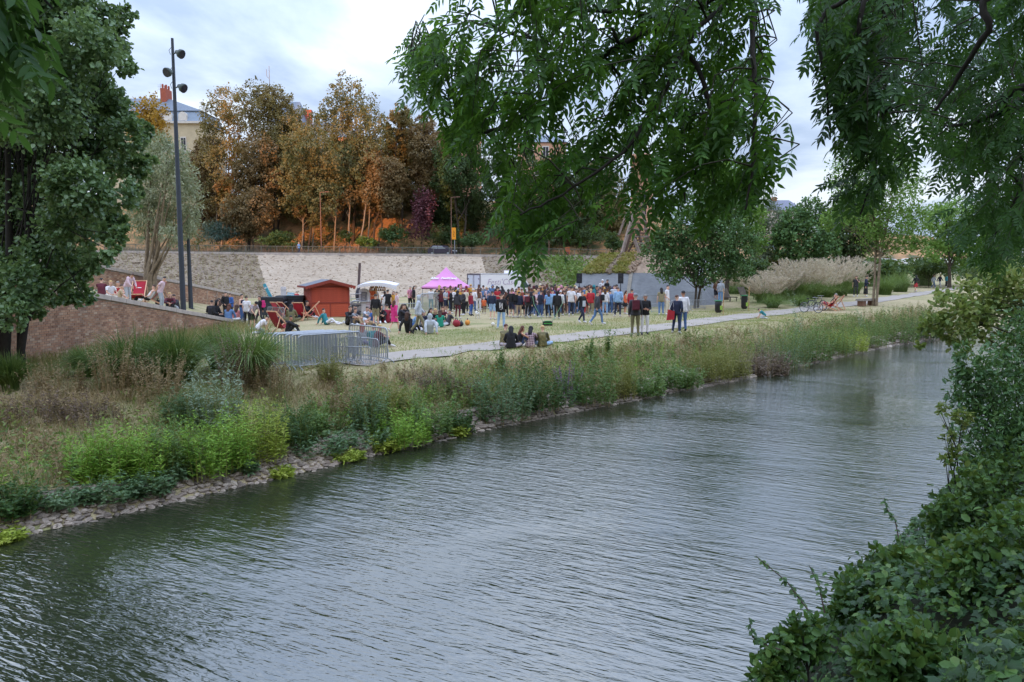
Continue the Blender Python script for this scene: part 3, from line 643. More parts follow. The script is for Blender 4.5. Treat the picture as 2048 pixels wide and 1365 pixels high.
# slender bare trunks under the robinias
def bare_trunk(px, py0, py1, d, lab, lean=0):
 a = hill_base(px, d); b = at_y(px + lean, py1, d + .6); m = (a + b) / 2 + Vector((RNG.normal(0, .15), 0, 0)); mb = MB(); mb.tube([a, m, b], [.16, .12, .07], 6)
 for k in range(3):
  c = m.lerp(b, RNG.uniform(0, .9)); mb.tube([c, c + Vector((RNG.normal(0, .6), 0, 1.2))], [.05, .02], 4)
 t = thing('slender_tree', lab, 'tree', a, 0, 'slender trunks on the slope'); shift(mb, a).build('trunk', M_BARKP, t)
 V, Q = crown_leaves([(np.array(b), 1.3, 1.2), (np.array(b) + np.array([.6, .3, .9]), 1.0, 1.0)], 500, .4, .28, droop=.4); link('crown', npmesh('crown', V - np.array(a), Q, None, LM['brown']), t)
for px, p1, d, lab, ln in [(604, 418, 115, 'slim dark trunk under the low spreading olive tree', 2), (627, 430, 117, 'thin twin pale trunk left of the tall thin pole on the slope', -2), (670, 400, 117, 'straight sunlit trunk just right of the tall thin pole', 4), (702, 395, 116, 'pale sunlit trunk under the tallest robinia', -1), (716, 392, 115, 'leaning pale trunk crossing under the tallest robinia', 18), (735, 400, 117, 'sunlit orange trunk right of the leaning pale one', 5), (447, 372, 119, 'reddish sunlit trunk under the leftmost robinia', -1), (437, 380, 121, 'thin red trunk at the left end of the slope', -5)]:
 bare_trunk(px, 0, p1, d, lab, ln)
# shrubs on and below the slope
def shrub(name, lab, px, py, rx, ry, d, mt, n=1600, L=.3, W=.2, cat='shrub', group=None, bz=None, nl=7, kind='rhomb', on_hill=True, droop=0, bark=None):
 c = at_y(px, py, d); b = Vector((c.x, d, bz if bz is not None else (float(hill_z(c.x, d)) if on_hill else gz(c.x, d))))
 LB = []
 for i in range(nl):
  a = RNG.uniform(0, 2 * math.pi); q = RNG.uniform(.15, .62); ex, ez = math.cos(a) * q, math.sin(a) * q
  LB.append(lobe(px + rx * ex, py + ry * ez, rx * .55, d, ry * .5, RNG.uniform(-.5, .5) * rx * d / FPX))
 return tree(name, lab, cat, b, LB, n, L, W, LM[mt], bark or M_BARK, .06, kind=kind, group=group, fork=.3, droop=droop)
shrub('purple_shrub', 'tall dark purple shrub at the foot of the wooded slope', 843, 438, 34, 60, 114, 'purple', 2600, .34, .24)
shrub('conifer_shrub', 'low spreading blue green conifer behind the railing, left end of the slope', 440, 462, 46, 26, 113.5, 'conifer', 2600, .45, .10, droop=.3)
shrub('green_shrub', 'rounded green shrub behind the railing, right of the bare trunks', 783, 470, 34, 22, 114, 'shrub', 1800)
shrub('green_shrub', 'dark shrub between the purple shrub and the orange sign', 890, 470, 30, 28, 115, 'dark', 1800)
shrub('green_shrub', 'low leafy bush under the low spreading olive tree', 560, 478, 44, 18, 114, 'shrub', 1800)
shrub('green_shrub', 'small bright bush at the foot of the pale trunks', 740, 482, 28, 14, 115, 'ivy', 900)
shrub('green_shrub', 'dark undergrowth left of the orange box by the road', 1060, 480, 50, 26, 116, 'dark', 2600)
shrub('green_shrub', 'dark undergrowth right of the orange box by the road', 1175, 475, 44, 28, 117, 'dark', 2400)
shrub('green_shrub', 'brown undergrowth beside the leftmost robinia', 505, 455, 36, 24, 115.5, 'brown', 1600)
shrub('green_shrub', 'small round bush on the slope below the tallest robinia', 690, 475, 16, 14, 115, 'dark', 700)
shrub('green_shrub', 'bright ferny bush below the orange sign', 945, 480, 40, 18, 115, 'shrub', 1800)
shrub('yellow_tree', 'yellow autumn tree in front of the slate-roofed house', 293, 245, 46, 62, 112, 'yellow', 4200, .42, .28, 'tree', nl=10)
# undergrowth scattered over the slope: a mass nobody could count
def undergrowth():
 n = 5200; x = RNG.uniform(-60, 25, n); y = YT + 11.4 + RNG.random(n) ** 1.6 * 22; z = hill_z(x, y)
 k = np.repeat(np.arange(n), 5); P = np.stack([x, y, z], 1)[k] + RNG.normal(size=(len(k), 3)) * np.array([.35, .35, .22]) + np.array([0, 0, .25])
 msk = (np.sin(x * .35) + np.sin(x * .9 + y * .4) + RNG.normal(0, .5, n))[k] > -.1
 P = P[msk]; V, Q = leaves(P, nrm(RNG.normal(size=P.shape) + [0, -.5, .8]), rdir(len(P)), RNG.uniform(.2, .5, len(P)), RNG.uniform(.14, .3, len(P)))
 tag(link('undergrowth', npmesh('undergrowth', V, Q, None, leafmat('undergrowth_leaves', [hx('3c4c28'), hx('55652f'), hx('7a6a3e'), hx('6b7a3c')], .6, .12, .2))), 'low mixed undergrowth covering the foot of the slope', kind='stuff')
undergrowth()
# dry plum-coloured plants along the road edge
def verge_plants():
 n = 4200; x = RNG.uniform(-62, -14, n); y = YT + RNG.uniform(9.5, 11, n); P = np.stack([x, y, road_z_np(x) - .1], 1)
 V, Q = blades(P, RNG.uniform(.5, 1.5, n), .07, RNG.normal(0, .2, (n, 3)) * [1, 1, 0], seg=2)
 tag(link('verge_weeds', npmesh('verge_weeds', V, Q, None, leafmat('dry_plum_weeds', [hx('5e4e4a'), hx('7b6a62'), hx('8d7f6c'), hx('6d6b52')], .4, .3, .1))), 'dry brownish weeds along the far side of the road', kind='stuff')
def road_z_np(x): return np.interp(x, [pitch_pt(i, 1).x for i in range(5)], [pitch_pt(i, 1).z for i in range(5)]) + .1
verge_plants()
# climbers on the right end of the embankment, dry weeds on the dark facing
def facing_plants():
 P = []
 for i in range(9000):
  i0 = 3; a = RNG.random(); b = RNG.random() ** .8; w = math.exp(-((a - .50 - .16 * (1 - b)) / .15) ** 2)
  if RNG.random() > w: continue
  p = pitch_pt(i0, b).lerp(pitch_pt(i0 + 1, b), a); P.append(p + Vector((RNG.normal(0, .1), -.15 * RNG.random(), .25 * RNG.random())))
 P = np.array([tuple(p) for p in P]); V, Q = leaves(P, nrm(RNG.normal(size=P.shape) + [0, -1, .6]), rdir(len(P)), RNG.uniform(.3, .6, len(P)), RNG.uniform(.2, .4, len(P)))
 t = thing('climbing_plant', 'bright green climber hanging over the stone embankment left of the slate mound', 'climber', P.mean(0)); link('foliage', npmesh('foliage', V - P.mean(0), Q, None, LM['ivy']), t)
 n = 3000; seg = np.where(RNG.random(n) < .75, 1, 3); a = RNG.random(n); b = RNG.random(n) ** 1.2
 P = np.array([tuple(pitch_pt(int(s_), bb).lerp(pitch_pt(int(s_) + 1, bb), aa)) for s_, aa, bb in zip(seg, a, b)])
 V, Q = blades(P, RNG.uniform(.25, .8, n), .05, RNG.normal(0, .3, (n, 3)) * [1, 1, 0], seg=2)
 tag(link('dry_weeds', npmesh('dry_weeds', V, Q, None, leafmat('dry_weed_blades', [hx('8d8760'), hx('a59a72'), hx('7d7a4e')], .4, .3, .15))), 'dry weeds growing between the dark stones of the embankment', kind='stuff')
facing_plants()
# ------------------------------------------------------------------ alder on the left, in front of the brick wall
def alder():
 d = 20.6; base = ground(24, 752); d = base.y
 out = []
 for x, y, r in [(30, 30, 70), (120, 20, 60), (60, 110, 75), (170, 90, 55), (225, 95, 32), (245, 130, 22), (200, 40, 36), (238, 52, 24), (255, 25, 14), (-40, 60, 80), (150, 160, 60), (205, 190, 40), (90, 200, 75), (240, 215, 30), (10, 200, 80), (180, 260, 58), (250, 275, 38), (285, 262, 22), (110, 300, 75), (215, 320, 50), (270, 335, 28), (298, 320, 14), (30, 320, 85), (160, 375, 60), (235, 390, 36), (275, 385, 16), (70, 420, 75), (140, 450, 55), (205, 450, 40), (242, 470, 18), (20, 480, 70), (90, 520, 55), (150, 530, 42), (190, 520, 26), (40, 570, 48), (100, 580, 38), (155, 585, 30), (175, 605, 14), (-30, 400, 80), (-60, 250, 90), (-50, 540, 60), (20, 630, 28), (70, 620, 18), (240, 440, 14), (218, 500, 18),
     (60, -60, 90), (-60, -50, 100), (150, -70, 70), (20, -170, 100), (110, -170, 80), (-80, -180, 90), (30, -290, 90), (-60, -280, 80), (100, -270, 60), (10, -380, 70)]:
  out.append(lobe(x, y, r * .92, d, None, RNG.uniform(-2.2, 1.8)))
 t = thing('alder_tree', 'big dark green alder with several stems at the left edge, before the brick wall', 'tree', base)
 mb = MB(); B = np.array(base)
 for k, (dx, px, py, r) in enumerate([(-.30, -8, 300, .10), (-.05, 14, 180, .12), (.20, 36, 250, .10), (.38, 58, 330, .085), (-.5, -40, 350, .09)]):
  p0 = B + np.array([dx, .12 * (-1) ** k, -.1]); p3 = np.array(at_y(px, py, d + .4 * (-1) ** k)); m = p0 * .6 + p3 * .4 + RNG.normal(0, .06, 3)
  mb.tube([p0, p0 + [0, 0, .8], m, p3], [r * 1.25, r, r * .85, r * .4], 8)
  for l in out[k::5]:
   s0 = m + (p3 - m) * RNG.uniform(-.3, .9); e = l[0]; mid = (s0 + e) / 2 + [0, 0, .1]; mb.tube([s0, mid, e], [.026, .018, .006], 5)
 shift(mb, base).build('trunk', M_BARKD, t)
 V, Q = crown_leaves(out, 105000, .115, .095, 'oval', spray=14, up=.5, spread=.24, inner=.38)
 V = V - B; link('crown', npmesh('crown', V, Q, None, LM['alder']), t)
alder()
# pollarded silver willow on the ramp
def willow():
 d = 41.0; base = at_y(302, 590, d); base.z = gz(base.x, d); t = thing('silver_willow', 'small silvery willow with a bundle of pale stems, in front of the far brick wall', 'tree', base)
 LB = [lobe(x, y, r, d, ry, RNG.uniform(-1, 1)) for x, y, r, ry in [(300, 320, 36, 40), (335, 315, 34, 40), (360, 350, 30, 45), (378, 400, 24, 45), (330, 380, 44, 50), (285, 380, 36, 50), (362, 440, 26, 36), (310, 430, 36, 40), (270, 430, 24, 40), (345, 470, 20, 24), (385, 440, 14, 30), (320, 285, 20, 20)]]
 mb = MB(); B = np.array(base)
 for k in range(14):
  a = RNG.uniform(0, 6.28); p0 = B + np.array([math.cos(a) * .22, math.sin(a) * .22, -.1]); e = LB[k % len(LB)][0] + RNG.normal(0, .2, 3)
  h = p0 + np.array([math.cos(a) * .05, math.sin(a) * .05, 1.3]); mb.tube([p0, h, h * .55 + e * .45 + [0, 0, .1], e], [.12, .085, .05, .02], 6)
 shift(mb, base).build('trunk', M_BARKP, t); V, Q = crown_leaves(LB, 13000, .22, .065, 'rhomb', droop=.5, spread=.34); link('crown', npmesh('crown', V - B, Q, None, LM['willow']), t)
willow()
# ------------------------------------------------------------------ trees on the right
def park_tree(lab, bx, by, lb, mt, n, L, W, bark=M_BARK, r0=.15, stems=1, fork=.4, d=None, **kw):
 if d: b = at_y(bx, by, d); b.z = min(b.z, 2.4)
 else: b = ground(bx, by); d = b.y
 LB = [lobe(x, y, r, d, None, RNG.uniform(-.6, .6) * r * d / FPX) for x, y, r in lb]
 return tree('park_tree', lab, 'tree', b, LB, n, L, W, LM[mt], bark, r0, fork=fork, stems=stems, group='trees in the park', **kw)
park_tree('round-crowned dark green maple with twin trunks in front of the slate mound', 1392, 617, [(1340, 470, 34), (1310, 505, 26), (1330, 530, 30), (1375, 450, 36), (1420, 440, 36), (1455, 470, 36), (1485, 500, 30), (1400, 490, 46), (1440, 515, 40), (1370, 520, 38), (1405, 545, 28), (1345, 548, 18), (1480, 535, 24), (1500, 470, 20), (1390, 410, 34), (1430, 395, 32), (1460, 420, 30), (1320, 478, 20), (1452, 545, 18)], 'maple', 15000, .20, .17, r0=.13, stems=2, fork=.34, spread=.3)
park_tree('second maple just behind, with a dark trunk where two people stand', 1452, 600, [(1450, 380, 34), (1480, 400, 34), (1500, 440, 30), (1470, 450, 34), (1440, 420, 30), (1510, 480, 26), (1475, 350, 26), (1440, 340, 24)], 'bright', 8000, .22, .17, r0=.2)
park_tree('tall pale grey willow behind the hanging leaves', 1425, 590, [(1400, 260, 24), (1425, 230, 24), (1440, 270, 28), (1410, 300, 28), (1440, 320, 28), (1400, 340, 26), (1430, 370, 28)], 'greywillow', 6000, .3, .12, d=84, r0=.2)
park_tree('grey leaved willow left of the hedge', 1528, 575, [(1525, 400, 22), (1540, 430, 24), (1515, 440, 24), (1530, 470, 30), (1510, 490, 24), (1545, 495, 20), (1520, 520, 22)], 'greywillow', 6000, .3, .12, d=82, r0=.16)
park_tree('dense rounded dark tree right of the hedge', 1615, 560, [(1590, 440, 28), (1620, 425, 28), (1570, 465, 22), (1600, 475, 36), (1640, 460, 32), (1575, 500, 24), (1615, 510, 32), (1650, 500, 28), (1590, 525, 20), (1560, 480, 14)], 'maple', 9000, .3, .25, d=80, r0=.2)
park_tree('dark dense tree behind the two walkers', 1690, 560, [(1680, 440, 34), (1720, 430, 34), (1665, 480, 30), (1700, 490, 36), (1690, 520, 28), (1740, 470, 30)], 'dark', 8000, .34, .26, d=86, r0=.2)
park_tree('tall slender light green ash with grey trunks beside the stone bench', 1750, 612, [(1730, 280, 34), (1770, 270, 34), (1700, 320, 34), (1745, 330, 42), (1790, 320, 36), (1820, 350, 30), (1680, 370, 30), (1720, 390, 42), (1775, 385, 44), (1815, 400, 34), (1840, 430, 26), (1690, 420, 32), (1740, 440, 40), (1790, 450, 36), (1830, 470, 26), (1810, 490, 22), (1660, 440, 22), (1755, 485, 26), (1780, 500, 18), (1845, 490, 18)], 'bright', 12000, .24, .12, M_BARKP, r0=.13, stems=3, fork=.5, droop=.3, spread=.3)
park_tree('far bushy tree behind the path on the right', 1900, 555, [(1880, 440, 30), (1915, 430, 34), (1900, 480, 34), (1940, 470, 32), (1870, 500, 20), (1930, 510, 24)], 'bright', 6000, .4, .28, d=105, r0=.25)
park_tree('far dark tree at the right edge beyond the river', 1990, 560, [(1980, 430, 36), (2020, 420, 38), (2000, 480, 38), (2040, 470, 36), (1970, 510, 26), (2020, 520, 28)], 'shrub', 6000, .45, .3, d=125, r0=.28)
park_tree('farthest pale tree at the end of the river', 2080, 560, [(2070, 440, 40), (2110, 450, 40), (2080, 500, 40), (2050, 520, 26)], 'greywillow', 5000, .5, .3, d=150, r0=.3)
shrub('autumn_hedge', 'yellow and rust clipped hedge between two dark trees', 1548, 522, 34, 24, 84, 'hedge', 3000, .3, .22, 'hedge', on_hill=False, nl=9)
shrub('green_shrub', 'dark evergreen shrub left of the wooden tower', 1228, 488, 22, 22, 90, 'dark', 1200, .3, .2, bz=5.0)
shrub('green_shrub', 'olive bush behind the maples at the lawn edge', 1505, 545, 40, 28, 72, 'shrub', 2200, .25, .18, on_hill=False)
for i, (px, py, rx, ry, d, lab) in enumerate([(1860, 535, 60, 22, 110, 'low far hedge behind the red-skirted walker'), (1980, 540, 90, 26, 140, 'low far hedge at the right edge'), (1760, 540, 60, 24, 98, 'low far hedge behind the slender ash')]):
 shrub('far_hedge', lab, px, py, rx, ry, d, 'shrub', 3000, .45, .3, 'hedge', on_hill=False, nl=10)
# distant tree line that closes the horizon: reads as one mass
def tree_line():
 LB = []
 for k in range(60):
  x = RNG.uniform(60, 420); y = RNG.uniform(240, 330) ; r = RNG.uniform(5, 10); LB.append((np.array([x, y, RNG.uniform(5, 9)]), r, r * .8))
 V, Q = crown_leaves(LB, 16000, 1.3, 1.0, spray=12); tag(link('distant_wood', npmesh('distant_wood', V, Q, None, leafmat('distant_leaves', [hx('4a5d40'), hx('62754f'), hx('7c8a60')], .6, .05, .2))), 'distant wood closing the horizon on the right', kind='stuff')
tree_line()
# ================================================================== buildings
M_STONEW = plain('cream_stone_wall', hx('cdbb9b'), .9, .1, 1.2); M_WHITEW = plain('pale_render', hx('c9c1b6'), .9, .1, 1.2); M_SLATER = plain('roof_slate', hx('6f7988'), .6, .12, 2.5, bmp=.2)
M_SLATEP = plain('dormer_slate', hx('8390a0'), .6, .1, 2.5); M_WFRAME = plain('window_frame', hx('d9d0c6'), .7, .08, 4); M_GLASS = plain('window_glass', (.03, .03, .045), .12, .1, 1)
M_BRICKCH = plain('chimney_brick', hx('a85a45'), .9, .2, 5); M_ZINC = plain('antenna_metal', (.25, .25, .27), .5, .1, 5)
def window_part(b, x, z, w, h, y=0.0, name='window'):
 f = MB(); f.box((x, y - .03, z), (w + .22, .14, h + .22)); fo = f.build(name, M_WFRAME, b)
 p = MB(); p.box((x - w * .26, y - .115, z), (w * .42, .03, h * .92)); p.box((x + w * .26, y - .115, z), (w * .42, .03, h * .92)); p.build('pane', M_GLASS, fo)
 return fo
def slate_house():
 d = 131.0; px = lambda x: (x - 345) / FPX * d; zz = lambda y: at_y(345, y, d).z
 o = at_y(345, 460, d); o.z = 15.5; t = thing('town_house', 'cream stone house with slate mansard roof and dormers behind the tall lamp post', 'house', o); B = o.z
 x0, x1 = px(225), px(412); zc, zr, zt = zz(247) - B, zz(230) - B, zz(184) - B
 m = MB(); m.box(((x0 + x1) / 2, 5, zc / 2), (x1 - x0, 10, zc)); m.build('wall', M_STONEW, t)
 m = MB(); m.box(((x0 + x1) / 2, -.12, zc + .12), (x1 - x0 + .5, .6, .35)); m.box(((x0 + x1) / 2, -.06, zz(303) - B), (x1 - x0 + .1, .3, .28)); m.build('cornice', M_WFRAME, t)
 zm = zz(226) - B + .6; m = MB()   # mansard lower slope then hipped upper roof
 m.add([(x0, 0.1, zc + .3), (x1, 0.1, zc + .3), (x1 - .5, 1.2, zm), (x0, 1.2, zm), (x1, 10, zc + .3), (x1 - .5, 9, zm), (x0, 10, zc + .3), (x0, 9, zm)], [(0, 1, 2, 3), (1, 4, 5, 2), (4, 6, 7, 5), (6, 0, 3, 7)])
 lo = m.build('mansard_slope', M_SLATEP, t); m = MB(); xr = px(322)
 m.add([(x0, .9, zm - .05), (x1 - .3, .9, zm - .05), (x1 - .3, 9.3, zm - .05), (x0, 9.3, zm - .05), (x0, 5, zt), (xr, 5, zt)], [(0, 1, 5, 4), (1, 2, 5), (2, 3, 4, 5), (3, 0, 4)]); m.build('roof', M_SLATER, t)
 for xx in (308, 343.5, 373):
  wf = window_part(t, px(xx), zz(240) - B, .62, 1.3, .35, 'dormer_window'); a = MB(); a.box((px(xx), .45, zz(241) - B), (1.5, .5, 1.9)); a.tube([(px(xx), .15, zz(232) - B), (px(xx), 1.0, zz(232) - B)], .75, 12, sm=False); a.build('dormer_surround', M_WFRAME, wf)
 for xx in (374, 343, 312):
  window_part(t, px(xx), zz(290) - B, .80, 2.5); window_part(t, px(xx), zz(338) - B, .80, 2.5)
 c = MB(); c.box((px(318), 5, zz(186) - B), (1.0, 2.4, 3.4)); ch = c.build('chimney', M_BRICKCH, t); c = MB()
 for k in range(4): c.lathe([(.15, 0), (.2, .5), (.16, .8)], 8, (px(318) + (k % 2 - .5) * .4, 4.2 + k * .5, zz(186) - B + 1.7))
 c.build('chimney_pot', M_BRICKCH, ch)
 c = MB(); c.box((px(395), 5.5, zz(226) - B), (.8, 1.2, 1.6)); ch = c.build('chimney', plain('dull_chimney_brick', hx('7b625c'), .9), t); c = MB(); c.lathe([(.12, 0), (.16, .5), (.1, 1.3)], 8, (px(395), 5.5, zz(226) - B + .8)); c.build('chimney_pot', M_ZINC, ch)
 c = MB(); c.tube([(px(307), 5, zt - .5), (px(307), 5, zt + 2.6)], .03, 4)
 for k in range(4): c.bar((px(307) - .5, 5, zt + 1.6 + .25 * k), (px(307) + .5, 5, zt + 1.6 + .25 * k), .03)
 c.build('antenna', M_ZINC, t); c = MB(); c.box((px(341), 3.2, zz(208) - B), (.7, .12, .7), rot=Euler((.75, 0, 0)).to_matrix()); c.build('roof_light', M_WFRAME, t)
slate_house()
def roofed_block(lab, px0, px1, d, y_eave, y_ridge, wall, roof, wins=(), rp=None, chim=(), depth=9, zb=16.0, name='town_house'):
 x0, x1 = (px0 - 1024) / FPX * d, (px1 - 1024) / FPX * d; ze = at_y(px0, y_eave, d).z; zt = at_y(px0, y_ridge, d).z; o = Vector(((x0 + x1) / 2, d, zb))
 t = thing(name, lab, 'house', o); w = x1 - x0; h = ze - zb; m = MB(); m.box((0, depth / 2, h / 2), (w, depth, h)); m.build('wall', wall, t)
 i = w * .22; rz_ = zt - zb; m = MB(); e = .25
 m.add([(-w / 2 - e, -e, h), (w / 2 + e, -e, h), (w / 2 + e, depth + e, h), (-w / 2 - e, depth + e, h), (-w / 2 + i, depth / 2, rz_), (w / 2 - i, depth / 2, rz_)], [(0, 1, 5, 4), (1, 2, 5), (2, 3, 4, 5), (3, 0, 4), (3, 2, 1, 0)]); ro = m.build('roof', roof, t)
 for cx, cw, ct in chim:
  c = MB(); X = (cx - 1024) / FPX * d - o.x; c.box((X, depth / 2, (at_y(cx, ct, d).z - zb + h) / 2), (cw, .9, at_y(cx, ct, d).z - zb - h)); c.build('chimney', M_BRICKCH, ro)
 for wx, wy, ww, wh in wins: window_part(t, (wx - 1024) / FPX * d - o.x, at_y(wx, wy, d).z - zb, ww, wh)
 return t
roofed_block('house with steep grey hipped roof between the golden trees', 545, 612, 139, 245, 193, M_WHITEW, M_SLATER, [(590, 262, 1.0, 2.0), (570, 340, 1, 2.2), (592, 340, 1, 2.2), (565, 390, 1, 2.2)], chim=[(612, 1.6, 210)])
roofed_block('pale long building hidden behind the middle trees', 620, 700, 140, 250, 236, M_WHITEW, M_SLATER, [(640, 290, 1, 2.1), (660, 290, 1, 2.1), (640, 380, 1, 2.2), (665, 380, 1, 2.2)], zb=16)
M_PEACH = plain('peach_render', hx('d3a184'), .9, .08, 1)
roofed_block('peach house seen between the trunks of the tallest trees', 655, 735, 134, 275, 262, M_PEACH, M_SLATER, [(665, 300, .9, 1.8), (690, 380, 1, 2.1), (715, 380, 1, 2.1), (668, 380, 1, 2.1)], zb=16)
roofed_block('low white house behind the slim trunks', 745, 835, 133, 372, 352, M_WHITEW, M_SLATER, [(778, 385, 1.0, 1.6), (800, 388, 1.6, 2.2)], zb=15)
roofed_block('peach building behind the reddish brown trees', 880, 960, 138, 270, 250, M_PEACH, M_SLATER, [(905, 290, 1, 2), (925, 290, 1, 2), (905, 330, 1, 2)], zb=16)
roofed_block('peach house behind the hanging leaves', 1035, 1130, 136, 285, 262, M_PEACH, M_SLATER, [(1060, 305, 1, 2), (1090, 305, 1, 2), (1075, 340, 1, 2)], zb=15)
def round_tower():
 d = 126.0; o = at_y(1282, 470, d); o.z = 7; t = thing('stone_tower', 'tall round peach stone tower glimpsed through the leaves above the wooden structure', 'tower', o); zt = at_y(1282, 318, d).z - 7
 m = MB(); m.lathe([(1.95, 0), (1.85, zt * .6), (1.8, zt), (2.0, zt + .1), (2.0, zt + .6), (0, zt + .6)], 24); m.build('wall', M_PEACH, t)
 for k in range(3): m = MB(); m.box((.2, -1.84, zt * (.45 + .17 * k)), (.5, .25, 1.3)); m.build('window', M_GLASS, t)
round_tower()
t_ = roofed_block('far white house with slate roof and brick chimney beyond the hedge', 1531, 1600, 172, 421, 397, M_WHITEW, plain('far_slate', hx('77798a'), .7), [(1549, 431, .8, 1.9), (1556, 431, .8, 1.9), (1563, 431, .8, 1.9), (1549, 450, .8, 1.9), (1556, 450, .8, 1.9), (1563, 450, .8, 1.9), (1571, 431, .8, 1.9)], chim=[(1555, 1.0, 391)], zb=1.8)
def pale_shed():
 d = 110; o = at_y(1545, 500, d); o.z = 2.0; t = thing('garden_shed', 'small pale blue gabled shed above the autumn hedge', 'shed', o); z = at_y(1545, 493, d).z - 2; zr = at_y(1545, 485, d).z - 2
 m = MB(); m.box((0, 1.5, z / 2), (1.1, 3, z)); m.build('wall', plain('pale_blue_boards', hx('b4c0d6'), .8), t); m = MB(); m.prism([(-.7, z), (.7, z), (0, zr)], -.2, 3.2); m.build('roof', plain('pale_blue_roof', hx('9fb0cf'), .7), t)
pale_shed()
def sun_blockers():
 # unseen blocks added behind the viewpoint to shade the foreground; gaps pass low sun
 R = [(-330, -115.6, 62), (-115.6, -113.2, 27), (-113.2, -106.5, 60), (-106.5, -99, 25.5), (-99, -96, 60), (-96, -74.5, 25.5), (-74.5, -69.5, 60), (-69.5, -64.5, 28), (-64.5, -35.2, 60), (-35.2, -31.5, 29), (-31.5, 260, 60)]
 for i, (x0, x1, h) in enumerate(R):
  t = thing('sun_blocker', ['tall', 'low', 'pale', 'narrow', 'slim', 'wide low', 'square', 'short', 'broad', 'small', 'long'][i] + ' added sun blocker, unseen behind the viewpoint', 'sun blocker', ((x0 + x1) / 2, -62, 2.4), 0, 'added sun blockers behind the viewpoint'); w = x1 - x0
  m = MB(); m.box((0, -6, (h - 4) / 2), (w, 12, h - 4)); m.build('wall', M_STONEW, t); m = MB(); m.prism([(-w / 2, h - 4), (w / 2, h - 4), (w / 2, h - 2.4), (-w / 2, h - 2.4)], -11, -1); m.build('roof', M_SLATER, t)
sun_blockers()
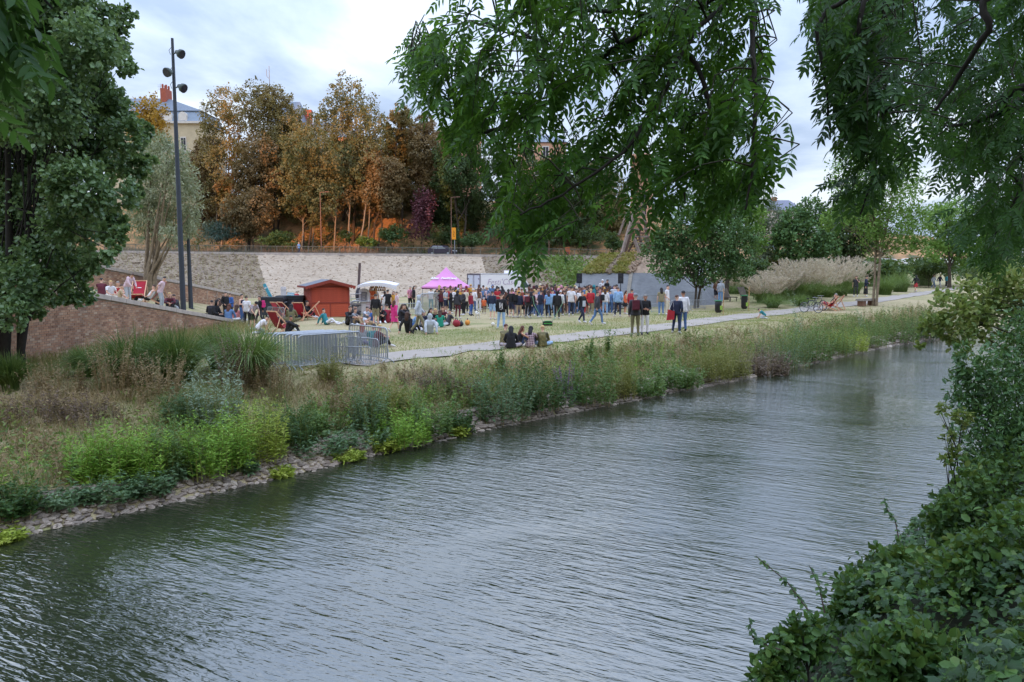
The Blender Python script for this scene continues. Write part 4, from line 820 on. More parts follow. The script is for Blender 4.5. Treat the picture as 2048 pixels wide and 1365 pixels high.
# ================================================================== street furniture on the road
def road_things():
 # parked car seen from behind and the side
 p = at_y(885, 507, YT + 3.2); p.z = road_z(p.x); t = thing('parked_car', 'small dark purple hatchback on the road behind the railing', 'car', p, math.radians(-20))
 mp = plain('dark_purple_paint', hx('3d3448'), .3, .05, 3, metal=.3); gl = plain('car_glass', hx('8f959c'), .15, .1, 2); dk = plain('black_trim', (.015, .015, .018), .6, .1, 3)
 prof = [(-1.95, .35), (1.9, .35), (1.98, .62), (1.85, .86), (1.05, 1.0), (.35, 1.48), (-1.2, 1.52), (-1.72, 1.1), (-1.98, .95)]
 m = MB(); m.prism(prof, -.82, .82); m.build('body', mp, t)
 for s in (-1, 1):
  g = MB(); g.prism([(.9, 1.0), (.3, 1.40), (-.35, 1.43), (-.35, 1.0)], s * .80, s * .835); g.prism([(-.42, 1.0), (-.42, 1.43), (-1.12, 1.44), (-1.45, 1.08)], s * .80, s * .835); g.build('window', gl, t)
  for x in (-1.25, 1.25):
   w = MB(); M_ = Matrix.Translation((x, s * .76, .32)) @ Matrix.Rotation(math.pi / 2, 4, 'X'); w.tube([(x, s * .68, .32), (x, s * .85, .32)], .32, 14, sm=False); wo = w.build('wheel', dk, t); r = MB(); r.tube([(x, s * .84, .32), (x, s * .865, .32)], .2, 12, sm=False); r.build('rim', M_GALV, wo)
  l = MB(); l.box((-1.95, s * .62, .92), (.12, .26, .18)); l.build('tail_light', plain('red_lens', (.3, .02, .02), .3), t); l = MB(); l.box((1.9, s * .6, .72), (.16, .3, .16)); l.build('headlight', plain('clear_lens', (.6, .6, .6), .2), t)
 g = MB(); g.add([(-1.71, -.65, 1.13), (-1.71, .65, 1.13), (-1.26, .6, 1.5), (-1.26, -.6, 1.5)], [(0, 1, 2, 3)]); g.build('rear_window', gl, t); g = MB(); g.box((-1.99, 0, .6), (.03, .5, .12)); g.build('number_plate', M_WFRAME, t)
 # orange sign on post
 p = at_y(908, 507, YT + .9); p.z = road_z(p.x); t = thing('roadwork_sign', 'upright orange board with dark print on a grey post beside the dark car', 'sign', p); h1, h2 = at_y(908, 479, YT).z - p.z, at_y(908, 455, YT).z - p.z
 m = MB(); m.tube([(.1, 0, -.1), (.1, 0, h2)], .05, 6); m.build('post', M_GALV, t); m = MB(); m.box((0, -.08, (h1 + h2) / 2), (.58, .05, h2 - h1)); b = m.build('board', plain('orange_board', hx('e8951c'), .6, .05), t)
 m = MB(); zc = (h1 + h2) / 2
 for k, (w, dz) in enumerate([(.10, .35), (.26, .2), (.12, .02), (.2, -.12), (.1, -.3), (.24, -.38)]): m.box((.02 * (k % 3 - 1), -.112, zc + dz), (w, .01, .07))
 m.build('print', plain('brown_print', hx('8a4a16'), .7), b)
 # orange box unit near the hidden stretch of road
 p = at_y(1135, 505, YT + 2); p.z = road_z(p.x); t = thing('orange_box', 'upright orange metal box with a dark panel beside the road railing', 'box', p); m = MB(); m.box((0, 0, .65), (.62, .5, 1.3)); m.build('cabinet', plain('rust_orange_paint', hx('a8552c'), .7, .2), t)
 m = MB(); m.box((.02, -.26, .5), (.34, .03, .5)); m.build('panel', plain('dark_red_panel', hx('6d2c28'), .7), t); m = MB(); m.box((0, 0, 1.33), (.7, .58, .07)); m.build('lid', plain('lid_orange', hx('b9683a'), .7), t)
 # thin poles
 for px, y0, y1, d, r, lab in [(643, 506, 385, YT + 1.2, .07, 'tall thin rusty pole by the road below the tallest robinia'), (903, 506, 395, YT + 1.4, .07, 'thin rusty pole just left of the orange sign'), (1098, 508, 360, YT + 1.3, .06, 'thin pole by the road near the orange box')]:
  p = at_y(px, y0, d); p.z = road_z(p.x); z = at_y(px, y1, d).z - p.z; t = thing('road_pole', lab, 'pole', p); mm = plain('rusty_pole_paint', hx('7d5a4c'), .7); m = MB(); m.tube([(0, 0, -.1), (0, 0, z * .4), (0, 0, z)], [r, r * .9, r * .6], 8); m.build('pole', mm, t)
  m = MB(); m.tube([(0, 0, 0), (0, 0, .35)], r * 1.8, 8); m.build('base', mm, t); m = MB(); m.bar((0, 0, z - .02), (.9, 0, z + .05), .07); m.box((1.0, 0, z + .05), (.5, .2, .1)); m.build('lamp_arm', mm, t)
 # tall antenna mast
 p = at_y(540, 200, 138); p.z = 17; z = at_y(540, 132, 138).z - 17; t = thing('antenna_mast', 'thin tall antenna mast rising above the golden trees', 'mast', p); m = MB(); m.tube([(0, 0, 0), (0, 0, z)], [.12, .05], 6); m.build('mast', M_ZINC, t); m = MB(); m.tube([(-.1, 0, z - 2.2), (-.45, 0, z - 1.9), (-.5, 0, z - .6)], .05, 5); m.build('aerial', M_ZINC, t)
 # handrail on the slope
 t = thing('slope_handrail', 'rustic wooden handrail climbing the slope right of the pale trunks', 'railing', hill_base(690, 117)); o = Vector(t.location); mt = plain('weathered_rail', hx('8a6f5a'), .9); pts = []
 for px, d in [(670, 119), (690, 117.5), (712, 116.6), (735, 116), (758, 115.4)]:
  b = hill_base(px, d); pts.append(b + Vector((0, 0, 1.1)) - o); m = MB(); m.tube([b - o, b - o + Vector((0, 0, 1.15))], .06, 5); m.build('post', mt, t)
 m = MB(); m.tube(pts, .06, 5); m.build('rail', mt, t)
road_things()
# ================================================================== lamp posts
def lamp_post(px, py, ptop, lab, heads=True, d=None):
 b = ground(px, py) if d is None else at_y(px, py, d)
 d = b.y; z = at_y(px, ptop, d).z - b.z; t = thing('lamp_post', lab, 'lamp post', b); m = MB(); m.tube([(0, 0, -.2), (0, 0, z * .3), (0, 0, z * .6), (0, 0, z)], [.125, .115, .095, .06], 14); m.build('pole', M_ANTH, t)
 m = MB(); m.lathe([(.0, .02), (.21, .02), (.21, .04), (.13, .05)], 12); m.build('base_plate', M_ANTH, t); mg = plain('grey_floodlight', hx('4b5552'), .5, .1)
 if heads:
  for py_, dx, face in ((105, .16, 1), (145, -.02, 0), (173, .2, 1)):
   zz = at_y(px, py_, d).z - b.z; h = empty('floodlight', (0, 0, zz)); h.parent = t; o = MB()
   ax = Vector((.86, -.25, -.44)).normalized() if face else Vector((-.35, -.9, -.35)).normalized(); R = ax.to_track_quat('Z', 'Y').to_matrix().to_4x4()
   prof = [(0, -.02), (.07, 0), (.10, .06), (.12, .16), (.20, .22), (.215, .36), (.0, .37)]; L_ = MB(); L_.lathe(prof, 12); base = Vector((dx + (.04 if face else 0), -.12, 0))
   L_.v = [tuple(base + (R @ Vector(v))) for v in L_.v]; ho = L_.build('floodlight', mg, t, (0, 0, zz)); D.objects.remove(h)
   a = MB(); a.tube([(0, 0, -.05), tuple(base * .6 + Vector((0, 0, -.08))), tuple(base)], .03, 5); a.tube([(-.09, -.05, -.12), (-.12, -.12, .05), (-.03, -.1, .18)], .014, 4); a.build('bracket', mg, ho)
   c = MB(); c.v = []; c.lathe([(0, .375), (.19, .372)], 12); c.v = [tuple(base + (R @ Vector(v))) for v in c.v]; c.build('lens', M_GLASS, ho)
 else:
  m = MB(); m.box((.25, 0, z), (.7, .16, .1)); m.build('lamp_head', M_ANTH, t)
lamp_post(367, 626, 77, 'tall dark lamp post with three floodlights at the end of the brick wall'); lamp_post(382, 618, 430, 'shorter dark post standing behind the tall lamp post', False)
# ================================================================== red kiosk
M_RED = plain('red_stained_wood', hx('a8452f'), .75, .14, 3, bmp=.15); M_RED2 = plain('bright_red_wood', hx('b84f34'), .7, .12, 3, bmp=.15); M_REDT = plain('red_trim', hx('8f3b2f'), .7, .1, 4); M_FELT = plain('grey_roof_felt', hx('70727c'), .9, .12, 4)
def kiosk():
 d0 = 44.0; b = at_y(651, 636, d0); g = gz(b.x, b.y); k = d0 / FPX; w = 76 * k; hw = w / 2; dp = 2.3; he = 62 * k; rz = math.radians(25); zr = he + .30
 t = thing('market_kiosk', 'closed red wooden kiosk with grey felt roof on the lawn', 'kiosk', (at_y(661, 636, d0).x, d0, g), rz)
 m = MB(); m.box((0, dp / 2, he / 2), (w - .06, dp - .06, he)); m.prism([(-hw + .03, he), (hw - .03, he), (0, zr)], .03, dp - .03); m.build('core', M_REDT, t)
 pl = {}
 def plank(L_, x, y, z, rot, mt, h=.118):
  key = (round(L_, 2), mt.name)
  if key not in pl:
   q = MB(); q.box((0, 0, 0), (L_, .022, h)); q.v = [(a, b2 - (.008 if c < 0 else 0), c) for a, b2, c in q.v]; pl[key] = q.mesh('plank', mt)
  link('plank', pl[key], t, (x, y, z), (0, 0, rot))
 n = int(he / .125); split = int(n * .44)
 for i in range(n):
  z = .0625 + i * .125
  if i < split:
   plank(w * .485, -w * .252, -.012, z, 0, M_RED2); plank(w * .485, w * .252, -.012, z, 0, M_RED2)
  else: plank(w * .97, 0, -.012, z, 0, M_RED)
  plank(dp * .98, -hw - .004, dp / 2, z, -math.pi / 2, M_RED)
 for i in range(2): plank(w * (.62 - .34 * i), 0, -.012, he + .06 + i * .125, 0, M_RED)
 m = MB();
 for x in (-hw, hw, 0):
  m.box((x * .985, -.035, (he if x else he * .44) / 2), (.09 if x else .05, .03, he if x else he * .44))
 m.box((0, -.04, he * .455), (w * .97, .03, .05)); m.box((0, -.04, he), (w * .98, .03, .06)); m.build('trim', M_REDT, t)
 ov = .35; sl = math.atan2(zr - he, hw); e = .22
 for s in (-1, 1):
  L_ = math.hypot(hw, zr - he) + ov; m = MB(); cx = s * (hw + ov * math.cos(sl)) / 2; cz = (zr + he - ov * math.sin(sl)) / 2 + .05
  m.box((cx, dp / 2, cz), (L_, dp + 2 * e + .1, .05), rot=Euler((0, s * sl, 0)).to_matrix()); ro = m.build('roof_panel', M_FELT, t)
  m = MB(); n_ = 9
  for i in range(n_):
   f = (i + .5) / n_; px_ = s * (hw + ov * .96) * f; pz = zr + .05 - f * (zr - he + ov * math.sin(sl)); m.box((px_, -e - .04, pz - .05), (L_ / n_ + .01, .03, .13), rot=Euler((0, s * sl, 0)).to_matrix()); m.tube([(px_, -e - .052, pz - .115), (px_, -e - .028, pz - .115)], L_ / n_ * .42, 10, sm=False)
  m.build('bargeboard', M_REDT, ro)
 m = MB(); m.box((-hw - ov, dp / 2, he - .06), (.03, dp + 2 * e, .12)); m.build('eaves_board', M_REDT, t)
 m = MB(); m.box((hw + ov, dp / 2, he - .06), (.03, dp + 2 * e, .12)); m.build('eaves_board', M_REDT, t)
kiosk()
# ================================================================== food cart with awning, oven, trailer
M_WPAINT = plain('white_paint', hx('e4dfe2'), .5, .05, 2); M_CANVAS = plain('white_canvas', hx('e6e3e8'), .8, .05, 3); M_WOOD = plain('light_wood', hx('c49a6c'), .7, .2, 5); M_ALU = plain('aluminium', (.5, .5, .53), .4, .1, 4, metal=.5)
def px_thing(px, py, d=None):
 b = ground(px, py) if d is None else at_y(px, py, d); return b
def food_stall():
 d = 47.5; b = at_y(757, 632, d); b.z = gz(b.x, d); k = d / FPX; g = b.z
 t = thing('food_stall', 'white trailer food stall with scalloped canvas awning and checked front', 'stall', b, math.radians(4))
 X = lambda px: (px - 757) * k; Z = lambda py: at_y(757, py, d).z - g
 m = MB(); zt, z0 = Z(604), Z(628)
 m.box(((X(723) + X(772)) / 2, .5, (zt + z0) / 2), (X(772) - X(723), 1.0, zt - z0)); m.build('counter', M_WPAINT, t)
 mc, nt, bb = new_mat('checked_cloth'); tc = nt.nodes.new('ShaderNodeTexCoord'); ch = nt.nodes.new('ShaderNodeTexWave'); ch.inputs['Scale'].default_value = 2.2; ch2 = nt.nodes.new('ShaderNodeTexWave'); ch2.bands_direction = 'Z'; ch2.inputs['Scale'].default_value = 2.2
 for c_ in (ch, ch2): nt.links.new(tc.outputs['Object'], c_.inputs[0])
 r = ramp_node(nt, [hx('cfa9b6'), hx('ece3e8')], [.35, .6]); nt.links.new(_math(nt, 'MULTIPLY', _math(nt, 'ADD', ch.outputs[1], ch2.outputs[1]), .5), r.inputs[0]); nt.links.new(r.outputs[0], bb.inputs['Base Color'])
 m = MB(); m.box(((X(734) + X(772)) / 2, -.02, (zt + z0) / 2 + .02), (X(772) - X(734), .03, zt - z0)); m.build('front_cloth', mc, t)
 m = MB(); m.box(((X(720) + X(776)) / 2, .45, zt + .03), (X(776) - X(720), 1.2, .05)); m.build('worktop', M_WPAINT, t)
 # curved side cheek with menu board
 m = MB(); cz = Z(580); m.prism([(X(718), zt), (X(738), zt), (X(738), cz - .25), (X(734), cz), (X(726), cz + .08), (X(719), cz)], .1, .9); m.build('side_cheek', M_WPAINT, t)
 m = MB(); m.box((X(729), -.03, (zt + Z(584)) / 2), (X(735) - X(724), .04, (Z(584) - zt) * .95), rot=Euler((-.05, .06, 0)).to_matrix()); mb_ = m.build('menu_board', plain('slate_board', hx('77747d'), .8), t); m = MB()
 for i in range(5): m.box((X(729), -.056, Z(587) - i * .1), (.22 - .03 * (i % 3), .01, .02))
 m.build('chalk_line', M_WFRAME, mb_)
 # awning: slightly arched roof with scalloped edge on posts
 m = MB(); n = 14; x0, x1 = X(719), X(795); ar = lambda f: Z(573) + (Z(567) - Z(573)) * math.sin(min(1, f * 1.05) * math.pi) ** .8
 for i in range(n):
  a, b2 = i / n, (i + 1) / n; za, zb = ar(a), ar(b2); xa, xb = x0 + (x1 - x0) * a, x0 + (x1 - x0) * b2
  m.add([(xa, -.6, za), (xb, -.6, zb), (xb, 1.8, zb + .1), (xa, 1.8, za + .1), (xa, -.6, za + .06), (xb, -.6, zb + .06), (xb, 1.8, zb + .16), (xa, 1.8, za + .16)], [(3, 2, 1, 0), (4, 5, 6, 7), (0, 1, 5, 4), (2, 3, 7, 6)])
 aw = m.build('awning', M_CANVAS, t); m = MB(); n = 16
 for i in range(n):
  a, b2 = i / n, (i + 1) / n; za = ar((a + b2) / 2) + .03; xa, xb = x0 + (x1 - x0) * a, x0 + (x1 - x0) * b2; h = .16 + .1 * a
  m.prism([(xa, za), (xb, za), (xb, za - h * .7), (xb - (xb - xa) * .25, za - h), (xa + (xb - xa) * .25, za - h), (xa, za - h * .7)], -.64, -.61)
 m.build('scalloped_valance', M_CANVAS, aw)
 for px in (752.5, 770): m = MB(); m.tube([(X(px), .2, zt), (X(px), .2, ar((px - 719) / 76.))], .045, 6); m.build('post', M_WOOD, t)
 m = MB(); m.box(((X(735) + X(768)) / 2, 1.2, Z(583)), (X(768) - X(735), .25, .04)); m.box(((X(735) + X(768)) / 2, 1.2, Z(577)), (X(768) - X(735), .25, .04)); sh = m.build('shelf', M_WOOD, t)
 for i in range(14):
  m = MB(); h = RNG.uniform(.12, .2); m.lathe([(.0, 0), (.05, 0), (.055, h * .6), (.02, h * .75), (.02, h), (0, h)], 7, (X(736.5 + i * 2.2), 1.2, Z(577 if i % 2 else 583) + .02)); o = m.build('bottle', [plain('amber_glass', hx('b06a3a'), .3), plain('brown_glass', hx('6a4632'), .3), M_WPAINT][i % 3], t)
 # two wheels and tow bar on the left
 for i, px in enumerate((711, 721)):
  w = MB(); w.tube([(X(px), .1, .33), (X(px), .3, .33)], .33, 14, sm=False); wo = w.build('wheel', plain('tyre_rubber', (.02, .02, .022), .8), t); r_ = MB(); r_.tube([(X(px), .08, .33), (X(px), .11, .33)], .17, 10, sm=False); r_.build('hub', M_ALU, wo)
 m = MB(); a = [(X(716) + .62 * math.cos(q), .2, .42 + .40 * math.sin(q)) for q in np.linspace(math.pi, 0, 9)]; m.tube(a, .06, 6); m.box((X(716), .3, .62), (1.3, .5, .1)); m.build('mudguard', M_ALU, t)
 m = MB(); m.bar((X(700), .3, .55), (X(728), .3, .55), .08); m.tube([(X(703), .0, .5), (X(703), .0, 1.25), (X(735), .0, 1.25)], .03, 6); m.tube([(X(703), .0, .95), (X(735), .0, .95)], .025, 6); m.build('chassis', M_ALU, t)
 # oven: dark almond-shaped drum with tall flue
 bo = at_y(717.5, 604, d + .9); o = thing('oven_flue', 'dark almond-shaped oven with a tall brown flue left of the food stall', 'oven', (bo.x, d + .9, g)); zb, zt2 = Z(604), Z(576); m = MB()
 m.lathe([(0, zb), (.10, zb + .02), (.20, zb + .15), (.225, zb + .4), (.17, zb + .7), (.08, zt2 - .03), (.05, zt2), (0, zt2)], 12); m.build('drum', plain('dark_iron', hx('3b3843'), .6, .15), o)
 m = MB(); m.tube([(0, 0, zt2 - .05), (.12, 0, Z(526))], .085, 8); m.build('flue', plain('brown_flue', hx('5c4a48'), .7), o); m = MB()
 for q in (0, 2.1, 4.2): m.tube([(.1 * math.cos(q), .1 * math.sin(q), zb + .05), (.28 * math.cos(q), .28 * math.sin(q), 0)], .025, 5)
 m.build('stand', M_ANTH, o)
food_stall()
# ================================================================== pink tent
M_PINK = plain('pink_canvas', hx('dd90c8'), .75, .05, 1.5); M_PINKD = plain('dark_pink_lining', hx('6e2a55'), .8, .05, 2)
def text_mesh(body, size, shear=.25, ext=.004, off=0.0, spacing=1.0):
 cu = D.curves.new('lettering', 'FONT'); cu.body = body; cu.size = size; cu.shear = shear; cu.extrude = ext; cu.align_x = 'CENTER'; cu.align_y = 'CENTER'; cu.offset = off; cu.space_character = spacing; cu.resolution_u = 2
 o = D.objects.new('lettering', cu); COL.objects.link(o); dg = bpy.context.evaluated_depsgraph_get(); dg.update(); me = D.meshes.new_from_object(o.evaluated_get(dg)); D.objects.remove(o); D.curves.remove(cu); return me
def pink_tent():
 d = 60.0; b = at_y(893, 616, d); g = gz(b.x, d); k = d / FPX; Z = lambda py: at_y(893, py, d).z - g; rz = math.radians(-8)
 t = thing('pink_tent', 'pink pop-up tent with pointed roof and white lettering beside the truck', 'tent', (b.x, d, g), rz); hw = 40 * k; ze = Z(573); zp = Z(534.5); V = []; n = 8
 m = MB();
 # four concave faces
 for s in range(4):
  a = s * math.pi / 2; R = Matrix.Rotation(a, 3, 'Z'); rows = 7
  for i in range(rows):
   f0, f1 = i / rows, (i + 1) / rows; hh = lambda f: zp + (ze - zp) * (f + .22 * f * (1 - f) * 1.6); w0, w1 = hw * f0, hw * f1
   if i == rows - 1: pass
   m.add([R @ Vector(v) for v in ((-w0, -w0, hh(f0)), (w0, -w0, hh(f0)), (w1, -w1, hh(f1)), (-w1, -w1, hh(f1)))], [(0, 3, 2, 1)])
 cn = m.build('canopy', M_PINK, t); m = MB(); c = MB()
 for s in range(4):
  R = Matrix.Rotation(s * math.pi / 2, 3, 'Z'); m.add([R @ Vector(v) for v in ((-hw, -hw - .01, ze), (hw, -hw - .01, ze), (hw, -hw - .01, ze - .10), (0, -hw - .02, ze - .16), (-hw, -hw - .01, ze - .10))], [(0, 4, 3, 2, 1)])
  c.bar(R @ Vector((-hw, -hw + .05, ze - .14)), R @ Vector((hw, -hw + .05, ze - .14)), .05, .10)
 m.build('valance', M_PINK, cn); c.build('edge_lining', M_PINKD, cn)
 for sx in (-1, 1):
  for sy in (-1, 1): m = MB(); m.tube([(sx * hw * .97, sy * hw * .97, 0), (sx * hw * .97, sy * hw * .97, ze)], .03, 6); m.build('leg', M_ALU, t)
 me = text_mesh('Allez  FestiCase', .33, .2, off=.012); me.materials.append(M_CANVAS); sl = math.atan2(zp - ze, hw) - .05; f = .52; zc = zp + (ze - zp) * (f + .22 * f * (1 - f) * 1.6)
 o = link('lettering', me, cn, (0, -hw * f - .09, zc + .05), (sl, 0, 0))
 m = MB(); m.tube([(hw, -hw, ze), (hw + .9, -hw - .2, ze - .05)], .015, 4); m.tube([(-hw, -hw, ze), (-hw - .6, -hw - .4, ze - .3)], .012, 4); m.build('guy_rope', M_WPAINT, t)
pink_tent()
# ================================================================== white box truck
def box_truck():
 d = 63.0; b = at_y(962, 612, d); g = gz(b.x, d); k = d / FPX; Z = lambda py: at_y(962, py, d).z - g; rz = math.radians(34); Lb = 3.7; wb = 2.1; z0, z1 = .75, Z(548) + .02
 t = thing('box_truck', 'white box truck with purple lettering and its rear doors to the left', 'truck', (at_y(961, 612, d).x, d - .1, g), rz)
 wp = plain('white_truck_panel', hx('f4f0f4'), .4, .03, 1); gp = plain('pale_grey_door', hx('c9cddb'), .5, .04, 1)
 # local +x = towards the cab; rear end at x=0, side towards the camera at y=0
 m = MB(); m.box((Lb / 2, wb / 2, (z0 + z1) / 2), (Lb, wb, z1 - z0)); bx = m.build('box_body', wp, t); m = MB()
 for y in (wb * .26, wb * .74): m.box((-.02, y, (z0 + z1) / 2 - .03), (.03, wb * .44, z1 - z0 - .22))
 m.build('rear_door', gp, t); m = MB(); m.box((-.03, wb / 2, z1 - .06), (.05, wb + .03, .12)); m.box((-.03, -.005, (z0 + z1) / 2), (.06, .05, z1 - z0)); m.box((-.03, wb, (z0 + z1) / 2), (.06, .05, z1 - z0)); m.build('rear_frame', plain('dark_door_frame', hx('55505e'), .5), t)
 m = MB(); m.bar((-.045, wb * .46, z0 + .1), (-.045, wb * .46, z1 - .15), .03); m.bar((-.045, wb * .54, z0 + .1), (-.045, wb * .54, z1 - .15), .03); m.build('lock_rod', M_ALU, t)
 m = MB(); m.box((Lb / 2, -.012, z1 - .035), (Lb, .02, .07)); m.box((Lb / 2, -.012, z0 + .05), (Lb, .02, .1)); m.build('edge_trim', gp, bx)
 cab = [(Lb + .05, .5), (Lb + 2.0, .5), (Lb + 2.08, .95), (Lb + 1.75, 1.25), (Lb + .95, 2.15), (Lb + .6, 2.72), (Lb + .05, 2.85)]; m = MB(); m.prism(cab, .06, wb - .06); cb = m.build('cab', wp, t)
 m = MB(); m.prism([(Lb + .55, 1.35), (Lb + 1.45, 1.35), (Lb + .95, 1.98), (Lb + .55, 2.02)], .03, .07); m.build('window', plain('green_dark_glass', hx('4e5f5a'), .15), cb); m = MB(); m.box((Lb + 1.35, -.12, 1.5), (.12, .2, .3)); m.build('mirror', plain('mirror_black', (.02, .02, .02), .5), cb)
 m = MB(); m.add([(Lb + 1.74, .15, 1.28), (Lb + 1.74, wb - .15, 1.28), (Lb + .98, wb - .2, 2.14), (Lb + .98, .2, 2.14)], [(0, 1, 2, 3)]); m.v = [(x + .015, y, z + .01) for x, y, z in m.v]; m.build('windscreen', M_GLASS, cb)
 for x in (1.0, Lb + 1.35):
  for y in (.12, wb - .12): w = MB(); w.tube([(x, y - .1, .36), (x, y + .1, .36)], .36, 14, sm=False); wo = w.build('wheel', plain('truck_tyre', (.02, .02, .022), .8), t); r = MB(); r.tube([(x, y - .12, .36), (x, y + .12, .36)], .2, 10, sm=False); r.build('rim', M_ALU, wo)
 m = MB(); m.box((Lb / 2, wb / 2, .62), (Lb, wb * .8, .2)); m.build('chassis', plain('chassis_black', (.02, .02, .02), .7), t)
 lt = plain('lilac_lettering', hx('a98fb4'), .6); me = text_mesh("Festi'Case", .74, .3, off=-.012); me.materials.append(lt); link('lettering', me, bx, (Lb * .58, -.02, z0 + (z1 - z0) * .60), (math.pi / 2, 0, 0))
 me = text_mesh('- · - - · · -', .16, 0); me.materials.append(lt); link('lettering', me, bx, (Lb * .58, -.02, z0 + (z1 - z0) * .36), (math.pi / 2, 0, 0)); me = text_mesh('2005', .2, 0); me.materials.append(lt); link('lettering', me, bx, (Lb * .58, -.02, z0 + (z1 - z0) * .22), (math.pi / 2, 0, 0))
 for x in (1.1,): m = MB(); m.box((-.05, .2, z1 - .45), (.03, .12, .12)); m.box((-.05, wb - .2, z1 - .45), (.03, .12, .12)); m.build('hinge', plain('hinge_grey', hx('80808c'), .5), t)
box_truck()
# ================================================================== crowd barriers
def make_barrier(bars=20, w=2.3, h=1.1):
 t = thing('crowd_barrier', 'x', 'barrier'); m = MB(); r = .12; x0, x1 = -w / 2, w / 2; zb = .16
 pts = [(x0, 0, zb)] + [(x0, 0, h - r)] + [(x0 + r * (1 - math.cos(a)), 0, h - r + r * math.sin(a)) for a in (.5, 1.05, 1.57)] + [(x1 - r * (1 - math.cos(a)), 0, h - r + r * math.sin(a)) for a in (1.57, 1.05, .5)] + [(x1, 0, h - r), (x1, 0, zb)]
 m.tube(pts, .025, 6); m.tube([(x0, 0, zb), (x1, 0, zb)], .019, 6); m.build('frame', M_GALV, t); b = MB(); b.tube([(0, 0, zb), (0, 0, h)], .0125, 5, caps=False); bm = b.mesh('bar', M_GALV)
 for i in range(bars): link('bar', bm, t, (x0 + w * (i + 1) / (bars + 1), 0, 0))
 f = MB(); f.tube([(0, -.24, .0), (0, -.19, .07), (0, -.08, .13), (0, 0, .17), (0, .08, .13), (0, .19, .07), (0, .24, .0)], .018, 6); fm = f.mesh('foot', M_GALV)
 for x in (x0, x1): link('foot', fm, t, (x, 0, 0))
 hk = MB(); hk.tube([(x1 + .02, 0, h * .75), (x1 + .08, 0, h * .75), (x1 + .08, 0, h * .66)], .01, 4); hk.tube([(x1 + .02, 0, h * .4), (x1 + .08, 0, h * .4), (x1 + .08, 0, h * .32)], .01, 4); hk.build('hook', M_GALV, t); return t
B0 = make_barrier(); _used = []
def place_barrier(p, rz, lab, group, sc=1.0, tilt=0):
 o = B0 if not _used else copy_tree(B0); _used.append(o); o.location = p; o.rotation_euler = (tilt, 0, rz); o.scale = (sc,) * 3; o['label'] = lab; o['group'] = group
def barriers():
 G1 = 'barriers stacked beside the path'
 a = ground(597, 741); b2 = ground(722, 727); dv = (b2 - a); rz = math.atan2(dv.y, dv.x); c0 = (a + b2) / 2; nn = Vector((-math.sin(rz), math.cos(rz), 0)); uu = Vector((math.cos(rz), math.sin(rz), 0)); L_ = dv.length; sc = L_ / 2.3 * .99
 labs = ['front barrier of the stack by the path, nearest the river', 'second barrier in the stack from the river side', 'third barrier in the stack, close behind the front ones', 'fourth barrier in the stack, its rounded left corner showing', 'fifth barrier in the stack from the river side', 'rearmost barrier of the stack on the left']
 for i, lb in enumerate(labs):
  p = c0 + nn * (.16 * i + (.05 if i > 2 else 0)) - uu * (.13 * i * (1 if i % 2 else .8)); p.z = gz(p.x, p.y); place_barrier(p, rz + RNG.uniform(-.012, .012), lb, G1, sc, RNG.uniform(-.02, .02))
 for i, (x0, y0, x1, y1, lb) in enumerate([(666, 730, 742, 731, 'barrier set behind the stack, its right end beside a foot'), (690, 722, 757, 728, 'barrier behind, showing thin bars right of the stack'), (700, 716, 775, 730, 'outermost right barrier with an open rounded end')]):
  a = ground(x0, y0); b2 = ground(x1, y1); dv = b2 - a; q = (a + b2) / 2; q.z = gz(q.x, q.y); place_barrier(q, math.atan2(dv.y, dv.x), lb, G1, dv.length / 2.3)
 G2 = 'barriers fencing off the site'
 rows = [(704, 631, 762, 629, 'barrier in front of the food stall wheels'), (795, 632, 838, 630, 'barrier with tall weeds behind, right of the stall'), (840, 629, 878, 626, 'barrier left of the tent legs'),
   (536, 640, 569, 642, 'barrier leaning against the left grey waste container'), (1258, 624, 1300, 622, 'barrier before the slate, left one'), (1303, 626, 1340, 625, 'barrier before the slate behind the couple'), (1342, 625, 1382, 623, 'barrier before the slate left of the maple trunks'), (1378, 620, 1410, 618, 'barrier right of the maple trunks'), (1283, 618, 1325, 617, 'rear row barrier against the slate, left one'), (1326, 617, 1366, 616, 'rear row barrier against the slate, middle one'), (1368, 615, 1402, 612, 'rear row barrier at the right end of the slate')]
 for x0, y0, x1, y1, lb in rows:
  a = ground(x0, y0); b2 = ground(x1, y1); dv = b2 - a; q = (a + b2) / 2; q.z = gz(q.x, q.y); place_barrier(q, math.atan2(dv.y, dv.x), lb, G2, min(1.2, dv.length / 2.3))
barriers()
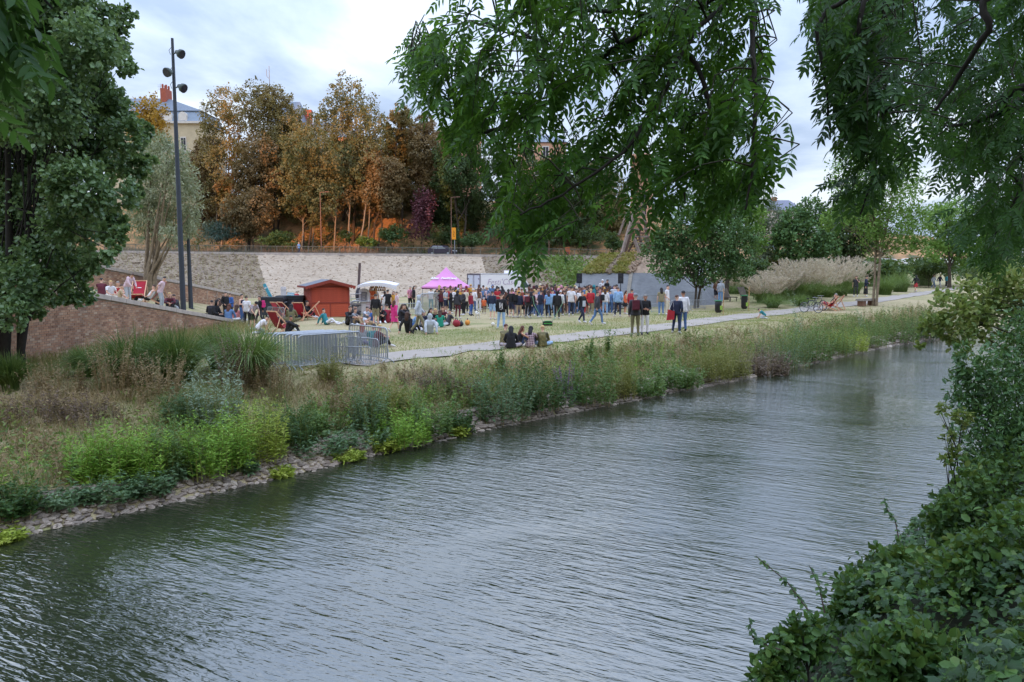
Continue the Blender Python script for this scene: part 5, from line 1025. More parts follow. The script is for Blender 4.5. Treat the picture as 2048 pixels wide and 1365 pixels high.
# ================================================================== deck chairs
M_BEECH = plain('beech_wood', hx('d9a988'), .6, .12, 6); M_REDC = plain('red_canvas', hx('b02338'), .8, .08, 4); M_DREDC = plain('dark_red_canvas', hx('8f2030'), .8, .08, 4); M_PINKC = plain('faded_red_canvas', hx('cf4a60'), .8, .08, 4)
def deck_chair(px, py, yaw, lab, mt, sc=1.0, loc=None):
 b = loc or ground(px, py); t = thing('deck_chair', lab, 'deck chair', b, math.radians(yaw), 'red deck chairs'); t.scale = (sc,) * 3
 w = .29   # local: sitter faces -y
 for s in (-1, 1):
  m = MB(); m.bar((s * w, -.50, .0), (s * w, .52, 1.02), .035, .05); m.build('back_rail', M_BEECH, t); m = MB(); m.bar((s * (w - .045), .48, .0), (s * (w - .045), -.42, .42), .035, .05); m.build('seat_rail', M_BEECH, t)
  m = MB(); m.bar((s * (w + .03), .30, .78), (s * (w + .03), .62, .03), .025, .035); m.build('prop', M_BEECH, t)
 m = MB(); m.bar((-w, .52, 1.02), (w, .52, 1.02), .05); m.build('top_bar', M_BEECH, t); m = MB(); m.bar((-w, -.42, .42), (w, -.42, .42), .05); m.build('front_bar', M_BEECH, t); m = MB(); m.bar((-w, .60, .05), (w, .60, .05), .04); m.build('foot_bar', M_BEECH, t)
 pr = [(.51, 1.0), (.40, .78), (.24, .52), (.10, .33), (-.04, .24), (-.18, .25), (-.32, .34), (-.42, .41)]; vs = [(s * .25, y, z) for y, z in pr for s in (-1, 1)] + [(s * .25, y + .012, z - .012) for y, z in pr for s in (-1, 1)]; n = len(pr); fs = []
 for i in range(n - 1): fs += [(2 * i, 2 * i + 1, 2 * i + 3, 2 * i + 2), (2 * n + 2 * i + 2, 2 * n + 2 * i + 3, 2 * n + 2 * i + 1, 2 * n + 2 * i), (2 * i, 2 * i + 2, 2 * n + 2 * i + 2, 2 * n + 2 * i), (2 * i + 1, 2 * n + 2 * i + 1, 2 * n + 2 * i + 3, 2 * i + 3)]
 m = MB(); m.add(vs, fs); cl = m.build('canvas_seat', mt, t); m = MB(); m.box((0, .345, .70), (.16, .012, .05), rot=Euler((-.99, 0, 0)).to_matrix()); m.build('white_print', M_WPAINT, cl); return t
DC = [(277, 607, 15, 'empty deck chair seen square from the front, on the ramp behind the man in pink', M_REDC), (304, 609, -70, 'deck chair on the ramp, holding the person in black and white', M_DREDC), (312, 600, -80, 'deck chair just behind the one with the person in black and white', M_REDC), (562, 668, 150, 'dark red deck chair nearest the stacked barriers, with two people beside it', M_DREDC), (563, 640, 140, 'faded pink-red deck chair in front of the waste containers', M_PINKC), (577, 640, 135, 'deck chair half hidden right of the faded one', M_DREDC), (601, 641, 180, 'deck chair seen from behind, left of the kiosk', M_REDC), (620, 640, -75, 'deck chair seen from the side against the kiosk corner', M_REDC), (1659, 622, 20, 'left of the two deck chairs facing away beside the path', M_REDC), (1671, 620, 20, 'right of the two deck chairs facing away beside the path', M_REDC)]
for px, py, yaw, lab, mt in DC:
 if px > 1600: yaw = -118
 deck_chair(px, py, yaw, lab, mt)
# ================================================================== waste containers, bags, benches, small things
def container(px, py, lab, w=1.35, fill=False):
 b = ground(px, py); t = thing('waste_container', lab, 'waste container', b, .1, 'large waste containers'); md = plain('dark_grey_plastic', hx('3c4049'), .5, .08); h = 1.15
 m = MB(); m.add([(-w * .44, -.42, .2), (w * .44, -.42, .2), (w * .44, .42, .2), (-w * .44, .42, .2), (-w * .5, -.5, h), (w * .5, -.5, h), (w * .5, .5, h), (-w * .5, .5, h)], [(0, 1, 5, 4), (1, 2, 6, 5), (2, 3, 7, 6), (3, 0, 4, 7), (3, 2, 1, 0), (4, 5, 6, 7)]); m.build('body', md, t)
 m = MB()
 if fill: m.box((0, .75, h + .3), (w * 1.02, .06, 1.0), rot=Euler((-.5, 0, 0)).to_matrix())
 else: m.prism([(-w * .53, h), (w * .53, h), (w * .5, h + .12), (-w * .5, h + .12)], -.55, .55)
 m.build('lid', plain('lid_plastic', hx('30333b'), .5), t); m = MB(); m.box((0, 0, h - .04), (w * 1.06, 1.06, .07)); m.build('rim', md, t)
 for sx in (-1, 1):
  for sy in (-1, 1): q = MB(); q.tube([(sx * w * .36 - .03, sy * .33, .1), (sx * w * .36 + .03, sy * .33, .1)], .1, 10, sm=False); q.build('castor', plain('castor_black', (.02, .02, .02), .6), t)
 for s in (-1, 1): q = MB(); q.tube([(s * w * .53, -.3, h - .2), (s * w * .6, 0, h - .18), (s * w * .53, .3, h - .2)], .02, 5); q.build('handle', M_ALU, t)
 return b
container(547, 637, 'closed grey waste container left of the deck chairs'); cb_ = container(583, 633, 'open waste container with boards sticking out, left of the kiosk', 1.6)
def boards():
 p = Vector((cb_.x - .5, cb_.y, cb_.z + .3))
 for i, (dx, lean, w, h, mt, lab) in enumerate([(-.35, -.45, .18, 1.75, plain('turquoise_board', hx('4fa9c0'), .6), 'narrow turquoise board leaning left out of the open container'), (.08, 0, .30, 1.5, M_WPAINT, 'upright white board standing in the open container'), (.50, .06, .42, 1.15, plain('pale_blue_board', hx('a9cfe2'), .6), 'pale blue sheet standing in the open container'), (.55, .03, .5, .98, plain('teal_board', hx('3f8fa8'), .6), 'teal box in the open container beside the white board')]):
  t = thing('scrap_board', lab, 'board', p + Vector((dx, -.1 * i, 0)), 0, 'boards in the waste container'); m = MB(); m.box((math.sin(lean) * h / 2, 0, h / 2), (w, .06 if i < 3 else .3, h), rot=Euler((0, lean, 0)).to_matrix()); m.build('panel', mt, t)
  m = MB(); m.box((math.sin(lean) * h * .9, -.04 if i < 3 else -.16, h * .9 * math.cos(lean)), (w * .9, .02, .08), rot=Euler((0, lean, 0)).to_matrix()); m.build('edge_strip', M_WPAINT, t)
boards()
def trash_bag(px, py, ptop, lab):
 b = ground(px, py); d = b.y; z = at_y(px, ptop, d).z - b.z; t = thing('bin_bag_stand', lab, 'bin', b, 0, 'bin bags on stakes'); bl = plain('black_plastic_bag', (.012, .012, .014), .35, .3, 8)
 m = MB(); z1 = min(z, 1.05); m.lathe([(0, .12), (.15, .13), (.22, .25), (.19, .5), (.235, .8), (.20, z1 - .04), (.22, z1)], 12); m.v = [(x + .02 * math.sin(z_ * 9 + y * 5), y, z_) for x, y, z_ in m.v]; m.build('bag', bl, t); m = MB()
 m.tube([(.235 * math.cos(a), .235 * math.sin(a), z1) for a in np.linspace(0, 2 * math.pi, 15)], .03, 5, caps=False); m.build('ring', plain('green_ring', hx('2d7a4a'), .5), t); m = MB(); m.tube([(.32, 0, -.1), (.32, .02, 1.65)], .025, 5); m.bar((.2, 0, z1), (.34, 0, z1), .03); m.build('stake', M_WOOD, t)
 m = MB(); m.box((.14, -.19, .45), (.16, .03, .26)); m.build('label_patch', plain('lime_patch', hx('8fae45'), .6), t)
trash_bag(1436, 630, 602, 'black bin bag with green ring on a turquoise-topped stake beside the path'); trash_bag(1488, 622, 590, 'taller black bin bag on a pale wooden stake near the loungers')
def lounger(px, py, lab):
 b = ground(px, py); t = thing('wooden_lounger', lab, 'lounger', b, math.radians(25), 'wooden loungers'); mw = plain('grey_wood', hx('6a5f58'), .8, .15); q = MB(); q.box((0, 0, 0), (.62, .07, .03)); sl = q.mesh('slat', mw)
 for i in range(9): link('slat', sl, t, (0, -.75 + i * .1, .38))
 for i in range(8): link('slat', sl, t, (0, .14 + i * .05, .42 + i * .085), (1.05, 0, 0))
 for s in (-1, 1):
  m = MB(); m.bar((s * .33, -.8, .34), (s * .33, .15, .34), .05, .06); m.bar((s * .33, .12, .34), (s * .33, .55, 1.05), .05, .06); m.build('frame', mw, t)
  for y in (-.7, .1): m = MB(); m.bar((s * .33, y, 0), (s * .33, y, .34), .05); m.build('leg', mw, t)
lounger(1455, 603, 'left wooden slatted lounger under the maples'); lounger(1489, 599, 'right wooden slatted lounger beside the pale stake')
def stone_bench():
 b = ground(1733, 612); t = thing('stone_bench', 'thick pale stone slab bench at the foot of the slender ash', 'bench', b, math.radians(38)); ms = plain('bench_stone', hx('948c86'), .9, .15, 4, bmp=.3); m = MB(); m.box((0, 0, .46), (2.3, .55, .16)); m.build('seat', ms, t)
 for x in (-.75, .8): m = MB(); m.box((x, 0, .19), (.5, .42, .38)); m.build('leg', plain('bench_brick', hx('7a5a4a'), .9), t)
stone_bench()
def bicycle(px, py, lab, yaw, col):
 b = ground(px, py); t = thing('bicycle', lab, 'bicycle', b, math.radians(yaw)); mf = plain('bike_frame', col, .4); tyre = plain('bike_tyre', (.02, .02, .02), .8); r = .34
 for x in (-.52, .52):
  m = MB(); m.tube([(x + r * math.cos(a), 0, r + .02 + r * math.sin(a)) for a in np.linspace(0, 2 * math.pi, 25)], .02, 5, caps=False); w = m.build('wheel', tyre, t); m = MB(); m.tube([(x + .31 * math.cos(a), 0, r + .02 + .31 * math.sin(a)) for a in np.linspace(0, 2 * math.pi, 21)], .012, 4, caps=False); m.build('rim', M_ALU, w); m = MB()
  for k in range(9): a = k * math.pi / 9; m.bar((x + .31 * math.cos(a), 0, .36 + .31 * math.sin(a)), (x - .31 * math.cos(a), 0, .36 - .31 * math.sin(a)), .004)
  m.build('spoke', M_ALU, w)
 m = MB(); bb, st, hd = (-.08, 0, .30), (-.22, 0, .78), (.36, 0, .84)
 for a, c in ((bb, st), (st, hd), (bb, (.38, 0, .74)), (bb, (-.52, 0, .36)), (st, (-.52, 0, .36)), (hd, (.52, 0, .36))): m.tube([a, c], .018, 6)
 m.build('frame', mf, t); m = MB(); m.tube([(-.22, 0, .78), (-.25, 0, .92)], .014, 5); m.ball((-.27, 0, .95), (.13, .07, .035)); m.build('saddle', tyre, t); m = MB(); m.tube([(.36, 0, .84), (.34, 0, 1.0)], .014, 5); m.tube([(.25, -.28, 1.02), (.36, -.2, 1.03), (.36, .2, 1.03), (.25, .28, 1.02)], .013, 5); m.build('handlebar', M_ALU, t)
 m = MB(); m.tube([(-.08, -.06, .30), (-.08, .06, .30)], .09, 10, sm=False); m.bar((-.08, .08, .3), (-.02, .1, .16), .02); m.bar((-.08, -.08, .3), (-.14, -.1, .44), .02); m.build('crank', M_ALU, t)
bicycle(1622, 626, 'dark bicycle standing on its wheels left of the two deck chairs', -55, (.03, .035, .05)); bicycle(1634, 621, 'second dark bicycle just behind the first', -65, (.05, .05, .06))
def speaker(px, py, ptop, d, lab):
 b = at_y(px, 630, d); b.z = gz(b.x, d); Zt = at_y(px, ptop, d).z - b.z; Zb = at_y(px, py, d).z - b.z; k = d / FPX; bk = plain('black_speaker', (.014, .014, .018), .6, .1); t = thing('speaker_stand', 'tripod stand under the ' + lab, 'stand', b, 0, 'speaker stands'); m = MB(); m.tube([(0, 0, .35), (0, 0, Zb + .02)], .025, 6); m.build('pole', bk, t)
 for a in (.4, 2.5, 4.6): m = MB(); m.tube([(0, 0, .75), (.5 * math.cos(a), .5 * math.sin(a), 0)], .016, 5); m.build('leg', bk, t)
 s = thing('loudspeaker', lab, 'loudspeaker', (b.x, b.y, b.z + Zb), math.radians(-10), 'loudspeakers'); h = Zt - Zb; w = 10.5 * k; m = MB(); m.prism([(-w / 2, 0), (w / 2, 0), (w / 2, h), (-w / 2, h)], -.2, .22); m.build('cabinet', bk, s); m = MB(); m.box((0, -.215, h / 2), (w * .86, .02, h * .9)); m.build('grille', plain('grille', (.022, .022, .03), .8), s)
 m = MB(); m.tube([(0, -.23, h * .36), (0, -.222, h * .36)], w * .34, 14, sm=False); m.tube([(w * .1, -.23, h * .75), (w * .1, -.222, h * .75)], w * .14, 10, sm=False); m.build('driver', plain('driver_cone', (.03, .03, .036), .5), s)
speaker(1158, 567, 547, 55.5, 'left black loudspeaker on a pole above the crowd'); speaker(1240.5, 567.5, 547, 52.5, 'right black loudspeaker on a pole beside the person in light blue')
def stage():
 d = 54.5; b = at_y(1208, 600, d); b.z = gz(b.x, d); t = thing('stage_platform', 'low dark stage under the two performers in front of the slate mound', 'stage', b); m = MB(); m.box((0, .6, .36), (3.4, 2.6, .08)); m.build('deck', plain('stage_black', (.02, .02, .02), .7), t)
 for x in (-1.6, 0, 1.6):
  for y in (-.6, 1.8): m = MB(); m.bar((x, y, 0), (x, y, .33), .06); m.build('leg', M_ALU, t)
 z = at_y(1208, 579, d).z - b.z; t2 = thing('dj_table', 'dark draped table with equipment in front of the two performers', 'table', (b.x, b.y, b.z + .40)); m = MB(); m.box((0, -.35, z - .42), (2.3, .7, .06)); m.build('tabletop', plain('table_dark', (.03, .02, .025), .6), t2); m = MB(); m.box((0, -.69, (z - .45) / 2), (2.3, .02, z - .47)); m.build('drape', plain('dark_red_drape', (.05, .01, .018), .9), t2)
 for x in (-1.05, 1.05): m = MB(); m.bar((x, -.1, 0), (x, -.1, z - .45), .05); m.build('leg', M_ALU, t2)
 for i, (x, w, h) in enumerate([(-.75, .5, .12), (0, .6, .14), (.7, .5, .12)]):
  t3 = thing('music_deck', ['left turntable case on the performers table', 'mixer in the middle of the performers table', 'right turntable case on the performers table'][i], 'mixer', (b.x + x, b.y - .35, b.z + z + .01)); m = MB(); m.box((0, 0, h / 2), (w, .45, h)); m.build('case', plain('case_black', (.015, .015, .02), .5), t3); m = MB(); m.tube([(0, 0, h), (0, 0, h + .02)], .14, 12, sm=False); m.build('disc', M_ALU, t3)
 return b, d
ST_B, ST_D = stage()
def badminton():
 b = ground(1095, 652); d = b.y; t = thing('badminton_set', 'portable badminton net, black and green base with two green poles', 'net', b, math.radians(8)); k = d / FPX; gm = plain('pale_green_pole', hx('7fb08a'), .5); bk = plain('black_case', (.012, .016, .014), .5)
 m = MB(); m.box((0, 0, .11), (.46, .22, .22)); m.build('base_case', bk, t); m = MB(); m.box((0, -.115, .12), (.40, .01, .05)); m.box((0, 0, .235), (.3, .14, .03)); m.build('green_stripe', plain('green_stripe', hx('3f9a4a'), .5), t)
 for x0, x1 in ((-.2, -.75), (.2, .80)): m = MB(); m.tube([(x0, 0, .15), (x1 * .9, 0, 1.05), (x1, 0, 1.45)], .013, 5); m.build('pole', gm, t)
 n = MB()
 for i in range(8): z = 1.0 + i * .06; n.bar((-.74, 0, z), (.78, 0, z), .004)
 for i in range(24): x = -.74 + i * .066; n.bar((x, 0, 1.0), (x, 0, 1.42), .004)
 n.build('net', plain('dark_net', hx('3a3a3c'), .9), t)
badminton()
def dog():
 b = ground(955, 638); t = thing('dog', 'small black and white dog standing on the grass in front of the crowd', 'dog', b, math.radians(200)); wm = plain('white_fur', hx('e2dcd4'), .9, .1, 20); bm_ = plain('black_fur', (.02, .018, .018), .9, .1, 20)
 m = MB(); m.tube([(0, -.24, .30), (0, -.12, .31), (0, .05, .30), (0, .2, .31), (0, .26, .30)], [.06, .115, .10, .085, .05], 10);
 for x, y in ((-.06, -.15), (.06, -.15)): m.tube([(x, y, .28), (x, y + .01, .14), (x, y - .02, .02)], [.04, .024, .026], 6)
 for x in (-.06, .06): m.tube([(x, .19, .30), (x, .14, .20), (x, .23, .12), (x, .2, .02)], [.055, .038, .02, .024], 6)
 m.tube([(0, -.2, .34), (0, -.28, .44)], [.07, .055], 8); m.tube([(0, .25, .33), (0, .33, .42), (0, .31, .50)], [.025, .02, .01], 6); m.build('body', wm, t)
 m = MB(); m.ball((0, -.31, .47), (.065, .075, .065)); m.tube([(0, -.35, .455), (0, -.44, .44)], [.04, .025], 7); hd = m.build('head', bm_, t); m = MB()
 for s in (-1, 1): m.tube([(s * .045, -.29, .52), (s * .075, -.28, .50), (s * .08, -.29, .45)], [.02, .025, .008], 5)
 m.build('ear', bm_, hd); m = MB(); m.ball((0, .1, .35), (.085, .12, .06)); m.build('black_saddle_patch', bm_, t)
dog()
def bag(px, py, s, col, lab, kind='bag'):
 b = ground(px, py); t = thing('picnic_bag', lab, kind, b, RNG.uniform(0, 3), 'bags on the grass'); m = MB(); m.ball((0, 0, s * .42), (s * .6, s * .4, s * .44), 10, 7); m.build('sack', plain('bag_fabric_' + lab.split()[0], col, .8, .15, 6), t); m = MB(); m.tube([(-s * .25, 0, s * .78), (-s * .15, 0, s * 1.05), (s * .15, 0, s * 1.05), (s * .25, 0, s * .78)], .02, 5); m.build('handle', M_ANTH, t)
bag(913, 654, .42, hx('9a2a38'), 'red sports bag with white trim on the grass', 'bag'); bag(921, 653, .30, hx('33353f'), 'dark rucksack lying right of the red bag'); bag(935, 651, .34, hx('d98f3f'), 'orange carrier bag on the grass, right end of the picnic'); bag(872, 655, .34, hx('d9d9de'), 'white carrier bag beside the seated person in green'); bag(728, 648, .38, hx('c9cdd6'), 'white folding seat bag beside the person leaning back on the grass')
bag(318, 612, .34, hx('2f2c30'), 'dark rucksack on the ramp behind the leaning man'); bag(895, 652, .28, hx('6e6f7a'), 'grey bag lying by the seated person in navy')
def ball_(px, py, col, lab):
 b = ground(px, py); t = thing('ball', lab, 'ball', b); m = MB(); m.ball((0, 0, .1), .1, 10, 8); m.build('leather', plain('ball_skin', col, .6, .1), t)
ball_(986, 653, hx('dcd6cc'), 'small pale ball on the lawn left of the person with printed jacket')
# ================================================================== wooden tower on the mound
def timber_tower():
 d = 66.0; b = at_y(1268, 506, d); t = thing('timber_structure', 'tall weathered timber structure on top of the slate mound', 'structure', b); k = d / FPX; mw = plain('weathered_timber', hx('8f7f76'), .9, .25, 4, bmp=.4); md = plain('darker_timber', hx('6b564c'), .9, .2, 4); X = lambda px: (px - 1268) * k; Z = lambda py: at_y(1268, py, d).z - b.z
 def beam(a, c, w, mt=mw, y0=0, y1=0): m = MB(); m.bar((X(a[0]), y0, Z(a[1])), (X(c[0]), y1, Z(c[1])), w, w * .8); m.build('beam', mt, t)
 beam((1243, 507), (1262, 440), .26, mw, -.4, 0); beam((1250, 507), (1272, 430), .26, md, .1, .2); beam((1258, 505), (1284, 455), .22, md, .5, .3); beam((1278, 507), (1268, 478), .26, mw, -.3, 0); beam((1290, 507), (1278, 470), .22, md, .4, .2); beam((1240, 470), (1256, 420), .22, mw, .8, .6); beam((1300, 506), (1290, 440), .24, mw, .6, .4); beam((1262, 450), (1268, 395), .24, mw, 0, .2); beam((1290, 450), (1284, 400), .22, mw, .4, .3)
 for i, (x0, x1, y) in enumerate([(1268, 1305, 492), (1266, 1306, 486), (1264, 1306, 480), (1266, 1304, 473), (1262, 1302, 466), (1264, 1300, 458), (1260, 1298, 446), (1262, 1292, 430), (1264, 1290, 414)]): beam((x0, y + .8), (x1, y), .17, mw if i % 2 else md, .2, .25)
timber_tower()
# ================================================================== people
# Every pose is one continuous body grown from a jointed skeleton; clothing and hair are separate children cut from that body.
def pose(**k):
 P = dict(pel=(0, 0, .95), che=(0, .0, 1.30), nck=(0, .005, 1.48), hd=(0, -.02, 1.63), shL=(-.185, 0, 1.42), shR=(.185, 0, 1.42), elL=(-.245, .03, 1.13), elR=(.245, .03, 1.13), wrL=(-.25, -.05, .88), wrR=(.25, -.05, .88), haL=(-.25, -.08, .79), haR=(.25, -.08, .79),
    hiL=(-.095, 0, .92), hiR=(.095, 0, .92), knL=(-.115, -.02, .50), knR=(.115, -.02, .50), anL=(-.125, .03, .09), anR=(.125, .03, .09), toL=(-.145, -.14, .035), toR=(.145, -.14, .035))
 P.update(k); return {a: np.array(b, float) for a, b in P.items()}
POSES = {
 'stand': pose(),
 'ease': pose(pel=(.03, 0, .95), che=(0, .01, 1.30), elL=(-.25, .06, 1.14), wrL=(-.19, -.12, 1.0), haL=(-.14, -.17, .96), knR=(.15, -.05, .50), anR=(.19, -.02, .09), toR=(.25, -.17, .035), hd=(.02, -.03, 1.62)),
 'hold': pose(elL=(-.24, .02, 1.15), elR=(.24, .02, 1.15), wrL=(-.10, -.22, 1.12), wrR=(.10, -.22, 1.10), haL=(-.03, -.27, 1.15), haR=(.03, -.27, 1.12), hd=(0, -.05, 1.62)),
 'folded': pose(elL=(-.26, -.02, 1.17), elR=(.26, -.02, 1.17), wrL=(.04, -.19, 1.20), wrR=(-.04, -.21, 1.17), haL=(.13, -.16, 1.21), haR=(-.13, -.18, 1.18), anL=(-.15, .03, .09), toL=(-.19, -.14, .035)),
 'drink': pose(elR=(.26, -.10, 1.22), wrR=(.10, -.24, 1.44), haR=(.05, -.22, 1.54), elL=(-.25, .03, 1.13), hd=(.01, -.01, 1.64)),
 'hip': pose(elR=(.36, .08, 1.19), wrR=(.19, .03, 1.02), haR=(.13, -.05, .99), anL=(-.16, .03, .09), toL=(-.20, -.13, .035)),
 'walk': pose(knL=(-.10, -.20, .53), anL=(-.10, -.26, .11), toL=(-.11, -.42, .10), knR=(.10, .08, .50), anR=(.10, .36, .16), toR=(.10, .25, .03), elL=(-.25, .14, 1.15), wrL=(-.24, .14, .90), haL=(-.24, .13, .81), elR=(.25, -.09, 1.15), wrR=(.24, -.26, .95), haR=(.24, -.32, .88)),
 'bend': pose(pel=(0, .08, .93), che=(0, -.10, 1.22), nck=(0, -.20, 1.36), hd=(0, -.30, 1.44), shL=(-.18, -.16, 1.32), shR=(.18, -.16, 1.32), elL=(-.24, -.24, 1.05), elR=(.24, -.24, 1.05), wrL=(-.16, -.36, .86), wrR=(.16, -.36, .86), haL=(-.13, -.42, .79), haR=(.13, -.42, .79), hiL=(-.095, .08, .90), hiR=(.095, .08, .90), knL=(-.11, .02, .49), knR=(.11, .02, .49)),
 'handsback': pose(pel=(0, .06, .94), che=(0, -.06, 1.27), nck=(0, -.12, 1.44), hd=(0, -.19, 1.56), shL=(-.18, -.09, 1.38), shR=(.18, -.09, 1.38), elL=(-.28, .08, 1.18), elR=(.28, .08, 1.18), wrL=(-.10, .17, 1.03), wrR=(.10, .17, 1.03), haL=(-.03, .18, 1.0), haR=(.03, .19, 1.0), hiL=(-.095, .06, .91), hiR=(.095, .06, .91)),
 'knees': pose(pel=(0, .12, .12), che=(0, .05, .46), nck=(0, -.02, .64), hd=(0, -.07, .79), shL=(-.18, 0, .57), shR=(.18, 0, .57), elL=(-.22, -.22, .44), elR=(.22, -.22, .44), wrL=(-.08, -.42, .40), wrR=(.08, -.42, .38), haL=(0, -.46, .42), haR=(.02, -.47, .38), hiL=(-.10, .08, .13), hiR=(.10, .08, .13), knL=(-.13, -.28, .44), knR=(.13, -.28, .44), anL=(-.12, -.46, .08), anR=(.12, -.46, .08), toL=(-.13, -.64, .035), toR=(.13, -.64, .035)),
 'cross': pose(pel=(0, .08, .11), che=(0, .04, .45), nck=(0, -.01, .63), hd=(0, -.05, .78), shL=(-.18, 0, .56), shR=(.18, 0, .56), elL=(-.26, -.10, .32), elR=(.26, -.10, .32), wrL=(-.14, -.28, .22), wrR=(.14, -.28, .22), haL=(-.06, -.33, .22), haR=(.06, -.34, .21), hiL=(-.10, .05, .12), hiR=(.10, .05, .12), knL=(-.38, -.22, .17), knR=(.38, -.22, .17), anL=(.08, -.34, .07), anR=(-.08, -.28, .08), toL=(.22, -.36, .05), toR=(-.22, -.31, .06)),
 'lean': pose(pel=(0, .05, .11), che=(0, .19, .44), nck=(0, .23, .62), hd=(0, .21, .78), shL=(-.18, .22, .56), shR=(.18, .22, .56), elL=(-.25, .38, .32), elR=(.25, .38, .32), wrL=(-.24, .46, .08), wrR=(.24, .46, .08), haL=(-.26, .53, .03), haR=(.26, .53, .03), hiL=(-.10, 0, .12), hiR=(.10, 0, .12), knL=(-.14, -.36, .34), knR=(.12, -.42, .16), anL=(-.13, -.66, .08), anR=(.12, -.84, .08), toL=(-.15, -.84, .06), toR=(.14, -.93, .20)),
 'ledge': pose(pel=(0, .06, .10), che=(0, .02, .43), nck=(0, -.05, .61), hd=(0, -.11, .75), shL=(-.18, -.03, .54), shR=(.18, -.03, .54), elL=(-.24, -.10, .28), elR=(.24, -.10, .28), wrL=(-.13, -.28, .22), wrR=(.13, -.28, .22), haL=(-.06, -.35, .22), haR=(.06, -.35, .22), hiL=(-.10, .02, .10), hiR=(.10, .02, .10), knL=(-.13, -.42, .14), knR=(.13, -.42, .14), anL=(-.13, -.42, -.28), anR=(.13, -.42, -.28), toL=(-.14, -.58, -.34), toR=(.14, -.58, -.34)),
 'recline': pose(pel=(0, .08, .36), che=(0, .27, .64), nck=(0, .36, .80), hd=(0, .36, .95), shL=(-.18, .32, .74), shR=(.18, .32, .74), elL=(-.25, .20, .50), elR=(.25, .20, .50), wrL=(-.16, -.04, .46), wrR=(.16, -.04, .46), haL=(-.10, -.12, .46), haR=(.10, -.12, .46), hiL=(-.10, .02, .36), hiR=(.10, .02, .36), knL=(-.13, -.40, .52), knR=(.13, -.40, .52), anL=(-.13, -.62, .10), anR=(.13, -.62, .10), toL=(-.14, -.80, .04), toR=(.14, -.80, .04)),
 'kneel': pose(pel=(0, .18, .34), che=(0, -.06, .58), nck=(0, -.20, .68), hd=(0, -.31, .76), shL=(-.18, -.15, .63), shR=(.18, -.15, .63), elL=(-.22, -.22, .36), elR=(.22, -.22, .36), wrL=(-.18, -.36, .14), wrR=(.18, -.36, .14), haL=(-.17, -.43, .05), haR=(.17, -.43, .05), hiL=(-.10, .18, .32), hiR=(.10, .18, .32), knL=(-.12, -.14, .07), knR=(.12, -.14, .07), anL=(-.12, .30, .08), anR=(.12, .30, .08), toL=(-.12, .42, .05), toR=(.12, .42, .05)),
}
RAD = dict(pel=.128, che=.125, nck=.056, hd=.0, sh=.062, el=.043, wr=.030, ha=.030, hi=.098, kn=.062, an=.044, to=.036)
def capsule(a, b, ra, rb, n=10, flat=1.0):
 """tapered capsule as a closed mesh"""
 a, b = np.array(a, float), np.array(b, float); d = b - a; L_ = max(1e-6, np.linalg.norm(d)); d = d / L_; s = np.cross(d, [0, 1, 0] if abs(d[1]) < .9 else [1, 0, 0]); s /= np.linalg.norm(s); u = np.cross(s, d); prof = []
 for t in (-90, -55, -20): prof.append((a + d * ra * math.sin(math.radians(t)), ra * math.cos(math.radians(t))))
 for t in (20, 55, 90): prof.append((b + d * rb * math.sin(math.radians(t)), rb * math.cos(math.radians(t))))
 V = []
 for c, r in prof:
  for j in range(n):
   q = 2 * math.pi * j / n; V.append(c + (s * math.cos(q) + u * math.sin(q) * flat) * max(r, 1e-4))
 F = [(i * n + j, i * n + (j + 1) % n, (i + 1) * n + (j + 1) % n, (i + 1) * n + j) for i in range(len(prof) - 1) for j in range(n)] + [tuple(range(n - 1, -1, -1)), tuple(range((len(prof) - 1) * n, len(prof) * n))]
 return V, F
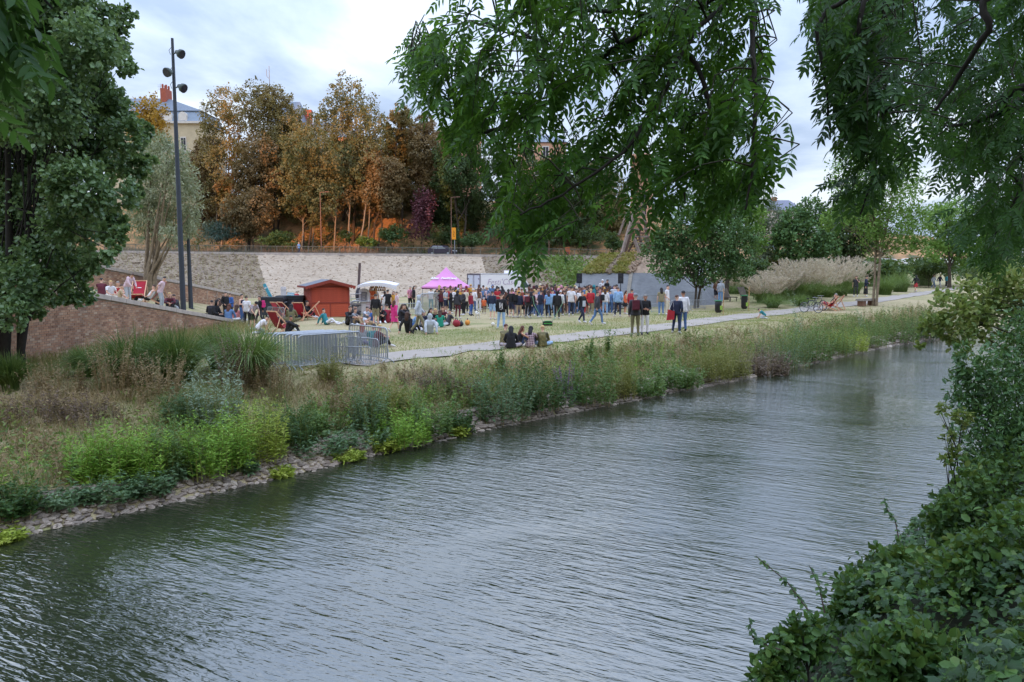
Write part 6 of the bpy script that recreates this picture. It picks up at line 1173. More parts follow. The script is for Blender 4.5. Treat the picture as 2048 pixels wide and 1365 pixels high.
def body_proto(P, fem=False):
 mb = MB(); S = []
 def cap(a, b, ra, rb, lab, flat=1.0):
  V, F = capsule(a, b, ra, rb, flat=flat); mb.add(V, F); S.append((np.array(a, float), np.array(b, float), (ra + rb) / 2, lab))
 hw = 1.0 if not fem else .93; up = nrm(P['nck'] - P['che']); hu = nrm(P['hd'] - P['nck'] + np.array([0, .02, 0])); side = nrm(P['shR'] - P['shL']); fw = nrm(np.cross(up, side)); fw = fw if np.dot(fw, [0, -1, 0]) > -.5 else -fw
 hf = nrm(np.cross(hu, side)); hf = hf if np.dot(hf, fw) > 0 else -hf
 for sg in (-1, 1):
  cap(P['pel'] + side * .065 * sg, P['che'] + side * .055 * sg * hw, .108 if not fem else .112, .112 * hw, 'torso'); cap(P['che'] + side * .06 * sg, P['che'] + up * .1 + side * .085 * sg * hw, .105, .085, 'torso')
 cap(P['pel'], P['che'], .11, .115, 'torso'); cap(P['che'], P['nck'] - up * .06, .11, .075, 'torso'); cap(P['shL'] * .9 + P['shR'] * .1, P['shR'] * .9 + P['shL'] * .1, .058, .058, 'torso'); cap(P['nck'] - up * .05, P['nck'] + hu * .07, .056, .052, 'neck')
 H = P['hd']; cap(H - hu * .02 - hf * .005, H + hu * .045 - hf * .012, .078, .083, 'head'); cap(H - hu * .07 + hf * .035, H - hu * .02 + hf * .03, .050, .058, 'head'); cap(H - hu * .105 + hf * .055, H - hu * .09 + hf * .05, .026, .034, 'head'); cap(H - hu * .03 + hf * .085, H + hu * .012 + hf * .080, .016, .010, 'head')
 for sg in (-1, 1): cap(H - hu * .02 + side * .083 * sg, H + hu * .02 + side * .087 * sg - hf * .01, .014, .018, 'head')
 for s in 'LR':
  cap(P['sh' + s], P['el' + s], .053 * hw, .041 * hw, 'uarm'); cap(P['el' + s], P['wr' + s], .040 * hw, .028 * hw, 'farm'); hd = nrm(P['ha' + s] - P['wr' + s]); cap(P['wr' + s], P['wr' + s] + hd * .07, .027, .034, 'hand', .55)
  cap(P['hi' + s], P['kn' + s], .092, .058, 'thigh'); cap(P['kn' + s], P['an' + s], .056, .039, 'shin'); cap(P['an' + s], P['an' + s] * .45 + P['to' + s] * .55, .042, .040, 'foot'); cap(P['an' + s] * .5 + P['to' + s] * .5, P['to' + s], .040, .032, 'foot')
  heel = P['an' + s] - nrm(P['to' + s] - P['an' + s]) * .035; cap(heel * np.array([1, 1, 1]) + (P['to' + s] - P['an' + s]) * .1, P['an' + s], .036, .038, 'foot')
 cap(P['pel'] + side * .06, P['hiR'], .105, .095, 'pelvis'); cap(P['pel'] - side * .06, P['hiL'], .105, .095, 'pelvis')
 me = D.meshes.new('grow'); me.from_pydata(mb.v, [], mb.f); o = D.objects.new('grow', me); COL.objects.link(o)
 r = o.modifiers.new('r', 'REMESH'); r.mode = 'VOXEL'; r.voxel_size = .0165; sm = o.modifiers.new('s', 'SMOOTH'); sm.factor = .5; sm.iterations = 3; dc = o.modifiers.new('d', 'DECIMATE'); dc.ratio = .22
 dg = bpy.context.evaluated_depsgraph_get(); dg.update(); ev = D.meshes.new_from_object(o.evaluated_get(dg)); D.objects.remove(o); D.meshes.remove(me)
 nv = len(ev.vertices); V = np.zeros(nv * 3); ev.vertices.foreach_get('co', V); V = V.reshape(-1, 3); N = np.zeros(nv * 3); ev.vertices.foreach_get('normal', N); N = N.reshape(-1, 3); F = [tuple(p.vertices) for p in ev.polygons]; D.meshes.remove(ev)
 C = np.array([V[list(f)].mean(0) for f in F]); best = np.full(len(C), 9.); lab = np.array(['torso'] * len(C), dtype='<U6'); tt = np.zeros(len(C))
 for a, b, rr, l in S:
  d = b - a; t = np.clip(((C - a) @ d) / max(1e-9, d @ d), 0, 1); q = np.linalg.norm(C - a - t[:, None] * d, axis=1) - rr; m = q < best; best[m] = q[m]; lab[m] = l; tt[m] = t[m]
 # fingers rooted in the palm, eyes and mouth
 X = MB()
 for s, sg in (('L', -1), ('R', 1)):
  w, h = P['wr' + s], nrm(P['ha' + s] - P['wr' + s]); sd = nrm(np.cross(h, [1, 0, 0] if abs(h[0]) < .8 else [0, 1, 0])); pn = np.cross(h, sd); k = w + h * .075
  for i, (off, ln) in enumerate([(-.027, .058), (-.009, .070), (.009, .066), (.027, .052)]):
   a = k + sd * off - h * .02; X.tube([a, a + h * ln * .6 + pn * .004, a + h * ln + pn * .022 * (1 if i else .8)], [.0085, .0080, .006], 5)
  a = w + h * .03 + sd * -.028; X.tube([a, a - sd * .028 + h * .03, a - sd * .03 + h * .058 + pn * .008], [.010, .009, .007], 5)
 for sg in (-1, 1): X.ball(tuple(H + side * .032 * sg + hu * .012 + hf * .078), .010, 6, 4, 1)
 c = H - hu * .062 + hf * .088; X.ball(tuple(c), (.022, .008, .006), 6, 4, 1)
 return dict(V=V, N=N, F=F, C=C, lab=lab, tt=tt, X=X, P=P, H=H, hu=hu, hf=hf, side=side, up=up)
def sub_mesh(name, B, mask, off, grow=None):
 idx = [f for f, m in zip(B['F'], mask) if m]; used = sorted({i for f in idx for i in f}); mp = {v: i for i, v in enumerate(used)}; u = np.array(used, int)
 V = B['V'][u] + B['N'][u] * off
 if grow is not None: V = grow(V)
 me = D.meshes.new(name); me.from_pydata([tuple(v) for v in V], [], [tuple(mp[i] for i in f) for f in idx]); me.polygons.foreach_set('use_smooth', np.ones(len(me.polygons), bool)); me.update(); return me
M_DUMMY = plain('cloth_default', (.2, .2, .2)); M_EYE = plain('eye_and_mouth', (.05, .03, .03), .5)
_PROTO = {}
def proto(ps, fem):
 if (ps, fem) in _PROTO: return _PROTO[ps, fem]
 B = body_proto(POSES[ps], fem); L_, t, C, P = B['lab'], B['tt'], B['C'], B['P']; M = {}
 n = len(B['V']); me = D.meshes.new('person_body'); X = B['X']; me.from_pydata([tuple(v) for v in B['V']] + X.v, [], B['F'] + [tuple(i + n for i in f) for f in X.f]); me.materials.append(M_DUMMY); me.materials.append(M_EYE)
 me.polygons.foreach_set('material_index', [0] * len(B['F']) + X.mi); me.polygons.foreach_set('use_smooth', np.ones(len(me.polygons), bool)); me.update(); M['body'] = me
 h = (C - P['pel']) @ B['up']; tor = (L_ == 'torso') | (L_ == 'pelvis'); low = tor & (h < .04); neck_ok = (C - P['nck']) @ B['up'] < -.005
 top = (tor & (h > -.09) & neck_ok); arm = L_ == 'uarm'; fa = L_ == 'farm'; sit = ps in ('knees', 'cross', 'lean', 'ledge', 'recline', 'kneel'); hem = lambda m: m & ((C - P['pel']) @ B['up'] > (-.14 if not sit else -.06))
 M['tee'] = sub_mesh('shirt', B, top | (arm & (t < .62)), .016); M['long'] = sub_mesh('jacket', B, top | arm | (fa & (t < .97)) | ((L_ == 'thigh') & (t < .05)), .022); M['vest'] = sub_mesh('vest', B, top & ~((C - P['nck']) @ B['up'] > -.06), .012)
 M['hood'] = sub_mesh('hoodie', B, (tor & (h > -.1)) | arm | (fa & (t < .97)) | (L_ == 'neck') | ((L_ == 'head') & (((C - B['H']) @ B['hf'] < .045)) & ((C - B['H']) @ B['hu'] > -.1)), .026)
 M['trousers'] = sub_mesh('trousers', B, low | (L_ == 'thigh') | ((L_ == 'shin') & (t < .93)), .013); M['shorts'] = sub_mesh('shorts', B, low | ((L_ == 'thigh') & (t < .85)), .024)
 M['leggings'] = sub_mesh('leggings', B, low | (L_ == 'thigh') | (L_ == 'shin'), .005); M['shoes'] = sub_mesh('shoes', B, (L_ == 'foot') | ((L_ == 'shin') & (t > .93)), .011)
 hh = (C - B['H']) @ B['hu']; hf = (C - B['H']) @ B['hf']; M['short_hair'] = sub_mesh('hair', B, (L_ == 'head') & ((hh > .045 + .35 * hf) & (hf < .07)) & ~((hh < -.04)), .014); M['cap'] = sub_mesh('cap', B, (L_ == 'head') & (hh > .04), .02)
 # long hair: back shell plus falling lock
 m = (L_ == 'head') & ((hh > .05 + .3 * hf) | (hf < -.01)) & (hf < .07) & (hh > -.1); base = sub_mesh('hair', B, m, .016); bm = bmesh.new(); bm.from_mesh(base); mb = MB(); H, hu, hfv, sd, up = B['H'], B['hu'], B['hf'], B['side'], B['up']
 for o_, w in ((0, .062), (-.05, .045), (.05, .045)):
  a = H - hfv * .055 + sd * o_; mb.tube([a + hu * .02, a - hu * .08 - hfv * .02, a - hu * .10 - up * .10 - hfv * .045, a - hu * .1 - up * .24 - hfv * .045], [w * .8, w, w * .85, w * .35], 8)
 k = bmesh.ops.create_vert if False else None
 me2 = mb.mesh('hair', M_DUMMY); bm.from_mesh(me2); D.meshes.remove(me2); bm.to_mesh(base); bm.free(); base.polygons.foreach_set('use_smooth', np.ones(len(base.polygons), bool)); M['long_hair'] = base
 mb = MB(); a = H - hfv * .085 + hu * .06; mb.ball(tuple(a), .045, 8, 6); bm = bmesh.new(); bm.from_mesh(M['short_hair']); q = mb.mesh('hair', M_DUMMY); bm.from_mesh(q); D.meshes.remove(q); me = D.meshes.new('hair'); bm.to_mesh(me); bm.free(); M['bun_hair'] = me
 # skirt / dress / backpack
 def flare(l):
  mb = MB(); n_ = 14; rows = []
  for f in (0, .35, .7, 1):
   c = P['pel'] + np.array([0, 0, .08 - l * f]); rr = .128 + .075 * f; rows += [(c[0] + (rr + .03 * (1 - f) + .008 * math.sin(j * 2.6)) * math.cos(2 * math.pi * j / n_), c[1] + rr * .92 * math.sin(2 * math.pi * j / n_), c[2]) for j in range(n_)]
  mb.add(rows, [(i * n_ + j, i * n_ + (j + 1) % n_, (i + 1) * n_ + (j + 1) % n_, (i + 1) * n_ + j) for i in range(3) for j in range(n_)], 0, True); return mb.mesh('skirt', M_DUMMY)
 M['skirt'] = flare(.46); M['dress'] = flare(.80)
 mb = MB(); c = P['che'] - np.cross(B['side'], B['up']) * 0; bk = -B['hf'] * np.array([1, 1, .3]); c = P['che'] + bk * .20 - B['up'] * .02
 R = Matrix((tuple(B['side']), tuple(nrm(np.cross(B['up'], B['side']))), tuple(B['up']))).transposed(); mb.box(tuple(c), (.29, .15, .40), rot=R); mb.box(tuple(c + bk * .09 - B['up'] * .06), (.22, .06, .22), rot=R)
 for s in (-1, 1): mb.tube([tuple(c + B['side'] * .1 * s + B['up'] * .18), tuple(P['nck'] + B['side'] * .11 * s - B['up'] * .03), tuple(P['che'] + B['side'] * .12 * s - bk * .14), tuple(c + B['side'] * .13 * s - B['up'] * .17)], .016, 5)
 M['backpack'] = mb.mesh('backpack', M_DUMMY)
 for kk, m_ in M.items():
  if kk != 'body' and not m_.materials: m_.materials.append(M_DUMMY)
 _PROTO[ps, fem] = M; return M
CLOTH = dict(black='1c1b20', navy='262c44', dark='2a2830', charcoal='3a3940', grey='8b8d94', lightgrey='b9bdc6', white='e0dce0', cream='d8ccba', red='b02a36', crimson='8f2238', maroon='5c2230', pink='d890a8', hotpink='d6347f', palepink='d9bcc6', orange='d8683c', mustard='c9943a', yellow='d9b04a', olive='6e684a', khaki='8d8469', beige='b8a084', brown='6d4c3c', teal='2f7f88', green='1f8a72', skyblue='7fa8d8', lightblue='8fb0d6', blue='3f64a8', denim='5d7ba6', jeans='46628f', darkjeans='2c3a58', paleblue='9cb9dc', purple='5b5478', salmon='c87a78', plaid='7d6870', camo='5d5a3c', silver='a8adb5')
_CM = {}
def cloth(c):
 if c not in _CM: _CM[c] = plain(c + '_cloth', hx(CLOTH[c]), .85, .14, 7)
 return _CM[c]
def plaid_mat(name, a, b, sc):
 m, nt, bb = new_mat(name); tc = nt.nodes.new('ShaderNodeTexCoord'); o = []
 for ax in 'XZ':
  w = nt.nodes.new('ShaderNodeTexWave'); w.bands_direction = ax; w.inputs['Scale'].default_value = sc; nt.links.new(tc.outputs['Object'], w.inputs[0]); o.append(w.outputs[1])
 r = ramp_node(nt, [hx(a), hx(b)], [.35, .62]); nt.links.new(_math(nt, 'MULTIPLY', _math(nt, 'ADD', o[0], o[1]), .5), r.inputs[0]); nt.links.new(r.outputs[0], bb.inputs['Base Color']); bb.inputs['Roughness'].default_value = .9; return m
_CM['plaid'] = plaid_mat('plaid_cloth', '4a2f3c', 'c2a8b0', 4.5); _CM['camo'] = leafmat('camouflage_cloth', [hx('3f3d2a'), hx('6d6642'), hx('8a7a50')], 1, 9, 0); _CM['pattern'] = plaid_mat('patterned_cloth', '7a5f6c', 'c9c2c8', 7)
CLOTH['pattern'] = ''
SKIN = [plain('skin_light', hx('dcae98'), .6, .06, 5), plain('skin_tan', hx('c79278'), .6, .06, 5), plain('skin_brown', hx('7d543f'), .6, .06, 5)]
HAIR = dict(brown='4a3026', dark='231c1b', black='15131a', blond='c4a26c', red='8a4028', grey='8a8480', auburn='5e3424')
_HM = {k: plain(k + '_hair', hx(v), .6, .2, 12) for k, v in HAIR.items()}
WORDS = dict(tee='t-shirt', long='jacket', vest='vest top', hood='hoodie', trousers='trousers', shorts='shorts', leggings='leggings', skirt='skirt', dress='long skirt')
_people = []
def person(px, py, hpx, ps, yaw, top, tk, bot, bk, hair='brown', hk='short_hair', fem=False, skin=0, pack=None, cap=None, lab=None, shoes='white', loc=None, where='', sc=None, group=None):
 M = proto(ps, fem); b = loc if loc is not None else ground(px, py); nat = dict(knees=.9, cross=.89, lean=.89, ledge=.88, recline=1.05, kneel=.86, bend=1.55, handsback=1.67).get(ps, 1.75)
 s = sc or float(np.clip(hpx * b.y / FPX / nat, .86, 1.1))
 o = link('person', M['body'], None, b, (0, 0, math.radians(yaw)), s); o.material_slots[0].link = 'OBJECT'; o.material_slots[0].material = SKIN[skin]
 def add(key, nm, mt):
  c = link(nm, M[key], o); c.material_slots[0].link = 'OBJECT'; c.material_slots[0].material = mt; return c
 names = dict(tee='shirt', long='jacket', vest='vest', hood='hoodie')
 add(tk, names[tk], cloth(top))
 if bk in ('skirt', 'dress'): add(bk, 'skirt', cloth(bot))
 else: add(bk, bk, cloth(bot))
 add('shoes', 'shoes', cloth(shoes))
 if tk != 'hood' or hk == 'long_hair': add(hk, 'hair', _HM[hair])
 if cap: add('cap', 'cap', cloth(cap))
 if pack: tag(add('backpack', 'backpack', cloth(pack)))
 nm = {'paleblue': 'pale blue', 'lightblue': 'light blue', 'skyblue': 'sky blue', 'lightgrey': 'light grey', 'darkjeans': 'dark denim', 'jeans': 'blue denim', 'palepink': 'pale pink', 'hotpink': 'hot pink', 'denim': 'faded denim', 'pattern': 'patterned', 'camo': 'camouflage', 'dark': 'dark grey'}
 w = lambda c: nm.get(c, c)
 if not lab:
  hw_ = {'long_hair': 'long ' + hair + ' hair', 'bun_hair': hair + ' bun', 'short_hair': 'short ' + hair + ' hair'}[hk]
  lab = f"{w(top)} {WORDS[tk]}, {w(bot)} {WORDS[bk]}" + (f", {w(pack)} backpack" if pack else f", {w(cap)} cap" if cap else f", {hw_}" if not (tk == 'hood' and hk != 'long_hair') else '') + ", " + where
 o['label'] = lab; o['category'] = 'person'; o['group'] = group or where_group(px); _people.append((o, px, lab)); return o
def where_group(px): return 'people on the ramp' if px < 400 else 'people on the lawn'
A = 'long_hair'; Bn = 'bun_hair'
def people():
 P = person
 # on the ramp behind the brick wall
 P(204, 593, 31, 'knees', 200, 'maroon', 'tee', 'darkjeans', 'trousers', 'dark', lab='dark-haired person in maroon sitting on the ramp under the alder leaves, leftmost of the sitters')
 P(222, 598, 33, 'cross', 60, 'white', 'tee', 'cream', 'trousers', 'blond', lab='blond person in white t-shirt sitting at the wall, second from the left', where='')
 P(237, 598, 34, 'cross', 40, 'red', 'vest', 'white', 'shorts', 'grey', lab='grey-haired person in bright red vest sitting beside the blond person in white')
 P(233, 583, 52, 'stand', 180, 'white', 'tee', 'black', 'shorts', 'dark', lab='person in white and black standing at the ramp top, head hidden in the leaves')
 P(258, 606, 42, 'bend', 75, 'palepink', 'long', 'lightgrey', 'trousers', 'brown', lab='person in pale pink shirt bending forward on the ramp left of the empty deck chair', sc=.8)
 P(268, 602, 33, 'knees', 70, 'charcoal', 'tee', 'grey', 'trousers', 'dark', lab='person in charcoal t-shirt with hand at the face, behind the one in pale pink')
 P(243, 604, 24, 'cross', 120, 'beige', 'tee', 'beige', 'shorts', 'brown', lab='person in beige shorts sitting lowest at the wall between red and pink', sc=.8)
 P(294, 611, 40, 'recline', -75, 'white', 'vest', 'black', 'trousers', 'brown', fem=True, loc=None, lab='person in white top and black trousers hunched in a deck chair on the ramp', shoes='black')
 P(324, 619, 62, 'handsback', 95, 'palepink', 'tee', 'silver', 'trousers', 'dark', lab='dark-haired person in pale pink t-shirt leaning forward, hands behind the back')
 P(341, 622, 36, 'knees', 20, 'maroon', 'long', 'black', 'trousers', 'blond', lab='fair-haired person in maroon and black jacket sitting left of the tall lamp post')
 P(351, 624, 30, 'knees', -20, 'charcoal', 'long', 'lightgrey', 'trousers', 'dark', lab='smaller dark-haired person sitting against the tall lamp post')
 # at the low end of the brick wall
 P(431, 638, 42, 'ledge', 80, 'black', 'hood', 'black', 'trousers', 'black', lab='hooded person in black sitting at the left of the wall-end group', loc=None)
 P(437, 632, 36, 'knees', 150, 'charcoal', 'long', 'darkjeans', 'trousers', 'black', lab='person in charcoal jacket crouched behind the hooded one at the wall end')
 P(443, 634, 36, 'knees', 170, 'beige', 'long', 'black', 'trousers', 'brown', hk=A, fem=True, lab='long-haired person in beige top in the middle of the wall-end group')
 P(424, 636, 34, 'cross', 190, 'dark', 'long', 'black', 'trousers', 'black', lab='dark-clothed person at the far left of the wall-end group, back turned')
 P(452, 640, 54, 'ease', 60, 'black', 'long', 'black', 'trousers', 'dark', lab='standing person in black jacket behind the denim jacket sitter')
 P(463, 640, 52, 'hold', -40, 'blue', 'long', 'charcoal', 'trousers', 'brown', lab='standing person in blue jacket looking down, beside the one in black')
 P(459, 646, 37, 'cross', 170, 'denim', 'long', 'white', 'trousers', 'auburn', hk=A, fem=True, lab='auburn-haired person in faded denim jacket sitting on the wall end')
 P(474, 648, 38, 'cross', 180, 'salmon', 'long', 'white', 'trousers', 'brown', hk=A, fem=True, lab='person in salmon pink top seen from behind, sitting on the wall end')
 P(485, 649, 60, 'folded', 80, 'navy', 'vest', 'jeans', 'trousers', 'dark', lab='person in navy body warmer standing with folded arms at the wall end')
 P(495, 654, 60, 'ease', 170, 'white', 'tee', 'dark', 'trousers', 'dark', lab='person in plain white t-shirt and dark trousers, left of the bending one')
 P(506, 660, 52, 'bend', 60, 'pattern', 'tee', 'black', 'shorts', 'black', cap='black', lab='person in patterned shirt and black cap leaning down above the tall grass')
 P(521, 652, 52, 'walk', -75, 'black', 'long', 'charcoal', 'trousers', 'brown', pack='hotpink', lab='person in black jacket with a pink backpack walking left of the waste container')
 P(523, 668, 34, 'kneel', 120, 'white', 'tee', 'grey', 'trousers', 'brown', lab='person in white t-shirt hunched over low down behind the tall grass')
 # deck chair groups by the containers
 P(566, 664, 40, 'recline', 150, 'charcoal', 'long', 'black', 'trousers', 'dark', lab='person in charcoal reclining in the dark red deck chair by the barriers', loc=None)
 P(580, 668, 36, 'knees', 100, 'black', 'long', 'black', 'trousers', 'dark', skin=1, lab='person in black sitting on the grass in front of the dark red deck chair')
 P(583, 645, 36, 'cross', 185, 'olive', 'long', 'olive', 'trousers', 'dark', fem=True, hk=A, lab='person in olive coat sitting on the grass, back turned, left of the kiosk')
 P(587, 637, 36, 'knees', 190, 'purple', 'long', 'darkjeans', 'trousers', 'black', lab='person in purple top sitting between the deck chairs left of the kiosk')
 P(591, 628, 44, 'bend', 175, 'red', 'tee', 'white', 'trousers', 'dark', lab='person in red top and white trousers bending over the open waste container')
 P(572, 637, 30, 'recline', 135, 'lightgrey', 'tee', 'grey', 'trousers', 'brown', lab='person in light grey half hidden in the deck chairs before the containers')
 P(613, 636, 46, 'knees', 70, 'black', 'long', 'black', 'trousers', 'dark', fem=True, hk=A, lab='long-haired person in black sitting against the left side of the kiosk')
 P(598, 641, 24, 'knees', 180, 'navy', 'long', 'navy', 'trousers', 'dark', skin=1, lab='person in navy low on the grass between the kiosk and the olive coat', sc=.8)
 P(655, 650, 32, 'lean', 75, 'teal', 'long', 'white', 'trousers', 'dark', lab='person in teal jumper leaning back on the hands in front of the kiosk')
 # seated group in front of the stall
 P(700, 651, 38, 'knees', 40, 'black', 'long', 'charcoal', 'trousers', 'brown', lab='person in black jacket at the left end of the group sitting before the stall')
 P(709, 651, 34, 'knees', 80, 'grey', 'tee', 'beige', 'trousers', 'brown', lab='person in grey t-shirt and beige trousers hugging the knees before the stall')
 P(714, 647, 36, 'knees', -60, 'charcoal', 'long', 'black', 'trousers', 'black', lab='person in charcoal partly behind the one in grey t-shirt')
 P(743, 650, 34, 'cross', -75, 'blue', 'tee', 'beige', 'shorts', 'brown', lab='person in blue t-shirt sitting cross-legged left of the khaki shorts')
 P(733, 646, 32, 'knees', 60, 'lightgrey', 'tee', 'grey', 'trousers', 'dark', lab='person in light grey behind the one in the blue t-shirt')
 P(762, 646, 36, 'knees', 20, 'black', 'long', 'black', 'trousers', 'dark', hk=A, fem=True, lab='long-haired person in black facing the camera left of the crimson top')
 P(773, 646, 37, 'cross', 175, 'crimson', 'tee', 'black', 'trousers', 'dark', lab='person in crimson top sitting with the back turned before the stall')
 P(783, 646, 28, 'knees', 90, 'pink', 'tee', 'purple', 'trousers', 'brown', lab='person in pink low beside the crimson top', sc=.8)
 P(725, 690, 42, 'knees', 190, 'grey', 'tee', 'black', 'trousers', 'red', hk=A, fem=True, lab='red-haired person sitting behind the stacked barriers, only the head clear above them')
 P(748, 694, 45, 'cross', 185, 'teal', 'tee', 'purple', 'trousers', 'dark', lab='person in teal top sitting behind the right end of the barriers')
 P(757, 695, 30, 'knees', 120, 'maroon', 'tee', 'black', 'trousers', 'blond', lab='fair-haired person low behind the rightmost barrier', sc=.9)
 P(752, 652, 63, 'stand', 180, 'black', 'long', 'khaki', 'shorts', 'dark', lab='person in black sweatshirt and khaki shorts standing with the back turned before the stall', shoes='black')
 P(789, 664, 54, 'walk', 150, 'hotpink', 'long', 'hotpink', 'skirt', 'auburn', hk=A, fem=True, lab='young person in hot pink coat walking across the lawn', sc=.82)
 P(838, 668, 77, 'walk', 100, 'lightgrey', 'hood', 'khaki', 'trousers', 'dark', lab='tall person in light grey hooded top with the hood up, walking on the lawn', shoes='charcoal')
 # at the stall counter
 P(744, 612, 42, 'hold', 0, 'orange', 'tee', 'orange', 'trousers', 'auburn', lab='stall holder in orange behind the counter of the food stall', loc=Vector((at_y(744, 620, 49.2).x, 49.2, 1.75)), sc=.98)
 P(751, 612, 42, 'ease', 10, 'white', 'tee', 'white', 'trousers', 'grey', lab='stall holder in white behind the counter of the food stall', loc=Vector((at_y(750.5, 620, 49.3).x, 49.3, 1.72)), sc=.95)
 P(770, 633, 50, 'stand', 200, 'white', 'tee', 'lightgrey', 'trousers', 'black', skin=2, lab='dark-skinned person in white at the right end of the stall counter')
 P(776, 633, 42, 'hip', 180, 'black', 'tee', 'black', 'shorts', 'dark', lab='person in black t-shirt and shorts queueing at the stall', sc=.92)
 P(787, 632, 47, 'ease', 20, 'mustard', 'tee', 'jeans', 'trousers', 'brown', fem=True, hk=A, lab='person in mustard yellow top chatting right of the stall')
 P(794, 634, 50, 'stand', -60, 'palepink', 'tee', 'lightgrey', 'trousers', 'dark', fem=True, lab='person in pale pink top beside the one in mustard yellow')
 # picnic group in the middle
 for a in [(803, 646, 38, 'knees', 100, 'dark', 'long', 'black', 'trousers', 'brown', A, 'long-haired person in dark grey facing right, left of the picnic group'), (812, 645, 37, 'knees', -40, 'black', 'long', 'black', 'trousers', 'dark', A, 'long-haired person in black facing the camera at the left of the picnic group'), (820, 666, 42, 'lean', 160, 'black', 'long', 'black', 'trousers', 'brown', A, 'person in black leaning back on the hands, left of the walker in the hooded top'), (847, 656, 34, 'knees', 30, 'navy', 'long', 'grey', 'trousers', 'auburn', A, 'auburn-haired person in navy just right of the hooded walker'), (858, 668, 40, 'lean', 200, 'lightgrey', 'hood', 'lightgrey', 'trousers', 'dark', 'short_hair', 'person in pale hooded top sitting in front of the picnic group'), (860, 653, 36, 'knees', 60, 'black', 'long', 'black', 'trousers', 'dark', A, 'dark-haired person in black in the middle of the picnic group'), (871, 654, 36, 'knees', 10, 'black', 'long', 'charcoal', 'trousers', 'blond', A, 'fair-haired person in black facing the camera in the picnic group'), (880, 655, 34, 'cross', 185, 'green', 'tee', 'lightgrey', 'trousers', 'brown', A, 'person in sea green top with back turned in the picnic group'), (893, 652, 32, 'lean', -60, 'charcoal', 'tee', 'grey', 'trousers', 'dark', 'short_hair', 'person in charcoal t-shirt lying back at the right of the picnic group'), (886, 648, 34, 'knees', 0, 'maroon', 'tee', 'black', 'trousers', 'auburn', A, 'auburn-haired person in maroon at the back of the picnic group'), (832, 658, 30, 'kneel', 60, 'skyblue', 'tee', 'blue', 'trousers', 'brown', A, 'person in sky blue half hidden behind the hooded walker')]:
  P(*a[:10], hk=a[10], fem=a[10] == A, lab=a[11])
 # front row of the crowd, left to right
 F = 'crowd front row'
 T = 'under the pink tent'
